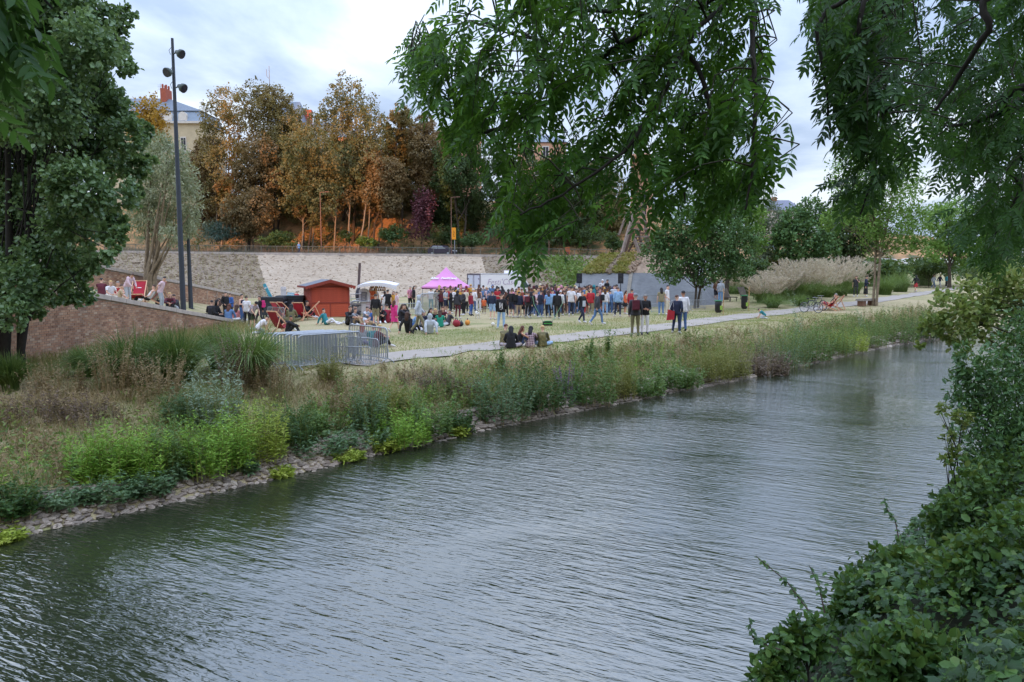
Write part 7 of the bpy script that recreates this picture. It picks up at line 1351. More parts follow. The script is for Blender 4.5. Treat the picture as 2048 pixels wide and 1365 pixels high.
 for a in [(820, 619, 46, 'ease', 60, 'pink', 'tee', 'black', 'trousers', 'grey', 'short_hair', {}, 'left of the pink tent'), (828, 619, 46, 'stand', 90, 'black', 'long', 'black', 'trousers', 'black', A, {}, 'just left of the pink tent'),
  (862, 619, 40, 'stand', 170, 'white', 'tee', 'teal', 'trousers', 'black', 'short_hair', {}, T), (874, 621, 36, 'hold', 30, 'khaki', 'long', 'brown', 'trousers', 'dark', 'short_hair', {}, T), (882, 626, 44, 'hip', 200, 'maroon', 'long', 'dark', 'trousers', 'auburn', A, {'fem': 1}, T), (886, 624, 46, 'ease', 0, 'navy', 'tee', 'navy', 'trousers', 'black', 'short_hair', {}, T), (892, 628, 50, 'hold', 60, 'lightgrey', 'tee', 'navy', 'shorts', 'auburn', 'short_hair', {}, T), (897, 622, 46, 'stand', 20, 'red', 'tee', 'jeans', 'trousers', 'brown', 'short_hair', {}, T), (902, 628, 49, 'hold', 100, 'black', 'long', 'black', 'trousers', 'brown', 'short_hair', {}, T), (906, 624, 46, 'stand', 150, 'white', 'long', 'black', 'trousers', 'dark', 'short_hair', {}, T),
  (916, 638, 57, 'ease', 150, 'charcoal', 'long', 'maroon', 'leggings', 'black', A, {'fem': 1}, 'in front of the pink tent'), (920, 622, 44, 'stand', 30, 'mustard', 'tee', 'dark', 'trousers', 'brown', 'short_hair', {}, 'in front of the pink tent'), (927, 631, 50, 'hold', -60, 'charcoal', 'long', 'black', 'trousers', 'dark', 'short_hair', {'fem': 1}, 'between the tent and the truck'), (932, 627, 49, 'folded', 140, 'cream', 'tee', 'black', 'trousers', 'brown', 'short_hair', {}, 'between the tent and the truck'),
  (942, 632, 47, 'stand', 60, 'crimson', 'long', 'blue', 'leggings', 'dark', A, {'fem': 1, 'shoes': 'black'}, 'at the rear of the truck'), (947, 626, 48, 'ease', 170, 'white', 'long', 'jeans', 'trousers', 'grey', 'short_hair', {'cap': 'white'}, 'at the rear of the truck'), (952, 622, 42, 'stand', 40, 'lightgrey', 'tee', 'denim', 'trousers', 'dark', 'short_hair', {}, 'at the rear of the truck'), (957, 624, 47, 'stand', 180, 'brown', 'vest', 'white', 'trousers', 'auburn', A, {'fem': 1}, 'at the rear of the truck'), (962, 620, 44, 'ease', 150, 'denim', 'long', 'maroon', 'trousers', 'brown', A, {'fem': 1}, 'beside the truck'),
  (968, 628, 30, 'stand', 170, 'orange', 'tee', 'brown', 'trousers', 'blond', 'short_hair', {'sc': .60, 'lab': 'small child in orange top and pale hat in front of the truck', 'cap': 'white'}, ''), (975, 618, 42, 'hold', 200, 'palepink', 'tee', 'black', 'trousers', 'brown', 'short_hair', {'fem': 1}, 'beside the truck'), (979, 616, 40, 'stand', 150, 'black', 'tee', 'grey', 'trousers', 'dark', 'short_hair', {}, 'beside the truck'),
  (985, 640, 57, 'stand', 160, 'navy', 'long', 'paleblue', 'shorts', 'dark', 'short_hair', {}, F), (995, 622, 46, 'hold', 20, 'red', 'tee', 'charcoal', 'trousers', 'brown', 'short_hair', {}, 'beside the truck cab'), (998, 618, 44, 'ease', 190, 'black', 'tee', 'black', 'trousers', 'black', 'short_hair', {'skin': 2}, 'beside the truck cab'),
  (1003, 659, 71, 'ease', 172, 'black', 'long', 'paleblue', 'trousers', 'brown', 'short_hair', {'lab': 'person in black jacket with white back print and pale jeans, nearest of the crowd'}, ''), (1012, 634, 50, 'drink', -150, 'brown', 'tee', 'dark', 'trousers', 'auburn', A, {'fem': 1}, F), (1023, 636, 57, 'hip', 150, 'black', 'long', 'navy', 'shorts', 'brown', 'short_hair', {}, F), (1032, 636, 54, 'ease', 170, 'black', 'long', 'purple', 'trousers', 'brown', 'short_hair', {'pack': 'black'}, F), (1038, 636, 52, 'stand', 190, 'navy', 'long', 'beige', 'trousers', 'dark', 'short_hair', {}, F), (1045, 635, 50, 'stand', 175, 'red', 'tee', 'black', 'skirt', 'red', A, {'fem': 1, 'pack': 'salmon'}, F), (1052, 632, 47, 'stand', 150, 'lightgrey', 'tee', 'grey', 'trousers', 'dark', 'short_hair', {}, F),
  (1057, 637, 52, 'ease', 165, 'charcoal', 'long', 'black', 'leggings', 'dark', 'short_hair', {'fem': 1, 'pack': 'maroon'}, F), (1067, 637, 54, 'walk', 100, 'black', 'long', 'darkjeans', 'trousers', 'dark', 'short_hair', {}, F), (1073, 632, 50, 'folded', 20, 'palepink', 'tee', 'jeans', 'trousers', 'blond', 'short_hair', {'fem': 1}, F), (1081, 635, 53, 'hold', 130, 'navy', 'long', 'jeans', 'trousers', 'black', 'short_hair', {}, F), (1089, 632, 52, 'stand', 190, 'maroon', 'long', 'darkjeans', 'trousers', 'black', A, {'fem': 1}, F), (1097, 636, 54, 'stand', 180, 'skyblue', 'tee', 'black', 'trousers', 'brown', A, {'fem': 1}, F), (1105, 636, 56, 'ease', 170, 'lightblue', 'long', 'paleblue', 'trousers', 'black', 'short_hair', {}, F), (1114, 639, 56, 'stand', 185, 'black', 'hood', 'black', 'trousers', 'dark', 'short_hair', {}, F), (1121, 632, 50, 'hip', 150, 'white', 'long', 'black', 'trousers', 'dark', 'short_hair', {'cap': 'white'}, F), (1129, 630, 48, 'stand', 190, 'charcoal', 'tee', 'brown', 'trousers', 'dark', 'short_hair', {}, F),
  (1142, 634, 60, 'walk', 175, 'white', 'tee', 'darkjeans', 'trousers', 'dark', 'short_hair', {}, F), (1152, 628, 50, 'hold', 150, 'charcoal', 'tee', 'denim', 'trousers', 'brown', 'short_hair', {}, F), (1164, 647, 64, 'walk', 40, 'black', 'long', 'navy', 'trousers', 'dark', 'bun_hair', {'fem': 1, 'lab': 'person in black jacket over a grey top walking towards the camera'}, ''), (1160, 629, 50, 'ease', 170, 'white', 'tee', 'denim', 'trousers', 'brown', 'short_hair', {}, F), (1173, 629, 47, 'stand', 190, 'orange', 'tee', 'red', 'trousers', 'blond', A, {'fem': 1}, F), (1181, 634, 56, 'hold', 165, 'red', 'long', 'khaki', 'trousers', 'blond', 'short_hair', {}, F), (1194, 651, 68, 'walk', 110, 'charcoal', 'long', 'denim', 'trousers', 'brown', 'short_hair', {'fem': 1, 'lab': 'person in charcoal jacket and flared jeans with white shoes, walking right of the red jacket'}, ''), (1204, 630, 47, 'ease', 180, 'maroon', 'long', 'brown', 'trousers', 'dark', 'short_hair', {'pack': 'black'}, F), (1210, 630, 52, 'stand', 175, 'white', 'long', 'lightblue', 'trousers', 'brown', A, {'fem': 1}, F), (1220, 629, 47, 'ease', 160, 'denim', 'long', 'jeans', 'trousers', 'dark', 'short_hair', {}, F), (1228, 624, 46, 'stand', 160, 'white', 'tee', 'black', 'trousers', 'black', 'short_hair', {}, F), (1236, 634, 59, 'ease', 170, 'lightblue', 'long', 'navy', 'trousers', 'brown', 'short_hair', {}, F),
  (1250, 629, 47, 'hold', 100, 'orange', 'vest', 'black', 'skirt', 'brown', A, {'fem': 1, 'skin': 1}, 'at the right end of the crowd'), (1263, 634, 55, 'stand', 150, 'red', 'long', 'black', 'trousers', 'dark', 'short_hair', {}, 'at the right end of the crowd')]:
  kw = dict(a[11]); kw['fem'] = bool(kw.get('fem')); P(*a[:10], hk=a[10], where=a[12], group='people in the concert crowd', **kw)
 P(1270, 673, 86, 'stand', 176, 'charcoal', 'long', 'olive', 'trousers', 'grey', cap='grey', pack='maroon', lab='person in grey cap with maroon backpack, seen from behind on the path edge', shoes='grey')
 P(1289, 670, 81, 'hold', 5, 'black', 'long', 'white', 'trousers', 'grey', skin=1, lab='person in black jacket and white trousers facing the camera beside the grey cap', shoes='charcoal')
 P(1322, 631, 55, 'stand', 180, 'khaki', 'tee', 'denim', 'trousers', 'dark', hk=A, fem=True, lab='long-haired person in khaki top and blue jeans, left of the tall one')
 P(1333.5, 631, 60, 'ease', 60, 'white', 'tee', 'cream', 'trousers', 'black', lab='tall person in white t-shirt and cream trousers before the slate barriers')
 P(1353, 668, 78, 'ease', 150, 'navy', 'long', 'darkjeans', 'trousers', 'brown', pack=None, lab='person in navy jacket at the path with a red shoulder bag')
 P(1365, 664, 82, 'stand', 190, 'white', 'long', 'jeans', 'trousers', 'black', skin=1, lab='person in white shirt and blue jeans at the path, right of the navy jacket', shoes='black')
 # seated on the verge in front
 P(1010, 693, 44, 'knees', 150, 'camo', 'tee', 'camo', 'trousers', 'auburn', hk=Bn, fem=True, lab='person in patterned top at the left end of the five sitting on the verge')
 P(1022, 698, 45, 'cross', 180, 'black', 'long', 'pattern', 'trousers', 'black', hk=A, fem=True, lab='person in black jacket with long black hair, second of the five on the verge')
 P(1042, 695, 42, 'knees', 110, 'black', 'vest', 'darkjeans', 'trousers', 'auburn', hk=A, fem=True, skin=1, lab='long-haired person in black vest top, third of the five on the verge')
 P(1061, 696, 43, 'knees', 165, 'plaid', 'long', 'navy', 'trousers', 'black', hk=A, fem=True, lab='person in plaid shirt, fourth of the five on the verge')
 P(1085, 694, 42, 'cross', 175, 'camo', 'long', 'paleblue', 'trousers', 'blond', lab='person in camouflage jacket, right end of the five on the verge')
 # stage and beyond
 zs = ST_B.z + .41
 P(1203, 0, 42, 'ease', 20, 'white', 'tee', 'black', 'trousers', 'dark', cap='white', lab='performer in white t-shirt and white cap on the stage', loc=Vector((at_y(1204, 600, ST_D + .5).x, ST_D + .5, zs)), sc=1.0)
 P(1213, 0, 42, 'hold', 40, 'black', 'tee', 'black', 'trousers', 'dark', lab='performer in black t-shirt on the stage right of the white cap', loc=Vector((at_y(1213.5, 600, ST_D + .6).x, ST_D + .6, zs)), sc=1.0)
 P(1431, 604, 43, 'ease', 40, 'brown', 'long', 'dark', 'shorts', 'brown', lab='person in brown jacket and dark shorts standing under the second maple')
 P(1441, 606, 45, 'stand', 150, 'lightgrey', 'hood', 'skyblue', 'trousers', 'dark', lab='person in pale hooded top and bright blue trousers under the second maple')
 P(1525, 638, 25, 'kneel', -100, 'teal', 'tee', 'lightgrey', 'trousers', 'dark', lab='child in teal top crouching on the grass beside the path', sc=.68)
 P(1658, 621, 33, 'recline', -118, 'dark', 'tee', 'red', 'shorts', 'grey', lab='person lying in the left of the two deck chairs beside the path')
 P(1711, 594, 41, 'drink', -30, 'charcoal', 'tee', 'charcoal', 'trousers', 'dark', hk=A, fem=True, lab='left of the two walkers in dark clothes before the tall pale grasses')
 P(1731, 594, 42, 'hold', 60, 'navy', 'long', 'black', 'dress', 'dark', lab='right of the two walkers, in a long dark coat before the tall pale grasses')
 P(1831, 585, 39, 'walk', 180, 'black', 'long', 'red', 'skirt', 'black', hk=A, fem=True, lab='person in black top and short red skirt walking away on the path')
 P(1867, 577, 38, 'walk', 30, 'lightgrey', 'long', 'jeans', 'trousers', 'brown', lab='person in light grey top and jeans, leftmost of the three far walkers')
 P(1879, 576, 35, 'walk', 20, 'navy', 'long', 'white', 'trousers', 'dark', lab='person in navy top and white trousers, middle of the three far walkers')
 P(1892, 575, 35, 'stand', 30, 'teal', 'long', 'dark', 'trousers', 'dark', lab='person in dull teal top, rightmost of the three far walkers')
 pr = at_y(598, 505, YT + 1.2); pr.z = road_z(pr.x) + .02
 P(598, 0, 23, 'walk', 70, 'skyblue', 'tee', 'darkjeans', 'trousers', 'grey', lab='pedestrian in light blue t-shirt walking along the road above the embankment', loc=pr, sc=.96)
 # middle and back rows of the crowd: each its own clothes
 r = random.Random(21); tops = ['black', 'navy', 'white', 'grey', 'maroon', 'charcoal', 'red', 'skyblue', 'olive', 'pink', 'lightgrey', 'brown', 'teal', 'mustard', 'denim', 'salmon', 'dark', 'cream', 'purple', 'crimson']; bots = ['black', 'jeans', 'darkjeans', 'beige', 'navy', 'denim', 'grey', 'khaki']
 row = []
 for d, x0, x1, st in ((49.5, 1018, 1238, 6.2), (52.0, 1062, 1236, 6.6), (54.0, 1072, 1190, 7.5)):
  x = x0
  while x < x1: row.append((x + r.uniform(-1.6, 1.6), d + r.uniform(-.9, .9))); x += st * r.uniform(.85, 1.2)
 for d, x0, x1, st in ((55.0, 878, 1008, 10), (57.0, 890, 930, 12)):
  x = x0
  while x < x1: row.append((x + r.uniform(-2, 2), d + r.uniform(-.8, .8))); x += st * r.uniform(.8, 1.3)
 for x, d in row:
  X = (x - 1024) / FPX * d; loc = Vector((X, d, gz(X, d))); fem = r.random() < .5; hair = r.choice(['brown', 'dark', 'black', 'brown', 'auburn', 'blond', 'dark']); hk = r.choice([A, A, Bn]) if fem else 'short_hair'
  back = 'middle row' if d < 51 else 'back rows'; zone = ('below the tent' if x < 935 else 'by the truck' if x < 1010 else 'crowd left half' if x < 1110 else 'crowd right half')
  P(x, 0, 0, r.choice(['stand', 'ease', 'hold', 'folded', 'drink', 'hip', 'stand', 'ease']), r.uniform(90, 250) if r.random() < .8 else r.uniform(-60, 60), r.choice(tops), r.choice(['tee', 'long', 'long', 'tee', 'hood']), r.choice(bots), r.choice(['trousers'] * 5 + ['shorts']), hair, hk=hk, fem=fem, skin=r.choice([0, 0, 0, 1, 2]), where=f'{zone}, {back}', loc=loc, sc=r.uniform(.92, 1.06), shoes=r.choice(['white', 'black', 'grey']), group='people in the concert crowd')
people()
def unique_labels():
 seen = {}
 for o, px, lab in _people: seen.setdefault(lab, []).append((px, o))
 for lab, L_ in seen.items():
  if len(L_) > 1:
   L_.sort(key=lambda q: q[0]); od = ['leftmost', 'second', 'third', 'fourth', 'fifth']
   for i, (_, o) in enumerate(L_): o['label'] = lab + (', ' + od[min(i, 4)] + ' from left' if i else ', leftmost')
unique_labels()
def extras():
 # white print on the back of the nearest black jacket; red shoulder bag
 for o, px, lab in _people:
  if 'white back print' in lab:
   m = MB()
   for x0, z0, x1, z1 in [(-.06, 1.02, -.06, 1.30), (-.06, 1.30, .05, 1.05), (.05, 1.05, .05, 1.32), (-.06, 1.15, .05, 1.18), (-.05, .98, .05, .99)]: m.bar((x0, .172, z0), (x1, .172, z1), .045, .012)
   m.build('back_print', cloth('white'), o)
  if 'red shoulder bag' in lab:
   t = thing('shoulder_bag', 'red shoulder bag hanging at the side of the person in the navy jacket', 'bag', o.location + Vector((-.30, -.05, .62)) ); m = MB(); m.prism([(-.16, -.02), (.16, .02), (.18, .38), (-.10, .46)], -.07, .07); m.build('sack', cloth('red'), t); m = MB(); m.tube([(-.08, 0, .42), (.12, .05, .85), (.16, 0, .40)], .012, 5); m.build('strap', cloth('white'), t)
  if 'towards the camera' in lab:
   m = MB(); m.box((0, -.150, 1.08), (.22, .03, .32)); m.build('grey_top_front', cloth('lightgrey'), o)
extras()
# ================================================================== vegetation of the river bank
def lm(name, cols, clump=.45, cs=1.2, trans=.3, **k): return leafmat(name, [hx(c) for c in cols], clump, cs, trans, **k)
V_ = {
 'lime': lm('willowherb_leaves', ['558034', '78a440', '9abf50', 'b6d064']), 'green': lm('weed_leaves', ['4a6a3a', '66864c', '859c5e']), 'teal': lm('grey_green_leaves', ['486348', '62805a', '84997a']), 'dkgreen': lm('dark_weed_leaves', ['2c482a', '416238', '5c7e48']),
 'olive': lm('olive_weed_leaves', ['6a7040', '87884c', 'a39a5a']), 'dry': lm('dry_stalk_leaves', ['7a6650', '9a8466', 'b39c78', '8a7a58'], trans=.2), 'plum': lm('brown_seed_heads', ['5a4a46', '76625a', '8a7866'], trans=.15), 'yellow': lm('yellow_green_leaves', ['86a03c', 'a4b44c', 'bac05a']), 'silver': lm('silvery_leaves', ['7f947f', '9fb09a', 'b9c4ae']),
 'misc': lm('tall_grass_blades', ['35502a', '4d6b38', '6a8248', '8d8a5a']), 'misc2': lm('reed_blades', ['4c6a3a', '6f8a4c', '90a05c']), 'plume': lm('feathery_plumes', ['bda695', 'd6c2b2', 'e2d2c4', 'c8b2a2'], trans=.45), 'purple': lm('purple_flower_spikes', ['8a5aa0', 'a872b8'], trans=.3),
}
def stems_leaves(h, w, n, leafL, leafW, per, lean=.18, top=1.0, start=.08, kind='rhomb', droop=.15, at=None):
 """upright stems with leaves along them -> list of (V,Q) for stems and leaves"""
 r = w * np.sqrt(RNG.random(n)); a = RNG.uniform(0, 2 * np.pi, n); B = np.stack([r * np.cos(a), r * np.sin(a), 0 * r - .05], 1); H = h * RNG.uniform(.55, 1.05, n) * (1 - .35 * (r / max(w, 1e-6)) ** 2)
 if at is not None: B = at; H = h * RNG.uniform(.4, 1.15, n)
 L_ = np.stack([np.cos(a), np.sin(a), 0 * a], 1) * (lean * RNG.random(n) + .05)[:, None] + RNG.normal(0, .06, (n, 3)) * [1, 1, 0]
 f = lambda t: B[:, None] + (np.array([0, 0, 1.]) * H[:, None])[:, None] * t[..., None] + L_[:, None] * H[:, None, None] * (t ** 1.6)[..., None]
 sv, sq = blades(B, H, .012, L_, 0, 3)
 t = start + (top - start) * RNG.random((n, per)); P = f(t).reshape(-1, 3); d = nrm(RNG.normal(size=P.shape) * [1, 1, .25] + [0, 0, .45 - droop]); N = nrm(np.array([0, 0, 1.]) + .5 * RNG.normal(size=P.shape)); s = (1.15 - .6 * t.reshape(-1)) * RNG.uniform(.7, 1.2, len(P))
 return (sv, sq), leaves(P, N, d, leafL * s, leafW * s, kind)
def clump(name, lab, px, py, hpx, wpx, typ, mat_, cat='plant', group='plants on the river bank', dense=1.0, p=None, mat2=None):
 b = p or ground(px, py); d = b.y; hpx = hpx * ((1.4 if px < 560 else 1.22 if px < 1250 else 1.0) if typ in ('herb', 'bushy', 'dry', 'spike') else 1.28 if typ == 'misc' and px < 560 else 1.1); wpx = wpx * 1.12; h = hpx * d / FPX; w = wpx * d / FPX; t = thing(name, lab, cat, b, 0, group); k = dense
 def part(nm, vq, m_): link(nm, npmesh(nm, vq[0], vq[1], None, m_), t)['kind'] = 'stuff'
 if typ == 'herb':
  s, l = stems_leaves(h, w, int(75 * k * max(.4, min(2, w / .5))), .15, .034, 28); part('stem', s, V_['olive']); part('leaf_mass', l, mat_)
 elif typ == 'bushy':
  s, l = stems_leaves(h, w, int(46 * k * max(.4, min(2.5, w / .5))), .13, .055, 34, .30, kind='oval'); part('stem', s, V_['dry']); part('leaf_mass', l, mat_)
 elif typ == 'rosette':
  s, l = stems_leaves(h, w, int(40 * k), .17, .06, 18, .7, droop=.45); part('leaf_mass', join([s, l]), mat_)
 elif typ == 'dry':
  s, l = stems_leaves(h, w, int(60 * k), .08, .03, 34, .2, start=.3); part('stem', s, V_['dry']); part('seed_head', l, mat_)
 elif typ == 'spike':
  s, l = stems_leaves(h, w, int(26 * k), .10, .03, 26, .12, top=.62); part('stem', s, V_['green']); part('leaf_mass', l, V_['dkgreen']); s2, l2 = stems_leaves(h, w * .9, int(22 * k), .05, .03, 60, .1, start=.62); part('flower_spike', join([s2, l2]), mat_)
 elif typ == 'sapling':
  s, l = stems_leaves(h, w * .4, 5, .16, .045, 60, .14, start=.12, kind='oval'); part('stem', s, V_['dry']); part('leaf_mass', l, mat_)
 elif typ in ('tuft', 'misc'):
  n = int((1500 if typ == 'misc' else 200) * k); r = w * .35 * np.sqrt(RNG.random(n)); a = RNG.uniform(0, 6.283, n); B = np.stack([r * np.cos(a), r * np.sin(a), 0 * r - .03], 1); out = np.stack([np.cos(a), np.sin(a), 0 * a], 1)
  ln = out * (w / max(h, .01) * RNG.uniform(.2, 1.5, n) ** 1.1)[:, None] + RNG.normal(0, .12, (n, 3)) * [1, 1, 0]; vq = blades(B, h * RNG.uniform(.7, 1.25, n), .022 if typ == 'misc' else .03, ln, .62, 6); part('blade_mass', vq, mat_)
  if mat2 is not None:
   n2 = int(420 * k); r = w * .3 * np.sqrt(RNG.random(n2)); a = RNG.uniform(0, 6.283, n2); B = np.stack([r * np.cos(a), r * np.sin(a), 0 * r], 1); out = np.stack([np.cos(a), np.sin(a), 0 * a], 1); H = h * RNG.uniform(.6, 1.55, n2); lean = out * (w / h * RNG.uniform(.2, .9, n2))[:, None]
   tip = B + np.array([0, 0, 1.]) * H[:, None] * .92 + lean * H[:, None] * .8; m = 30; tt = RNG.random((n2, m)); P = (tip[:, None] + (nrm(lean + [0, 0, .55])[:, None] * ((tt - .35) * .42)[..., None])).reshape(-1, 3) + RNG.normal(0, .022, (n2 * m, 3)); dd = nrm(np.repeat(nrm(lean + [0, 0, .35]), m, 0) + .5 * RNG.normal(size=P.shape) - [0, 0, .25]); part('plume', leaves(P, rdir(len(P)), dd, .17, .034), mat2)
 return t
CL = [
 # name, label, px, py, h, w, type, material
 ('miscanthus', 'large arching dark grass tussock before the brick wall, left of two', 268, 768, 92, 78, 'misc', 'misc'), ('miscanthus', 'dark tall grass tussock between the two larger ones by the wall', 355, 764, 88, 62, 'misc', 'misc'), ('miscanthus', 'fresh green arching tussock of tall grass just left of the stacked barriers', 500, 755, 88, 80, 'misc', 'misc2'), ('miscanthus', 'smaller tall grass tussock at the foot of the alder', 22, 782, 60, 34, 'misc', 'misc'), ('miscanthus', 'low grass tussock against the brick wall right of the alder', 175, 752, 50, 40, 'misc', 'misc2'), ('miscanthus', 'tall grass tussock behind the fresh green one at the wall end', 440, 738, 70, 50, 'misc', 'misc'),
 ('willowherb_clump', 'bright green upright weeds at the left end of the lime-green band', 178, 962, 100, 34, 'herb', 'lime'), ('willowherb_clump', 'lime green weeds right of the left end, above the grey rosettes', 232, 960, 102, 40, 'herb', 'lime'), ('willowherb_clump', 'lime green weeds in the middle of the left band', 292, 955, 100, 42, 'herb', 'lime'), ('willowherb_clump', 'slightly darker green weeds in the middle of the band', 352, 945, 98, 40, 'herb', 'green'), ('willowherb_clump', 'dense lime green weeds over the pale stones, right half of the band', 412, 948, 108, 44, 'herb', 'lime'), ('willowherb_clump', 'tall lime green weeds before the right end of the band', 470, 932, 104, 40, 'herb', 'lime'), ('willowherb_clump', 'brightest yellow-green weeds at the right end of the left band', 528, 918, 110, 38, 'herb', 'yellow'),
 ('sage_rosette', 'grey-green leafy rosette hanging over the stones, largest on the left', 226, 992, 58, 46, 'rosette', 'teal'), ('sage_rosette', 'grey-green leafy rosette right of the largest one', 302, 985, 58, 36, 'rosette', 'teal'), ('sage_rosette', 'small grey-green rosette under the darker green weeds', 352, 952, 50, 30, 'rosette', 'teal'), ('sage_rosette', 'low dull green rosette at the far left above the stones', 128, 1004, 44, 40, 'rosette', 'teal'), ('sage_rosette', 'grey-green rosette at the right end of the pale left stones', 478, 940, 30, 26, 'rosette', 'teal'), ('sage_rosette', 'wide grey-green leafy clump below the barriers', 640, 905, 62, 50, 'rosette', 'teal'), ('sage_rosette', 'grey-green clump right of the wide one below the barriers', 728, 884, 56, 42, 'rosette', 'teal'),
 ('dark_weed', 'dark green bushy weed in the bottom left corner of the bank', 18, 1030, 66, 44, 'bushy', 'dkgreen'), ('leafy_weed', 'bright yellow-green leafy plant at the water, far left edge', 4, 1082, 36, 30, 'rosette', 'yellow'), ('leafy_weed', 'tiny lime tuft alone on the stones at the water', 560, 948, 18, 18, 'rosette', 'yellow'), ('leafy_weed', 'small lime plant at the water below the barriers', 690, 915, 22, 28, 'rosette', 'yellow'), ('leafy_weed', 'yellow-green plant at the water right of the barriers', 768, 896, 34, 30, 'rosette', 'yellow'), ('leafy_weed', 'small yellow-green plant at the water left of the dark round weed', 908, 868, 24, 22, 'rosette', 'yellow'),
 ('mugwort', 'tall silvery mugwort standing above the lime green band', 432, 862, 120, 40, 'herb', 'silver'), ('mugwort', 'grey-green mugwort left of the tall silvery one', 372, 850, 70, 36, 'herb', 'teal'), ('mugwort', 'tall blue-green mugwort below the right end of the barriers', 738, 862, 112, 30, 'herb', 'teal'), ('mugwort', 'dark mugwort right of the brightest weeds', 590, 890, 84, 34, 'herb', 'dkgreen'),
 ('dry_weed', 'tall dry stalks with pale seed heads before the left grass tussock', 232, 792, 110, 34, 'dry', 'dry'), ('dry_weed', 'dry brown stalks left of the tussocks, near the alder', 110, 800, 72, 46, 'dry', 'dry'), ('dry_weed', 'dry stalks standing between the two dark tussocks', 322, 800, 90, 40, 'dry', 'dry'), ('dry_weed', 'tall reddish dry stalks before the fresh green tussock', 468, 786, 110, 22, 'dry', 'plum'), ('dry_weed', 'dry pale stalks at the left corner of the barriers', 545, 790, 76, 36, 'dry', 'dry'), ('dry_weed', 'dry plum coloured weeds on the upper left slope', 60, 850, 66, 60, 'dry', 'plum'), ('dry_weed', 'dry plum coloured weeds right of those on the left slope', 170, 850, 56, 60, 'dry', 'plum'), ('dry_weed', 'thin dry stalks in front of the barrier bars', 660, 765, 64, 20, 'dry', 'olive'), ('dry_weed', 'dry tangled weeds on the slope below the barriers', 690, 812, 44, 60, 'dry', 'dry'), ('dry_weed', 'reddish dry weeds on the slope right of the barriers', 850, 772, 40, 50, 'dry', 'plum'), ('dry_weed', 'dry reddish mat on the slope left of the blue-green bush', 920, 790, 40, 40, 'dry', 'plum'),
 ('green_weed', 'green weeds low on the slope above the dark mugwort', 612, 868, 56, 46, 'bushy', 'green'), ('green_weed', 'bright green weeds at the middle of the bank', 800, 886, 76, 50, 'herb', 'lime'), ('green_weed', 'leafy green weeds right of the bright ones at the middle of the bank', 858, 864, 72, 44, 'bushy', 'green'), ('green_weed', 'small dark round weed at the water, middle of the bank', 916, 862, 48, 26, 'bushy', 'dkgreen'), ('green_weed', 'olive weeds above the bright ones, middle of the bank', 770, 830, 66, 46, 'herb', 'olive'),
 ('bank_bush', 'large blue-green bush at the water below the seated five', 1000, 838, 112, 56, 'bushy', 'teal'), ('bank_bush', 'dark green weeds right of the large blue-green bush', 1070, 816, 100, 46, 'bushy', 'dkgreen'), ('bank_bush', 'rounded dark weed under the purple flowers', 1116, 806, 84, 46, 'rosette', 'dkgreen'), ('loosestrife', 'purple flower spikes on the bank, the only ones', 1134, 800, 78, 18, 'spike', 'purple'), ('bank_bush', 'tall leafy green bush right of the purple flowers', 1182, 806, 118, 44, 'bushy', 'green'), ('bank_bush', 'green weed with rusty base right of the tall leafy bush', 1236, 794, 90, 30, 'herb', 'olive'), ('bank_bush', 'low spreading green weed below the person in the grey cap', 1292, 788, 62, 42, 'bushy', 'green'), ('tall_weed', 'thin tall weed rising before the path left of the grey cap', 1216, 712, 72, 14, 'sapling', 'green'), ('tall_weed', 'thin tall weed before the path right of the seated five', 1180, 722, 60, 14, 'sapling', 'green'), ('tall_weed', 'thin tall weed rising at the left end of the seated five', 1000, 745, 66, 18, 'sapling', 'green'),
 ('green_weed', 'bushy green weeds below the pair at the path', 1350, 772, 66, 46, 'bushy', 'green'), ('olive_weed', 'olive weeds with seed heads right of the pair at the path', 1412, 756, 84, 46, 'herb', 'olive'), ('olive_weed', 'brownish green weeds below the first bin bag', 1458, 752, 88, 40, 'herb', 'olive'), ('dry_weed', 'dull brown seed-head weeds below the crouching child', 1506, 744, 100, 50, 'dry', 'plum'), ('mugwort', 'grey-green weeds right of the brown seed heads', 1562, 736, 108, 50, 'herb', 'teal'), ('mugwort', 'dark bushy weed at the water under the grey-green weeds', 1530, 752, 60, 46, 'bushy', 'plum'), ('green_weed', 'green weeds below the bicycles', 1612, 722, 92, 40, 'bushy', 'green'), ('green_weed', 'fresh green tall weeds below the two deck chairs', 1660, 708, 86, 40, 'herb', 'green'), ('olive_weed', 'yellowish weeds at the waterline below the deck chairs', 1690, 702, 56, 40, 'herb', 'yellow'), ('green_weed', 'tall green weeds below the stone bench', 1730, 692, 84, 40, 'herb', 'green'), ('green_weed', 'dense dark weeds right of those below the bench', 1790, 684, 80, 40, 'bushy', 'green'), ('green_weed', 'last green weeds before the overhanging yellow-green branches', 1842, 678, 78, 36, 'bushy', 'dkgreen'), ('mugwort', 'grey weeds beyond the last green ones along the far bank', 1900, 668, 72, 40, 'herb', 'silver'),
 ('silver_sapling', 'tall silvery sapling between the crouching child and the bicycle', 1598, 678, 104, 24, 'sapling', 'silver'), ('silver_sapling', 'shorter silvery sapling below the stone bench', 1726, 668, 60, 18, 'sapling', 'silver'),]
for nm, lab, px, py, h, w, ty, mt in CL: clump(nm, lab, px, py, h, w, ty, V_[mt], dense=1.15)
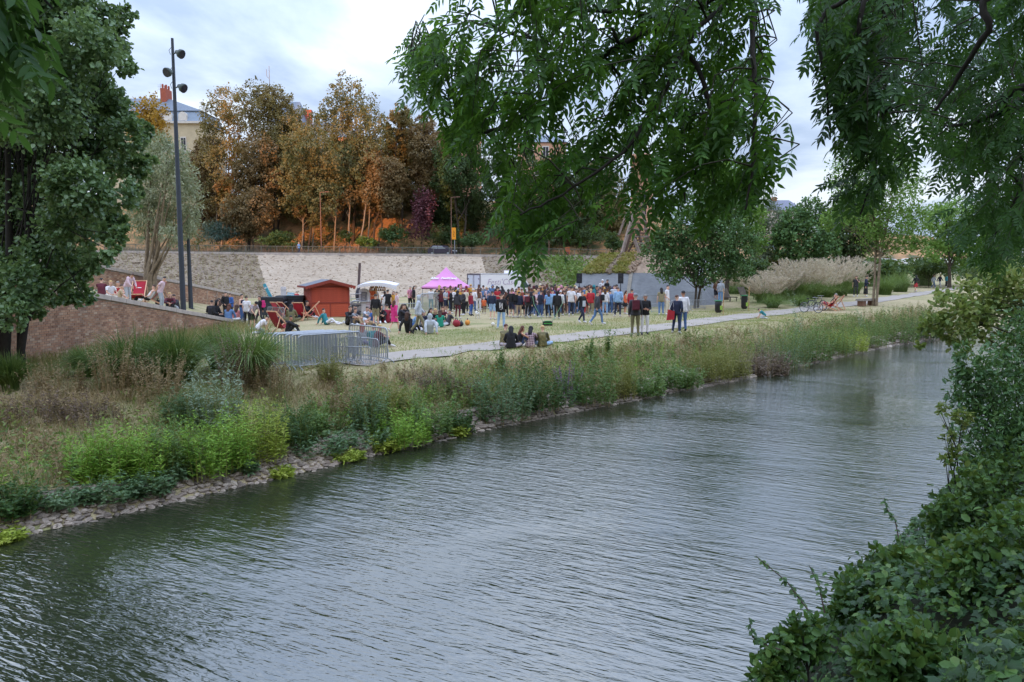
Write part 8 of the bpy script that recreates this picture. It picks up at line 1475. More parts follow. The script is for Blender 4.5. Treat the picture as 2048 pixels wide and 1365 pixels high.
# pale plumed grasses along the far side of the path
PL = [(1528, 606, 56, 34), (1560, 602, 60, 36), (1592, 600, 60, 36), (1545, 590, 60, 38), (1622, 598, 58, 34), (1650, 595, 56, 34), (1680, 592, 56, 34), (1705, 588, 54, 32), (1580, 585, 62, 38), (1620, 583, 60, 38), (1660, 580, 60, 38), (1700, 576, 58, 36), (1750, 572, 54, 36), (1790, 568, 52, 36), (1470, 588, 40, 28), (1500, 592, 50, 30)]
PLL = ['at its left end, nearest the black bin bag', 'second from its left end', 'behind the crouching child', 'in its back row on the left', 'behind the bicycles', 'behind the deck chair sitter', 'behind the two deck chairs', 'beside the left walker in dark clothes', 'in its back row, behind the bicycles', 'in its back row, middle', 'in its back row, behind the deck chairs', 'in its back row, behind the walkers', 'behind the slender ash trunks', 'last on the right before the path bends', 'small one beside the wooden loungers', 'small one right of the loungers']
for (px, py, h, w), l in zip(PL, PLL): clump('plumed_grass', 'plumed pampas-like grass of the pale row, ' + l, px, py, h * RNG.uniform(.55, .85), w, 'misc', V_['misc2'], 'ornamental grass', 'pale plumed grasses', .6, mat2=V_['plume'])
for (px, py, h, w, l) in [(1800, 584, 42, 32, 'green reedy clump left of the red skirt'), (1770, 590, 40, 28, 'green reedy clump right of the ash trunks'), (1850, 572, 44, 30, 'green reedy clump right of the red skirt'), (1600, 612, 24, 26, 'low bright leafy clump at the path edge by the bicycles'), (1545, 616, 26, 26, 'low bright leafy clump below the left plumes')]: clump('reed_clump', l, px, py, h, w, 'misc', V_['misc2'], 'ornamental grass', 'reedy clumps by the path', .7)
# mass cover: grasses and low weeds nobody could count
def bank_pts(n, dn0, dn1, s0=None, s1=None, pw=1.0):
 s0 = S0 - 6 if s0 is None else s0; s1 = 62 if s1 is None else s1; s = s0 + (s1 - s0) * RNG.random(n) ** pw; f = RNG.random(n)
 b = np.interp(s, [S0 - 8, S0, S3, S6, S8, 60], [5.6, 5.4, 4.8, 3.6, 3.3, 2.9]); dn = dn0 + f * (dn1 if dn1 > 0 else b - dn1 - dn0) if dn1 <= 0 else dn0 + f * (dn1 - dn0)
 x, y = xy_sn(s, dn); return np.stack([x, y, terrain(x, y) - .02], 1), s, dn, b
def fbm(x, y): return np.sin(x * .9 + 1.7 * np.sin(y * .6)) * .5 + np.sin(y * 1.3 + 2.1 * np.sin(x * .7 + 1)) * .3 + np.sin(x * 2.7 - y * 2.1) * .2
def cover():
 P, s, dn, b = bank_pts(105000, 1.0, -1.2, pw=1.7); k = fbm(P[:, 0], P[:, 1]) + RNG.normal(0, .3, len(P)); P1 = P[(k > -.45) & ((s < S6 - 1.5) | (dn < b - .7))]; h = RNG.uniform(.16, .50, len(P1))
 V, Q = blades(P1, h, .014, RNG.normal(0, .55, (len(P1), 3)) * [1, 1, 0], .5, 3)
 tag(link('dry_grass', npmesh('dry_grass', V, Q, None, lm('dry_grass_blades', ['8f7a62', 'ae9776', 'c4ae8c', '948c60', '856a5c'], .55, .5, .25)), None), 'dry straw-coloured grass covering the river bank', kind='stuff')
 P, s, dn, b = bank_pts(60000, .85, -.6, pw=1.5); k = fbm(P[:, 0] * 1.3 + 4, P[:, 1] * 1.3) + RNG.normal(0, .3, len(P)) + 1.5 * (.75 - dn / b); P2 = P[(k > .2) & ((s < S6 - 1.5) | (dn < b - .5))]; P2 = P2 + np.stack([0 * P2[:, 0], 0 * P2[:, 0], RNG.random(len(P2)) ** 1.5 * .5], 1)
 V, Q = leaves(P2, nrm(RNG.normal(size=P2.shape) * .6 + [0, 0, 1]), rdir(len(P2)) + [0, 0, .3], RNG.uniform(.06, .16, len(P2)), RNG.uniform(.03, .07, len(P2)), 'rhomb')
 tag(link('low_weeds', npmesh('low_weeds', V, Q, None, lm('low_weed_leaves', ['46603a', '667f4a', '8a9458', 'a09a68'], .6, .5, .3))), 'low green weeds mixed through the bank grass', kind='stuff')
 for nm, mt, n, h, lo, hi, lab in (('waterside_weeds', 'green', 1100, .8, .75, 2.0, 'wispy green weeds along the waterline of the far bank'), ('wispy_weeds', 'olive', 800, .65, 1.0, 2.6, 'wispy olive weeds over the slope of the far bank'), ('tall_weeds', 'lime', 450, .85, .8, 1.9, 'fresh lime weeds scattered along the far bank'), ('seed_heads', 'dry', 2200, .55, 1.6, 4.6, 'brown seed heads scattered over the bank grass')):
  P, s, dn, b = bank_pts(n, lo, hi, pw=1.3); k = fbm(P[:, 0] * .8 + n, P[:, 1] * .8) + RNG.normal(0, .25, n); P = P[(k > -.2) & (dn < b - .3)]; st, lf = stems_leaves(h, 1, len(P), .12, .032, 24, .35, at=P); V, Q = join([st, lf]); tag(link(nm, npmesh(nm, V, Q, None, V_[mt])), lab, kind='stuff')
 # verge between the bank and the path, and short lawn turf nearest the viewpoint
 n = 70000; s = RNG.uniform(S3, 50, n); dn = 2.4 + 9 * RNG.random(n) ** 1.4; x, y = xy_sn(s, dn); P = np.stack([x, y, terrain(x, y) - .01], 1); dp = np.min(np.hypot(x[:, None] - PATH_C[None, ::3, 0], y[:, None] - PATH_C[None, ::3, 1]), 1); ok = (dp > 1.0) & (x > WX_NEAR + .3); P = P[ok]
 V, Q = blades(P, RNG.uniform(.04, .13, len(P)), .014, RNG.normal(0, .5, (len(P), 3)) * [1, 1, 0], .4, 2)
 tag(link('verge_grass', npmesh('verge_grass', V, Q, None, lm('verge_grass_blades', ['5d7a3c', '7c9450', '9c9a62', 'ad9f70'], .7, .35, .3))), 'short grass on the verge beside the path', kind='stuff')
 # weeds at the foot of the brick wall
 n = 6000; y = RNG.uniform(19, 38, n); x = WX_NEAR + .2 + RNG.random(n) ** 2 * 2.5; P = np.stack([x, y, terrain(x, y) - .02], 1); V, Q = blades(P, RNG.uniform(.15, .55, n), .018, RNG.normal(0, .3, (n, 3)) * [1, 1, 0], .4, 3)
 tag(link('wall_foot_weeds', npmesh('wall_foot_weeds', V, Q, None, lm('wall_weed_blades', ['5c6a40', '8a8458', 'a8966c', '6d7a4a'], .5, .6, .25))), 'mixed weeds at the foot of the brick wall', kind='stuff')
cover()
# stone edging along the water: single stones where they show largest, the rest joined
def stone_edge():
 t = tag(empty('stone_edge', (0, 0, 0)), 'band of pale rough stones along the waterline', kind='structure'); ms = mat_brick('edge_stone', ('7f736a', '978a7f', 'a79a8e', '6a6059', 'b3a698')); pts = []
 s = S0 - 6.0
 while s < 60:
  st = .125 if s < S8 else .2 if s < 25 else .36
  for r in np.arange(-.12, .85, st * .85): pts.append((s + RNG.uniform(-.06, .06) + (.5 * st if int(r / st) % 2 else 0), r + RNG.uniform(-.03, .03), st * RNG.uniform(.58, .88)))
  s += st
 P = np.array(pts); x, y = xy_sn(P[:, 0], P[:, 1]); z = terrain(x, y); px, w = project(np.stack([x, y, z], 1)); vis = (px[:, 0] > 0) & (px[:, 0] < 2048) & (P[:, 1] > -.05) & (P[:, 1] < .7); big = set(np.argsort(np.where(vis, w, 1e9))[:300].tolist()); rest = MB(); protos = []
 def rock(mb, c, r, j):
  n = 6; vs = [];
  for i, (rr, zz) in enumerate(((.75, -.4), (1.0, .1), (.62, .55))):
   for q in range(n): a = 2 * math.pi * q / n + i * .5; k = 1 + .28 * math.sin(q * 2.3 + j * 3.1 + i); vs.append((c[0] + r * rr * k * math.cos(a), c[1] + r * rr * k * math.sin(a) * .8, c[2] + r * zz * .8))
  mb.add(vs, [(i * n + q, i * n + (q + 1) % n, (i + 1) * n + (q + 1) % n, (i + 1) * n + q) for i in range(2) for q in range(n)] + [tuple(range(2 * n, 3 * n))])
 for j in range(5): m = MB(); rock(m, (0, 0, 0), 1.0, j); protos.append(m.mesh('stone', ms))
 for i in range(len(P)):
  if i in big: link('stone', protos[i % 5], t, (x[i], y[i], z[i] + .01), (RNG.uniform(-.3, .3), RNG.uniform(-.3, .3), RNG.uniform(0, 6.28)), float(P[i, 2]))
  else: rock(rest, (x[i], y[i], z[i] + .01), P[i, 2], i)
 o = rest.build('stone_band', ms, t); o['kind'] = 'stuff'
stone_edge()
# ================================================================== near bank: overhanging ash, shrubs, ivy
from math import inf
def in_poly(p, poly):
 x, y = p; c = False; j = len(poly) - 1
 for i in range(len(poly)):
  xi, yi = poly[i]; xj, yj = poly[j]
  if (yi > y) != (yj > y) and x < (xj - xi) * (y - yi) / (yj - yi) + xi: c = not c
  j = i
 return c
L_ASH = leafmat('ash_leaflets', [hx('223c17'), hx('32541f'), hx('45702b'), hx('628a3c')], .35, .9, .44, .42, tint=(.26, .46, .04), spec=.25)
L_ASH2 = leafmat('deep_ash_leaflets', [hx('213d1b'), hx('315327'), hx('486e36')], .4, .9, .42, .42, tint=(.2, .36, .05), spec=.2)
M_TWIG = plain('ash_twig', hx('3b3a2c'), .9, .2, 9)
def pinnate(pairs=4, L_=.10, W=.036, rl=.26, seed=0):
 """one compound ash leaf: rachis along +x, drooping; returns V,Q"""
 r = np.random.default_rng(seed); P, N, Dd = [], [], []; arc = lambda t: np.array([rl * t, 0, -.10 * rl * t * t - .03 * t])
 for i in range(pairs):
  t = .28 + .62 * i / (pairs - 1)
  for s in (-1, 1): P.append(arc(t)); Dd.append(np.array([.62 + .1 * r.normal(), s * (.8 + .1 * r.normal()), -.32 + .14 * r.normal()])); N.append(np.array([.1 * r.normal(), -.2 * s + .15 * r.normal(), 1]))
 P.append(arc(1)); Dd.append(np.array([1, .1 * r.normal(), -.45])); N.append(np.array([.3, 0, 1]))
 V, Q = leaves(np.array(P), np.array(N), np.array(Dd), L_ * r.uniform(.85, 1.15, len(P)), W * r.uniform(.9, 1.15, len(P)), 'lance', .18)
 n0 = len(V); R = []
 for i in range(4):
  for w in (-.0016, .0016): R.append(arc(i / 3) + np.array([0, w, 0]))
 Q = np.concatenate([Q, np.array([[n0 + 2 * i, n0 + 2 * i + 1, n0 + 2 * i + 3, n0 + 2 * i + 2] for i in range(3)])]); return np.concatenate([V, np.array(R)]), Q
PIN = [pinnate(4, seed=i) if i % 3 else pinnate(5, .09, .032, .28, seed=i) for i in range(6)]
def frame(d, nn):
 d = d / np.linalg.norm(d); s = np.cross(nn, d); s /= max(1e-6, np.linalg.norm(s)); u = np.cross(d, s); return np.stack([d, s, u], 1)
def ash_leaf_set(polys, nt, dfun, holes=(), sc=1.0, hang=.8, seed=3, ln=(.35, .75)):
 """hanging twigs with pairs of compound leaves whose tips fall inside the given outline"""
 r = np.random.default_rng(seed); out = []; twigs = []; tries = 0; bb = [(min(p[0] for p in q), min(p[1] for p in q), max(p[0] for p in q), max(p[1] for p in q)) for q in polys]
 area = np.array([(b[2] - b[0]) * (b[3] - b[1]) for b in bb]); area = area / area.sum()
 while len(twigs) < nt and tries < nt * 40:
  tries += 1; k = r.choice(len(polys), p=area); b = bb[k]; px, py = r.uniform(b[0], b[2]), r.uniform(b[1], b[3])
  if not in_poly((px, py), polys[k]) or any(math.hypot(px - h[0], (py - h[1])) < h[2] for h in holes): continue
  tip = np.array(at_y(px, py, dfun(px, py, r))); l = r.uniform(*ln) * sc; dd = np.array([min(.2, r.normal(-.4, .4)), r.normal(0, .4), -hang * r.uniform(.4, 1.3)]); dd /= np.linalg.norm(dd); st = tip - dd * l; st[2] += .04; mid = (st + tip) / 2 + np.array([0, 0, .06 * l]); twigs.append((st, mid, tip)); n = int(6 + 4 * r.random())
  for i in range(n):
   t = .06 + .94 * (i + .5) / n; p = (1 - t) ** 2 * st + 2 * t * (1 - t) * mid + t * t * tip; sd = np.cross(dd, [0, 0, 1.]); sd = sd / max(1e-6, np.linalg.norm(sd)); a = r.uniform(0, 6.28); lat = sd * math.cos(a) + np.cross(dd, sd) * math.sin(a) * .7
   d2 = lat * .9 + dd * .55 + np.array([0, 0, -.25]); nn = np.array([r.normal(0, .45), r.normal(0, .45), 1.0]); out.append((p, frame(d2, nn), sc * r.uniform(.75, 1.12), int(r.integers(0, 6))))
 return out, twigs
M1 = [(842, -30), (900, -30), (985, 30), (1010, -40), (1520, -40), (1510, 60), (1490, 130), (1505, 250), (1500, 320), (1490, 370), (1480, 410), (1470, 440), (1440, 430), (1400, 430), (1330, 415), (1300, 410), (1280, 440), (1230, 455), (1180, 455), (1120, 440), (1085, 440), (1065, 485), (1060, 535), (1035, 530), (1010, 490), (975, 430), (950, 360), (935, 305), (905, 270), (880, 235), (850, 215), (812, 175), (800, 130), (822, 85), (872, 100), (930, 115), (985, 105), (960, 60), (880, 25)]
M2 = [(1620, -40), (2110, -40), (2110, 560), (2060, 500), (2010, 530), (1975, 545), (1940, 500), (1915, 470), (1905, 425), (1885, 390), (1860, 350), (1845, 290), (1840, 230), (1790, 180), (1745, 130), (1720, 90), (1690, 110), (1660, 100), (1630, 60), (1620, 20)]
M3 = [(1640, 60), (1700, 40), (1735, 60), (1745, 150), (1765, 230), (1790, 330), (1785, 380), (1755, 400), (1720, 415), (1690, 430), (1660, 405), (1650, 370), (1660, 320), (1665, 260), (1650, 180)]
MA = [(800, 60), (900, 60), (960, 120), (965, 260), (890, 250), (815, 200)]; MT = [(830, -60), (1010, -60), (1000, 25), (900, 45)]
def ash_tree():
 base = Vector((8.4, 4.2, float(near_z(8.4, 4.2)))); t = thing('ash_tree', 'big dark ash tree whose branches hang over the river in the foreground', 'tree', base); B = np.array(base)
 d1 = lambda x, y, r: 5.0 + 1.6 * r.random() ** 1.3 + .0009 * max(0, 1200 - x); d2 = lambda x, y, r: 7.0 + 4.0 * r.random(); d3 = lambda x, y, r: 5.4 + 1.2 * r.random()
 s1, t1 = ash_leaf_set([M1, M1, MA, MT, [(1180, 290), (1330, 290), (1330, 410), (1250, 440), (1180, 440)], [(1000, 420), (1065, 420), (1062, 530), (1030, 525)]] + [[(1015, 430), (1062, 430), (1060, 535), (1035, 530)]] * 4 + [[(1330, 300), (1500, 260), (1490, 400), (1440, 440), (1340, 420)]], 232, d1, sc=.82, holes=[(1290, 265, 24), (1240, 300, 20), (1120, 280, 22), (1320, 370, 26), (935, 45, 30), (1400, 180, 16), (1190, 250, 16), (1440, 350, 22), (1150, 330, 20), (1350, 110, 22), (1250, 160, 18), (1060, 160, 18), (1480, 120, 20), (1380, 290, 18)], seed=3); s2, t2 = ash_leaf_set([M2], 320, d2, sc=.9, holes=[(1830, 300, 22), (1750, 180, 26), (1890, 260, 18), (1990, 160, 26), (1930, 80, 20), (1870, 330, 24), (2010, 330, 20), (1820, 60, 22), (1960, 420, 22)], seed=4); s3, t3 = ash_leaf_set([M3], 75, d3, sc=.85, seed=5, holes=[(1690, 330, 14), (1740, 300, 14)])
 s4, t4 = ash_leaf_set([[(-60, -40), (10, -40), (25, 60), (20, 150), (0, 200), (-60, 220)]], 7, lambda x, y, r: 2.2 + .5 * r.random(), seed=6, sc=.8)
 L_ = s1 + s3 + s2; order = np.argsort([np.linalg.norm(p - [0, 0, EYE]) / s for p, R, s, k in L_]); px, w = project(np.array([q[0] for q in L_])); single = [i for i in order if 0 < px[i, 0] < 2048 and 0 < px[i, 1] < 640][:300]; ss = set(single)
 pm = [npmesh('leaf', v, q, None, L_ASH) for v, q in PIN]; pm2 = [npmesh('leaf', v, q, None, L_ASH2) for v, q in PIN]
 acc = {0: [], 1: []}
 for i, (p, R, s, k) in enumerate(L_):
  dk = 0 if i < len(s1) else 1
  if i in ss:
   o = link('leaf', (pm2 if dk else pm)[k], t); M_ = Matrix([list(R[r_] * s) for r_ in range(3)]).to_4x4(); M_.translation = Vector(p - B); o.matrix_local = M_
  else: v, q = PIN[k]; acc[dk].append(((v * s) @ R.T + p - B, q))
 for dk, mt in ((0, L_ASH), (1, L_ASH2)):
  V, Q = join(acc[dk]); o = link('foliage', npmesh('foliage', V, Q, None, mt), t); o['kind'] = 'stuff'
 # limbs and branchlets
 mb = MB(); P_ = lambda x, y, d: np.array(at_y(x, y, d)) - B
 mb.tube([np.array([0, 0, -.3]), np.array([0, 0, 1.5]), np.array([-.1, .1, 3.0]), np.array([-.3, .3, 4.4])], [.34, .28, .24, .20], 10); fk = np.array([-.3, .3, 4.4])
 LIMB = [[fk, P_(1900, -160, 6.2), P_(1640, -90, 5.8), P_(1510, -40, 5.6), P_(1340, 40, 5.6), P_(1180, 130, 5.7), P_(1060, 230, 5.8), P_(960, 215, 6.0)], [P_(1510, -40, 5.6), P_(1390, 60, 5.3), P_(1330, 180, 5.2), P_(1250, 300, 5.1), P_(1120, 390, 5.2), P_(1040, 430, 5.2)], [P_(1340, 40, 5.6), P_(1170, 20, 5.9), P_(1090, 80, 6.1), P_(1000, 60, 6.2)], [P_(1510, -40, 5.6), P_(1506, 80, 5.1), P_(1509, 220, 5.0), P_(1505, 330, 5.0), P_(1490, 420, 5.0)], [P_(1060, 230, 5.8), P_(950, 260, 6.0), P_(880, 140, 6.2), P_(820, 110, 6.3)],
   [fk, P_(2080, -40, 6.6), P_(1980, 60, 6.8), P_(1900, 180, 7.2), P_(1840, 260, 7.4)], [fk, P_(2120, 150, 7.0), P_(2010, 220, 7.6), P_(1930, 250, 7.9), P_(1860, 250, 8.2)], [fk, P_(2110, 280, 7.4), P_(2040, 380, 7.8), P_(1990, 470, 8.0)], [P_(1900, -160, 6.2), P_(1740, -20, 5.7), P_(1720, 110, 5.7), P_(1760, 230, 5.8), P_(1752, 330, 5.8), P_(1720, 430, 5.8)], [P_(1740, -20, 5.7), P_(1640, 40, 5.8), P_(1650, 160, 5.8), P_(1660, 280, 5.9)], [P_(1340, 40, 5.6), P_(1420, 200, 5.4), P_(1400, 300, 5.3), P_(1370, 400, 5.3)]]
 pts = []; own = []
 for k, lb in enumerate(LIMB):
  q = [np.array(x) for x in lb]; c = []
  for i in range(len(q) - 1):
   a0, a1, a2, a3 = q[max(i - 1, 0)], q[i], q[i + 1], q[min(i + 2, len(q) - 1)]
   for u in np.linspace(0, 1, 6)[:-1]: c.append(.5 * (2 * a1 + (a2 - a0) * u + (2 * a0 - 5 * a1 + 4 * a2 - a3) * u * u + (3 * a1 - a0 - 3 * a2 + a3) * u ** 3) + RNG.normal(0, .008, 3))
  c.append(q[-1]); r0 = .055 if k in (0, 5, 6, 7) else .022; mb.tube(c, list(np.linspace(r0, .006, len(c))), 6); pts += c; own += [{0: 1, 1: 1, 2: 1, 3: 1, 4: 1, 10: 1, 5: 2, 6: 2, 7: 2, 8: 3, 9: 3}[k]] * len(c)
 pts = np.array(pts); tw = MB(); own = np.array(own); far = np.linalg.norm(pts - fk, axis=1) > 1.0; twg = [(1,) + q for q in t1] + [(2,) + q for q in t2] + [(3,) + q for q in t3]
 for gi, st, mid, tip in twg:
  ok = pts[far & (own == gi)]
  st_, mid_, tip_ = st - B, mid - B, tip - B; tw.tube([st_, mid_, tip_], [.0042, .0032, .0018], 4, caps=False); d = np.linalg.norm(ok - st_, axis=1) + np.maximum(0, st_[2] - ok[:, 2]) * .8; j = ok[int(np.argmin(d))]
  if np.linalg.norm(j - st_) < .95: tw.tube([j, (j + st_) / 2 + [0, 0, .10 * np.linalg.norm(j - st_)], st_], [.008, .006, .004], 4, caps=False)
 mb.build('trunk', M_BARKD, t); o = tw.build('twig', M_TWIG, t); o['kind'] = 'stuff'
 # a lower bough of another ash close on the left
 b2 = Vector((-4.3, .6, float(near_z(-4.3, .6)))); t2_ = thing('young_ash', 'close dark leaves hanging into the upper left corner', 'tree', b2); BB = np.array(b2); acc = [((PIN[k][0] * s) @ R.T + p - BB, PIN[k][1]) for p, R, s, k in s4]; V, Q = join(acc); link('foliage', npmesh('foliage', V, Q, None, L_ASH2), t2_)
 m = MB(); top = np.array([-2.2, 1.7, 6.3]) - BB; m.tube([np.array([0, 0, -.2]), np.array([.1, .1, 2.2]), np.array([.9, .5, 3.4]), top], [.07, .055, .04, .02], 7)
 for st, mid, tip in t4: m.tube([top, st - BB, mid - BB, tip - BB], [.01, .005, .003, .002], 4)
 m.build('trunk', M_BARKD, t2_)
ash_tree()
# ------------------------------------------------------------------ ivy and bramble mound of the near bank
def lobed(L_=.09, W=.085):
 o = [(0, 0, 0), (.10, .35, .02), (-.05, .55, -.03), (.35, .42, .02), (.55, .50, -.02), (.62, .24, .03), (1.0, 0, -.08), (.62, -.24, .03), (.55, -.50, -.02), (.35, -.42, .02), (-.05, -.55, -.03), (.10, -.35, .02)]
 V = [(x * L_, y * W, z * L_) for x, y, z in o] + [(.4 * L_, 0, .06 * L_)]; n = 12; T = [[12, i, (i + 1) % n] for i in range(n)]; return np.array(V), np.array(T)
def trefoil(L_=.10, W=.055):
 V, Q = leaves(np.zeros((3, 3)), np.array([[0, 0, 1.], [0, .2, 1], [0, -.2, 1]]), np.array([[1., 0, -.2], [.35, .9, -.25], [.35, -.9, -.25]]), np.array([L_, L_ * .85, L_ * .85]), W, 'oval', .12); T = np.concatenate([Q[:, [0, 1, 2]], Q[:, [0, 2, 3]]]); return V, T
L_IVY = leafmat('ivy_leaves', [hx('182f1a'), hx('264424'), hx('395c31'), hx('56803c')], .55, 1.1, .25, .42, spec=.4); L_BRAM = leafmat('bramble_leaves', [hx('243f20'), hx('39592b'), hx('567a3a'), hx('7a7c44')], .45, 1.5, .28, .45)
def ivy_mound():
 near = NB_P; t = thing('ivy_bank', 'dense mound of ivy and bramble on the near bank, bottom right corner', 'ivy', (5.0, 6.0, 1.2)); B = np.array(t.location)
 # a bumpy ground under the leaves so that no soil shows through
 n = 110000; s = RNG.uniform(-6, 26, n) ; q = RNG.uniform(-.55, 5.0, n); x = NB_P.x + NB_U.x * s + NB_N.x * q; y = NB_P.y + NB_U.y * s + NB_N.y * q; hgt = (.10 + .45 * (np.sin(s * 1.9 + 1 + np.sin(q * 2)) * np.sin(q * 2.3 + s * .7) * .5 + .5) ** 1.3 + .16 * np.sin(s * 4.1 + q) * np.sin(q * 4.7 - s) + .25 * smooth(3, 8, s)) * smooth(-.9, .4, q)
 z0 = np.maximum(near_z(x, y), .02); z = z0 + hgt * (1 - .55 * RNG.random(n) ** 2.2); P = np.stack([x, y, z], 1); px, w = project(P); ok = (w > 1.0) & (px[:, 0] > 1350) & (px[:, 0] < 2300) & (px[:, 1] > 760) & (px[:, 1] < 1600); keep = ok & (RNG.random(n) < np.clip(4.0 / np.maximum(w, 1) + .25, 0, 1)); P = P[keep]; w = w[keep]; px = px[keep]
 e = .15; gx = (near_z(P[:, 0] + e, P[:, 1]) - near_z(P[:, 0] - e, P[:, 1])) / (2 * e); gy = (near_z(P[:, 0], P[:, 1] + e) - near_z(P[:, 0], P[:, 1] - e)) / (2 * e); N = nrm(np.stack([-gx * .6, -gy * .6, np.ones(len(P))], 1) + .6 * RNG.normal(size=P.shape) + [0, -.25, 0]); dn_ = np.stack([-NB_N.x * np.ones(len(P)), -NB_N.y * np.ones(len(P)), -.5 * np.ones(len(P))], 1); Dd = nrm(dn_ + .75 * RNG.normal(size=P.shape))
 shapes = [lobed(), lobed(.075, .08), trefoil(), lobed(.10, .075)]; kinds = RNG.choice(4, len(P), p=[.34, .2, .28, .18]); sc = .38 + .85 * RNG.random(len(P)) ** 1.6; vis = (px[:, 0] > 1480) & (px[:, 0] < 2048) & (px[:, 1] < 1365); top = np.argsort(np.where(vis, w / sc, 1e9))[:300]; ss = set(top.tolist())
 me = [npmesh('leaf', v, None, T, L_BRAM if i == 2 else L_IVY) for i, (v, T) in enumerate(shapes)]
 Sx = nrm(np.cross(N, Dd)); Dx = np.cross(Sx, N); acc = {0: [], 1: []}
 for i in range(len(P)):
  R = np.stack([Dx[i], Sx[i], N[i]], 1); k = int(kinds[i])
  if i in ss: o = link('leaf', me[k], t); M_ = Matrix([list(R[r_] * sc[i]) for r_ in range(3)]).to_4x4(); M_.translation = Vector(P[i] - B); o.matrix_local = M_
  else: acc[1 if k == 2 else 0].append(((shapes[k][0] * sc[i]) @ R.T + P[i] - B, shapes[k][1]))
 for k, mt in ((0, L_IVY), (1, L_BRAM)): V, T = join(acc[k]); o = link('foliage', npmesh('foliage', V, None, T, mt), t); o['kind'] = 'stuff'
 # bramble shoots arching out over the water
 for j, (lab, pl) in enumerate([('long bramble shoot arching out over the water, bottom right', [(1640, 1250, 6.6), (1600, 1200, 6.8), (1575, 1165, 6.9), (1545, 1140, 7.0), (1512, 1112, 7.1)]), ('short leafy bramble shoot right of the long one', [(1650, 1230, 7.2), (1640, 1180, 7.3), (1618, 1130, 7.4)]), ('thin bramble shoot low at the left tip of the ivy', [(1560, 1300, 6.2), (1530, 1290, 6.3), (1505, 1275, 6.3), (1498, 1235, 6.3)]), ('leafy shoot sticking out above the ivy slope', [(1800, 1090, 8.8), (1790, 1040, 9.0), (1775, 1020, 9.1), (1768, 995, 9.2)])]):
  Q_ = [at_y(*p) for p in pl]; b = Q_[0]; tt = thing('bramble_shoot', lab, 'bramble', b, 0, 'bramble shoots'); m = MB(); m.tube([q - b for q in Q_], list(np.linspace(.009, .003, len(Q_))), 5); m.build('stem', plain('bramble_stem', hx('4a3a35'), .8), tt); ac = []
  for i in range(len(Q_) - 1):
   for f in (.1, .35, .6, .85):
    p = np.array(Q_[i].lerp(Q_[i + 1], f) - b); v, T = shapes[2]; d = rdir(1)[0]; d[2] = -abs(d[2]) * .4; R = frame(d, np.array([0, -.3, 1.])); ac.append(((v * RNG.uniform(.5, .8)) @ R.T + p, T))
  V, T = join(ac); link('foliage', npmesh('foliage', V, None, T, L_BRAM), tt)
 # long grass blades among the ivy
 Bp = [(1800, 1365), (1850, 1360), (1880, 1350), (1830, 1340), (1950, 1360), (1920, 1350), (1780, 1330)]; P = []
 for x_, y_ in Bp:
  for d in np.arange(2.5, 9, .05):
   q = at_y(x_, y_, d)
   if q.z < float(near_z(q.x, q.y)) + .15: break
  for _ in range(5): P.append((q.x + RNG.normal(0, .04), q.y + RNG.normal(0, .04), q.z - .1))
 P = np.array(P); V, Q = blades(P, RNG.uniform(.3, .65, len(P)), .012, RNG.normal(0, .35, (len(P), 3)) * [1, 1, 0], .3, 5); tg = thing('long_grass', 'pale long grass blades poking through the ivy at the bottom edge', 'grass', P.mean(0)); link('blade_mass', npmesh('blade_mass', V - P.mean(0), Q, None, V_['misc2']), tg)
ivy_mound()
def near_shrub(lab, lb, d, n, L, W, mt, name='riverside_shrub', kind='oval', nb=None, limbs_=None):
 LB = [lobe(x, y, r, d + dd) for x, y, r, dd in lb]; c = np.mean([l[0] for l in LB], 0); bx, by = (c[0] + .3, c[1]) if nb is None else nb; b = Vector((bx, by, max(.0, float(near_z(bx, by))))); t = thing(name, lab, 'shrub', b); mb = limbs(b, LB, .03, .3, rmin=.006)
 if limbs_:
  for q in limbs_: mb.tube([at_y(*p) for p in q], list(np.linspace(.022, .006, len(q))), 5)
 shift(mb, b).build('trunk', M_BARKD, t); V, Q = crown_leaves(LB, n, L, W, kind, spray=8, spread=.32, inner=.2); link('crown', npmesh('crown', V - np.array(b), Q, None, mt), t)
L_PRIV = leafmat('privet_leaves', [hx('2d4a2c'), hx('436a3e'), hx('608a55'), hx('7a9a58')], .4, 1.2, .25, .4, spec=.5); L_ELD = leafmat('yellow_green_leaves_near', [hx('4f6a38'), hx('6f8848'), hx('8f9c58'), hx('958a52')], .45, 1.2, .38, .45)
near_shrub('glossy dark green shrub leaning over the water at the right edge', [(1990, 760, 60, 0), (2040, 720, 60, .3), (1950, 730, 34, -.1), (2010, 830, 66, .1), (1970, 850, 46, -.2), (1935, 800, 34, 0), (2050, 820, 70, .3), (1920, 760, 20, 0), (1960, 900, 40, 0), (2030, 890, 60, .2), (1900, 855, 14, 0), (1925, 705, 16, 0), (2060, 660, 50, .2), (1905, 800, 12, 0)], 10.5, 6500, .085, .035, L_PRIV)
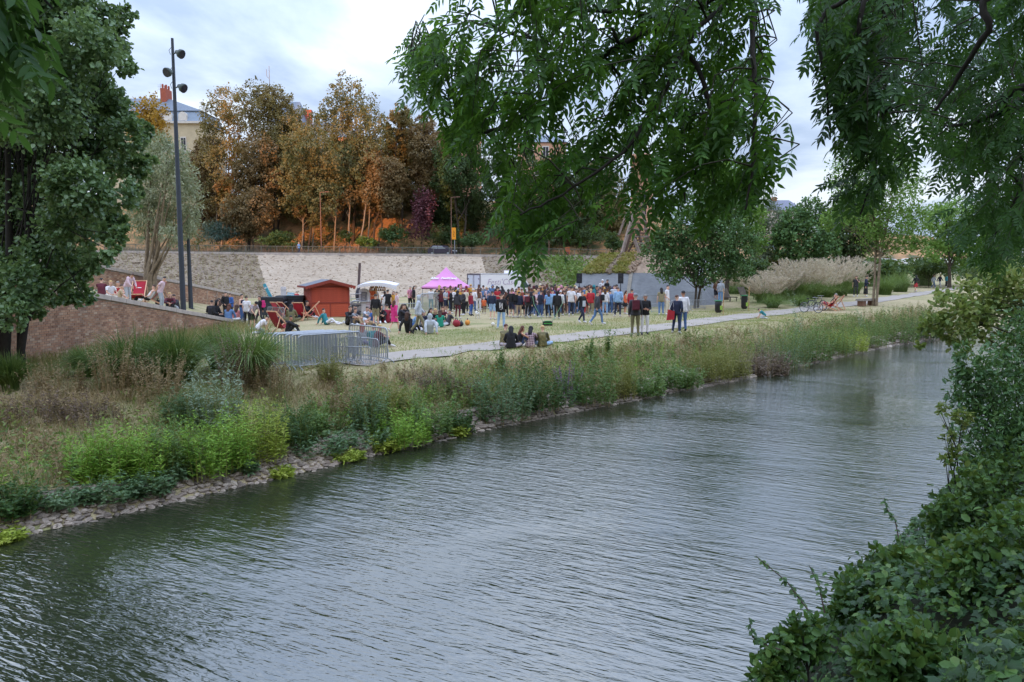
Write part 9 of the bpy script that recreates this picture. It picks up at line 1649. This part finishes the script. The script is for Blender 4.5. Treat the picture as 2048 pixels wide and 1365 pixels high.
near_shrub('yellow-green leafy boughs hanging over the river at the right edge', [(1900, 620, 34, 0), (1940, 600, 36, .3), (1980, 620, 36, .2), (1870, 650, 22, 0), (1915, 660, 30, 0), (1955, 655, 30, .2), (2010, 590, 40, .4), (2040, 630, 36, .4), (1995, 560, 34, .4), (1880, 590, 20, .3), (1850, 655, 12, 0), (1840, 690, 8, 0), (1930, 690, 18, 0), (2045, 560, 40, .6), (2000, 680, 22, .2)], 13.5, 3400, .10, .06, L_ELD, nb=(13.0, 14.0), limbs_=[[(2100, 700, 13.6), (1990, 655, 13.5), (1930, 635, 13.5)], [(2100, 745, 13.5), (2010, 700, 13.5), (1960, 668, 13.5)], [(2100, 640, 13.8), (2010, 622, 13.7), (1920, 622, 13.6)], [(2100, 620, 13.7), (2030, 590, 13.8), (1985, 575, 13.8)]])
near_shrub('small sprigs with pale tips in front of the glossy shrub', [(1880, 815, 12, 0), (1895, 870, 14, 0), (1925, 840, 16, 0), (1890, 920, 10, 0), (1915, 905, 14, 0)], 10.0, 420, .07, .035, L_ELD, 'leafy_sprig')
for lab, lb, d, n in [('rounded bramble hump in the middle of the ivy bank', [(1720, 1190, 60, 0), (1780, 1160, 60, .2), (1690, 1230, 40, -.1), (1830, 1140, 50, .3)], 7.6, 1500), ('bramble hump at the lower left tip of the ivy bank', [(1570, 1310, 40, 0), (1610, 1280, 44, .1), (1540, 1345, 34, -.1)], 6.3, 800), ('tall nettle and bramble hump below the glossy shrub', [(1930, 1000, 60, 0), (1990, 970, 70, .2), (1900, 1040, 46, 0), (2040, 950, 70, .3)], 9.2, 1900), ('dark bramble hump at the right edge of the ivy bank', [(1990, 1130, 80, 0), (2050, 1100, 80, .1), (1920, 1150, 60, 0)], 6.6, 1500), ('low bramble hump at the bottom of the ivy bank', [(1760, 1330, 60, 0), (1820, 1300, 60, .1), (1890, 1330, 60, .1)], 5.2, 1100)]:
 near_shrub(lab, lb, d, n, .085, .055, L_BRAM, 'bramble_bush')
